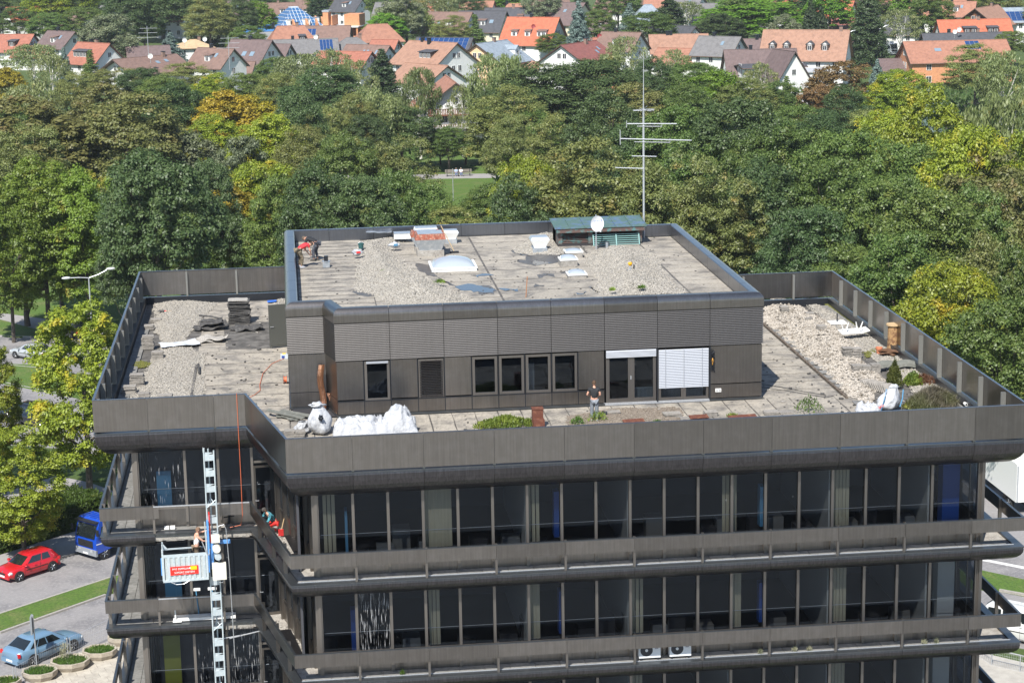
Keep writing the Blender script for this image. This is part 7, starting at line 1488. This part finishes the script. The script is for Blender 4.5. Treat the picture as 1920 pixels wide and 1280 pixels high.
def leafcloud(name, C, Rr, npc, size, seed, m, hang=0.0, upb=.75):
    """leaf quads on the shells of many small clumps; C centres, Rr radii"""
    g = np.random.default_rng(seed); C = np.repeat(np.asarray(C), npc, 0); Rq = np.repeat(np.asarray(Rr), npc)[:,None]; n = len(C)
    d = g.normal(size=(n,3)); d /= np.linalg.norm(d,axis=1)[:,None]; d[:,2] = np.where(d[:,2] < -.3, -d[:,2]*.6, d[:,2]); d /= np.linalg.norm(d,axis=1)[:,None]
    P = C+d*Rq*(g.uniform(.35,1.22,(n,1)))*np.array([1,1,.80])
    if hang: P[:,2] -= g.exponential(hang,n)
    nr = d+g.normal(size=(n,3))*.45; nr[:,2] += upb; nr /= np.linalg.norm(nr,axis=1)[:,None]
    a = np.cross(nr, g.normal(size=(n,3))); a /= np.linalg.norm(a,axis=1)[:,None]; b = np.cross(nr,a)
    if hang: b = b*.4+np.array([0,0,-1.0]); b /= np.linalg.norm(b,axis=1)[:,None]; a = np.cross(b,nr); a /= np.linalg.norm(a,axis=1)[:,None]
    s = size*g.uniform(.55,1.25,(n,1)); w = s*(.62 if not hang else .38); l = s*(1 if not hang else 1.35)
    V = np.stack([P-b*l*.5, P+a*w*.5, P+b*l*.5+nr*l*.12, P-a*w*.5],1).reshape(-1,3)
    me = bpy.data.meshes.new(name); me.vertices.add(4*n); me.vertices.foreach_set('co', V.ravel().astype(np.float32)); me.loops.add(4*n); me.loops.foreach_set('vertex_index', np.arange(4*n,dtype=np.int32))
    me.polygons.add(n); me.polygons.foreach_set('loop_start', np.arange(0,4*n,4,dtype=np.int32)); me.polygons.foreach_set('loop_total', np.full(n,4,dtype=np.int32)); me.materials.append(m); me.update(); me.validate(); return me
def crown_pts(Hc, W, seed, nc, flat=1.0, rmul=1.0, cut=-.55):
    g = np.random.default_rng(seed); C = []; Rr = []; k = 0
    lob = g.normal(size=(7,3)); lob /= np.linalg.norm(lob,axis=1)[:,None]; amp = g.uniform(.05,.24,7)
    while len(C) < nc:
        d = g.normal(size=3); d /= np.linalg.norm(d)
        if d[2] < cut: continue
        k = 1+sum(a*max(0,d@l)**4 for a,l in zip(amp,lob))-.14
        f = g.uniform(.80,1.0) if g.random() < .8 else g.uniform(.35,.8)
        tz = d[2]; wr = W/2*(1-.12*max(0,tz)) * (1+.10*min(0,tz))
        C.append((d[0]*wr*k*f, d[1]*wr*k*f, tz*Hc/2*k*f)); Rr.append(W*g.uniform(.050,.100)*rmul)
    return np.array(C), np.array(Rr)
def limbs(h, cz, W, C, seed, r=.28, n=9):
    r2 = random.Random(seed); m = MB(); m.tube([(0,0,-.2),(.1,.05,h*.25),(.0,.1,cz)],[r,r*.75,r*.45],8)
    for k in range(n):
        c = C[r2.randrange(len(C))]; z0 = h*.18+r2.random()*(cz-h*.18); e = Vector((c[0]*.85,c[1]*.85,cz+c[2]*.85)); s = Vector((0,.05,z0)); mid = s.lerp(e,.5)+Vector((0,0,-.05*h)); m.tube([s,mid,e],[r*.38,r*.22,.03],5)
    return m.mesh('trunk', bark)
TR = {}
def mk(key, m, h, W, low, nc, npc, size, seed, **kw):
    Hc = h*(1-low); cz = h*low+Hc/2; rm = kw.pop('rmul',1.0); C, Rr = crown_pts(Hc, W, seed, nc, rmul=rm, cut=kw.pop('cut',-.55)); bk = kw.pop('bark',None)
    me = leafcloud('crown', C+np.array([0,0,cz]), Rr, npc, size, seed+1, m, **kw); tk = limbs(h, cz, W, C, seed)
    if bk: tk.materials.clear(); tk.materials.append(bk)
    co = np.zeros(len(me.vertices)*3,dtype=np.float32); me.vertices.foreach_get('co',co); co = co.reshape(-1,3)
    TR.setdefault(key, []).append((me, tk, float(np.percentile(co[:,2],99.5)), 2*float(np.percentile(np.abs(co[:,0]),98))))
for s in range(2):
    mk('dark', T_dark, 17, 11, .18, 240, 185, .26, 10+s); mk('mid', T_mid, 17, 11, .18, 240, 185, .26, 20+s); mk('olive', T_olive, 16, 11, .18, 240, 185, .25, 30+s)
    mk('yel', T_yel, 15, 10, .2, 230, 175, .26, 40+s)
mk('gold', T_gold, 13, 9, .2, 190, 115, .33, 50); mk('brown', T_brown, 16, 10, .18, 190, 120, .34, 60); mk('rust', T_rust, 16, 11, .18, 200, 120, .34, 70); mk('rust', T_rust, 16, 10, .2, 190, 120, .34, 71)
mk('lime', T_lime, 15, 11, .18, 200, 120, .38, 80); mk('grey', T_grey, 12, 10, .15, 190, 120, .32, 90)
mk('birch', T_birch, 16, 8, .25, 120, 85, .36, 100, hang=.55, bark=birchbark); mk('birch', T_birch, 16, 7.5, .25, 95, 60, .36, 101, hang=.55, bark=birchbark)
mk('willow', leafmat('leaf_weeping', (0.116,0.160,0.029), (0.246,0.319,0.065), (0.319,0.362,0.087)), 14, 11, .08, 150, 95, .42, 110, hang=1.0)
# near trees: smaller, denser leaves
mk('nearyel', T_yel, 13, 9.5, .10, 290, 200, .23, 120, rmul=.85, cut=-.95); mk('nearyel', T_yel, 13, 9, .10, 280, 200, .23, 121, rmul=.85, cut=-.95); mk('neardark', T_dark, 16, 12, .24, 300, 170, .28, 122, rmul=.85); mk('nearlime', leafmat('leaf_light_maple', (0.109,0.174,0.020), (0.232,0.312,0.041), (0.348,0.290,0.051), .6), 16, 12, .14, 300, 180, .26, 123, rmul=.85, cut=-.9)
mk('young', T_brown, 5.5, 3.2, .38, 40, 60, .22, 124, rmul=1.2)
def conifer(key, m, h, W, seed, size=.36, npc=46):
    g = np.random.default_rng(seed); C = []; Rr = []; z = h*.07
    while z < h*.97:
        r = W/2*(1-z/h)**.85*g.uniform(.85,1.1); n = max(3,int(5+r*3.2))
        for k in range(n):
            a = g.uniform(0,6.283); 
            for f in ((1.0,.55) if r > .8 else (.6,)):
                C.append((r*f*math.cos(a), r*f*math.sin(a), z-.22*r*f)); Rr.append(.28+.16*r*f)
        z += .42+.03*r
    me = leafcloud('crown', C, Rr, npc, size, seed, m, upb=.1); tk = MB().tube([(0,0,-.2),(0,0,h*.96)],[.26,.03],7).mesh('trunk', bark); TR.setdefault(key,[]).append((me,tk,h,W))
conifer('spruce', T_spruce, 18, 8, 130); conifer('blue', T_blue, 14, 7, 131); conifer('cypress', T_mid, 12, 4, 132, .3, 40)
CAT = {'dark':'oak','mid':'tree','olive':'lime tree'}
WORDS = dict(dark='round dark green tree', mid='mid green tree', olive='olive green tree', yel='yellow green maple', gold='golden yellow tree', brown='copper brown tree', rust='tree turning reddish brown', lime='bright green tree',
    grey='silvery green tree', birch='airy birch', willow='pale green weeping tree', spruce='tall dark spruce', blue='blue green conifer', cypress='narrow pointed conifer', nearyel='large yellow green maple', neardark='large dark green tree', nearlime='large light green tree', young='young thin orange brown tree')
NAMES = dict(spruce='spruce_tree', blue='blue_spruce_tree', birch='birch_tree', willow='weeping_tree', cypress='cypress_tree', nearyel='maple_tree', yel='maple_tree')
cnt = {}
def tree(u, v, key, wpx, h, where, hs=None):
    """crown top at photo pixel (u,v); h = height in metres, wpx = crown width in photo pixels"""
    k = cnt.get(key,0); cnt[key] = k+1; vs = TR[key]; me, tk, h0, W0 = vs[k%len(vs)]
    p = at(u, v+(9 if v < 165 else 3), GZ+h); dist = (p-CP).dot(FW); w = wpx*dist/3814.7
    t = thing(NAMES.get(key,'broadleaf_tree'), WORDS[key]+' '+where, 'tree', (p.x,p.y,GZ), rnd.uniform(0,6.28), None)
    t.scale = (w/W0, w/W0*rnd.uniform(.9,1.1), h/h0)
    t['label'] = ' '.join(t['label'].split()[:16]) if len(t['label'].split()) > 16 and t['label'].split()[15] not in ('the','of','by','a','one') else ' '.join(t['label'].split()[:15]) if len(t['label'].split()) > 16 else t['label']
    ob('trunk', tk, t); ob('crown', me, t); return t
T = tree
# nearest, left of the building
T(145,571,'nearyel',195,14,'left of the roof corner with its trunk beside the parking area'); T(-42,600,'nearyel',130,13,'at the left edge above the hedge'); T(28,800,'nearyel',165,9,'lowest on the left edge, over the parking area')
T(205,600,'nearyel',110,11,'directly touching the left terrace corner'); T(45,508,'young',70,5.5,'in the verge beside the footpath')
T(70,300,'nearlime',200,17,'at the left edge behind the footpath'); T(150,320,'nearlime',170,16,'between the left edge and the street lamp'); T(285,288,'neardark',235,19,'rising right behind the street lamp'); T(235,430,'neardark',120,12,'low behind the two armed street lamp')
T(5,350,'nearlime',150,15,'cut by the left edge above the young tree')
# row directly behind the building
T(430,352,'gold',150,12,'behind the rear left fence of the terrace'); T(470,395,'yel',110,10,'just above the rear left fence'); T(395,300,'dark',110,16,'right of the large one behind the lamp'); T(520,330,'mid',140,15,'left of the upper roof'); T(600,305,'dark',170,17,'above the upper left roof corner'); T(690,330,'dark',160,16,'behind the pair of workers'); T(738,318,'mid',120,15,'left of the park clearing'); T(640,360,'olive',150,13,'low behind the upper roof left half')
T(745,372,'mid',110,12,'low and just left of the lamp pole in the clearing')
T(975,330,'dark',140,16,'right of the park clearing'); T(985,295,'yel',140,17,'behind and right of the park clearing'); T(1000,370,'olive',170,12,'low behind the copper shed'); T(1110,262,'olive',230,19,'left of the antenna mast'); T(1240,290,'olive',220,18,'right behind the antenna mast'); T(1180,350,'olive',190,14,'low behind the satellite dish'); T(1330,330,'olive',190,16,'behind the rear right coping'); T(1400,380,'rust',170,13,'above the rear right terrace fence'); T(1300,385,'olive',160,12,'low behind the rear right coping corner'); T(1070,385,'olive',150,11,'lowest one above the upper roof edge')
T(915,345,'mid',130,11,'small, right below the bench clearing'); T(792,345,'mid',140,12,'small, left below the bench clearing'); T(850,388,'olive',130,10,'lowest one below the bench clearing'); T(560,410,'dark',130,10,'lowest beside the upper roof left corner'); T(350,400,'mid',120,11,'low behind the left end of the rear fence')
# second row
T(60,182,'rust',230,18,'tall at the left edge, middle height'); T(20,240,'olive',160,16,'cut by the left edge below the tall reddish one'); T(235,175,'rust',190,18,'broad, above the large dark left tree'); T(120,240,'mid',120,14,'between the two broad reddish trees on the left'); T(340,245,'grey',190,13,'with pale silvery crown left of centre'); T(450,255,'grey',120,13,'dense, beside the pale silvery one'); T(200,262,'grey',70,9,'small, above the yellow green row'); T(130,255,'cypress',60,8,'small and pale in the left gap')
T(420,170,'gold',130,14,'brightest one left of centre, left half'); T(470,178,'gold',110,13,'brightest one left of centre, right half'); T(500,215,'yel',150,15,'right of the golden pair'); T(600,118,'dark',170,15,'tall and rounded left of the weeping trees'); T(560,170,'dark',120,17,'left flank of the tall rounded one'); T(330,150,'dark',150,15,'bluish one above the silvery crown'); T(260,120,'dark',110,12,'below the white gabled house'); T(180,150,'rust',110,14,'thin, below the low chalet')
T(752,192,'dark',140,10.5,'right before the birch, left of the clearing'); T(640,250,'mid',120,15,'behind the pair left of the clearing'); T(690,215,'dark',110,13,'left neighbour of the one before the birch')
T(1010,116,'dark',215,15.5,'left half of the giant oak group'); T(1090,106,'dark',215,16,'right half of the giant oak group'); T(955,155,'olive',160,15,'left front of the giant oak group'); T(1130,170,'dark',150,18,'right front of the giant oak group'); T(950,215,'olive',110,13,'between the clearing and the oak group'); T(1040,215,'olive',130,15,'in front of the oak group')
T(1260,200,'mid',180,18,'right of the antenna top'); T(1380,185,'dark',220,20,'broad one behind the right terrace'); T(1330,240,'mid',170,17,'in front of the broad one behind the right terrace'); T(1490,235,'mid',200,18,'behind the right rear terrace corner'); T(1600,245,'mid',210,18,'right of the flat garage'); T(1550,300,'mid',210,17,'below the flat garage'); T(1700,270,'mid',190,17,'in the middle of the right hand wood'); T(1450,300,'dark',190,17,'left part of the right hand wood')
T(1800,240,'yel',190,20,'tall sparse one at the right'); T(1880,180,'birch',170,20,'at the right edge'); T(1740,165,'yel',170,21,'next to the blue green conifer'); T(1850,290,'rust',200,18,'at the right edge, middle height'); T(1905,340,'rust',150,17,'cut by the right edge'); T(1640,340,'mid',210,17,'above the right terrace fence'); T(1760,360,'mid',220,17,'over the right terrace fence, second'); T(1870,430,'olive',200,16,'right edge beside the terrace fence'); T(1540,390,'dark',190,15,'behind the rear right fence corner'); T(1680,440,'mid',210,15,'close to the right terrace fence, upper'); T(1800,500,'yel',220,15,'close to the right terrace fence, middle'); T(1900,560,'mid',200,14,'close to the right terrace fence, lowest'); T(1600,460,'mid',170,13,'just behind the right rear fence corner'); T(1490,420,'dark',150,13,'just above the rear right fence'); T(1840,610,'mid',170,11,'low behind the lower right fence'); T(1730,560,'yel',150,11,'low in the middle behind the right fence')

# garden belt
T(620,85,'birch',110,12,'with white stems in front of the grey roofs'); T(560,95,'birch',100,12,'left of the white stemmed one'); T(665,105,'birch',90,14,'beside the dark round tree, left'); T(715,78,'spruce',95,14,'dark and round behind the tarpaulin axis'); T(785,120,'birch',75,14.5,'in front of the alpine house, left'); T(866,152,'birch',55,11.5,'in front of the alpine house, middle'); T(930,95,'birch',110,16.5,'tallest, right of the alpine house'); T(960,95,'birch',90,17,'thin, beside the tallest birch')
T(760,-4,'willow',110,12.3,'left of the white alpine houses'); T(410,6,'spruce',90,12.4,'left of the plum roof'); T(105,-44,'yel',125,18,'huge one left of the cream house'); T(200,20,'grey',120,15,'right of the cream house'); T(300,-60,'dark',170,20,'tall group at the top left, left'); T(350,-50,'dark',150,20,'tall group at the top left, right'); T(245,-30,'dark',120,20,'at the top edge left of the tall group'); T(390,-20,'olive',90,17,'brownish right end of the tall group')
T(118,78,'blue',50,11,'beside the white gabled house'); T(60,75,'birch',90,10,'over the low brick roofed house'); T(95,95,'birch',80,11,'right of the low brick roofed annex'); T(10,120,'gold',80,12,'at the left edge below the village'); T(168,82,'cypress',45,9,'in front of the white gabled house'); T(318,50,'blue',70,10,'above the large low chalet'); T(460,40,'mid',80,10,'right of the dark spruce'); T(272,118,'cypress',42,8,'in front of the large low chalet'); T(210,120,'olive',120,9,'below the white gabled house gable'); T(350,110,'olive',110,11,'below the chalet, right'); T(400,130,'yel',90,10,'in front of the brown outbuilding'); T(460,130,'mid',100,11,'below the plum roof'); T(510,100,'mid',80,10,'right below the plum roof'); T(300,135,'mid',110,12,'below the chalet, middle'); T(130,130,'olive',110,12,'left below the white gable'); T(55,150,'birch',110,13,'above the tall reddish tree at left')
T(890,15,'cypress',46,11,'left of the bright red orange roof'); T(876,38,'cypress',36,8,'small, right of the solar roof'); T(1085,-15,'blue',62,17,'tall, right of the wide white gable'); T(1150,30,'spruce',46,10,'left of the blue spruce pair'); T(1180,-5,'blue',60,13,'beside the blue grey roof'); T(1160,40,'blue',42,8,'small and pale below the tall blue one'); T(1040,55,'mid',70,7,'right of the bright red orange house'); T(930,82,'lime',70,6,'in the garden below the bright red orange roof'); T(1170,60,'birch',80,12,'left of the small orange roofs'); T(1135,95,'birch',90,14,'above the small bright orange hipped roof'); T(1220,100,'dark',90,13,'behind the antenna whip'); T(1260,85,'birch',70,10,'in front of the two chimney roof'); T(1400,-10,'lime',185,13.5,'large, top right of centre'); T(1350,26,'dark',110,9.2,'round, left below the large bright green one'); T(1270,105,'cypress',50,9,'yellowish, in front of the orange roofs'); T(1310,110,'mid',120,12,'right of the antenna whip'); T(1350,125,'lime',120,12,'in front of the plum roofed houses'); T(1400,140,'olive',120,11,'below the plum roofed houses'); T(1460,145,'mid',90,10,'right end of the belt below the plum roofs'); T(1200,150,'rust',110,13,'below the small orange hipped roof')
T(1520,-15,'spruce',60,17,'left one of the top right spruces'); T(1540,0,'spruce',55,15,'middle one of the top right spruces'); T(1470,20,'grey',80,12,'beside the bright green giant'); T(1628,-40,'spruce',90,19,'tallest in the village, upper right'); T(1645,100,'blue',46,9,'by the village street lamp'); T(1570,108,'brown',120,14,'most striking one at the right'); T(1540,150,'brown',90,12,'lower left part of the copper coloured group'); T(1590,155,'dark',110,13,'beside the copper coloured one'); T(1625,205,'olive',120,12,'round, right below the flat garage'); T(1680,125,'yel',120,13,'right of the dark one by the copper tree'); T(1745,150,'blue',90,17,'tallest of its kind, right half'); T(1830,75,'olive',110,13,'before the orange house with solar panels'); T(1880,90,'birch',90,15,'with white stems near the right edge'); T(1900,50,'mid',60,8,'small at the right edge by the solar field'); T(1760,-10,'cypress',50,12,'at the top right by the brown roof'); T(1815,20,'cypress',40,9,'pointed, left of the wooden gable'); T(1475,130,'cypress',45,9,'by the steep gabled end'); T(1430,110,'birch',70,11,'sparse, before the pointed gables')
T(872,256,'mid',95,4.2,'low shrub beyond the bench'); T(825,258,'mid',70,4,'low shrub left beyond the bench'); T(912,256,'mid',70,4.2,'low shrub right beyond the bench'); T(840,235,'mid',70,7,'right behind the birch trunks')
# far backdrop rows between and behind the roofs
r3_ = random.Random(11); keys = ['mid','dark','olive','mid','lime','spruce','birch','mid','grey']
place = ['behind the %s roofs of the top edge' , 'on the horizon above the %s']
u = -40; k = 0
desc = ['top left corner house','tall group at the left','grey brown hall','glass pyramid','raw brick shell','weeping tree','orange roof at the very top','anthracite roofs','wide white gable','blue grey roof','small anthracite roof','bright green giant','top right orange roofs','tallest spruce','brown roof with white dormer','wooden gable','solar field at the right edge']
used = {}
while u < 1960:
    for v_, h_ in ((-30,14),(8,11)):
        if v_ == 8 and (470 < u < 700 or 860 < u < 1120 or 1470 < u < 1620 or u > 1740): continue
        key = r3_.choice(keys); dd = desc[min(len(desc)-1,max(0,int(u/1920*len(desc))))]; kk = (key,dd,h_); used[kk] = used.get(kk,0)+1
        T(u+r3_.uniform(-25,25), v_+r3_.uniform(-14,14), key, r3_.uniform(65,105), h_*r3_.uniform(.85,1.15), ('in the far top row above ' if v_ < 0 else 'in the second far row near ')+dd+('' if used[kk] == 1 else ', second one' if used[kk] == 2 else ', third one'))
    u += 62; k += 1
# filler trees inside the wood
ff = [(100,330,'yel',14),(330,330,'dark',14),(560,240,'olive',14),(660,175,'olive',14),(1000,205,'mid',12),(1180,230,'dark',16),(1290,150,'mid',13),(1420,250,'mid',17),(1230,340,'olive',14),(1040,330,'olive',14),(1560,205,'dark',12),(1660,210,'yel',16),(1500,195,'mid',12),(1920,250,'yel',18),(1920,460,'mid',16),(1700,330,'mid',17),(1380,290,'mid',16),(480,300,'yel',14),(400,215,'yel',13),(300,220,'olive',13),(15,190,'mid',13),(520,130,'olive',12),(700,160,'birch',13),(730,260,'olive',14),(610,200,'olive',14),(1830,350,'mid',17),(1590,280,'mid',16)]
nb = ['beneath the yellow green row at left','in the dip below the silvery crown','under the golden pair','left of the birches','behind the bench shrubs','below the giant oak group','right of the antenna whip tip','beneath the broad dark crown','behind the shed roof ridge','above the dish, low','behind the flat garage','next to the flat garage, right','left of the village lane','at the right edge under the birch','at the right edge by the fence top','deep in the right hand wood','left in the right hand wood','above the rear left fence gap','below the bright golden crown','left of the golden crown','at the left edge below the gold one','right of the brown outbuilding','above the dark round one by the clearing','left in front of the clearing','below the tall rounded crown','right half of the right hand wood','in the centre of the right hand wood']
for (u_,v_,key,h_), w_ in zip(ff, nb): T(u_,v_,key,150 if v_ > 200 else 110,h_,'filling the gap '+w_)
# undergrowth closing the wood from below
def ub(q):
    y = q.uniform(70,330); x = lerp(-75,110,q.random())*(.5+.5*y/150)+(y*.02)
    while (abs(x-(y*.10-2.5)) < 3.2+y*.012 and 90 < y) or (y < 165 and x < -14): y = q.uniform(70,330); x = q.uniform(-75,130)*(.5+.5*y/150)
    return (x, y, GZ+q.random()**2*2.2)
und = tuft(60000, ub, .8, leafmat('undergrowth_leaf',(0.043,0.080,0.017), (0.102,0.160,0.036), (0.145,0.145,0.043)), 91, .28, 'undergrowth'); o = ob('undergrowth', und); kind(o, 'stuff'); tag(o, 'dense green undergrowth on the floor of the wood', 'undergrowth')
# ------------------------------------------------------------------ thin summer haze
hz = bpy.data.materials.new('haze'); hz.use_nodes = True
N = hz.node_tree.nodes; N.remove(N['Principled BSDF']); pv = N.new('ShaderNodeVolumePrincipled'); pv.inputs['Color'].default_value = (.80,.88,1,1); pv.inputs['Density'].default_value = .00008
hz.node_tree.links.new(pv.outputs[0], N['Material Output'].inputs['Volume'])
kind(MB().box(-1600,1600,-500,3300,GZ-1.3,45).build('haze', hz), 'stuff')
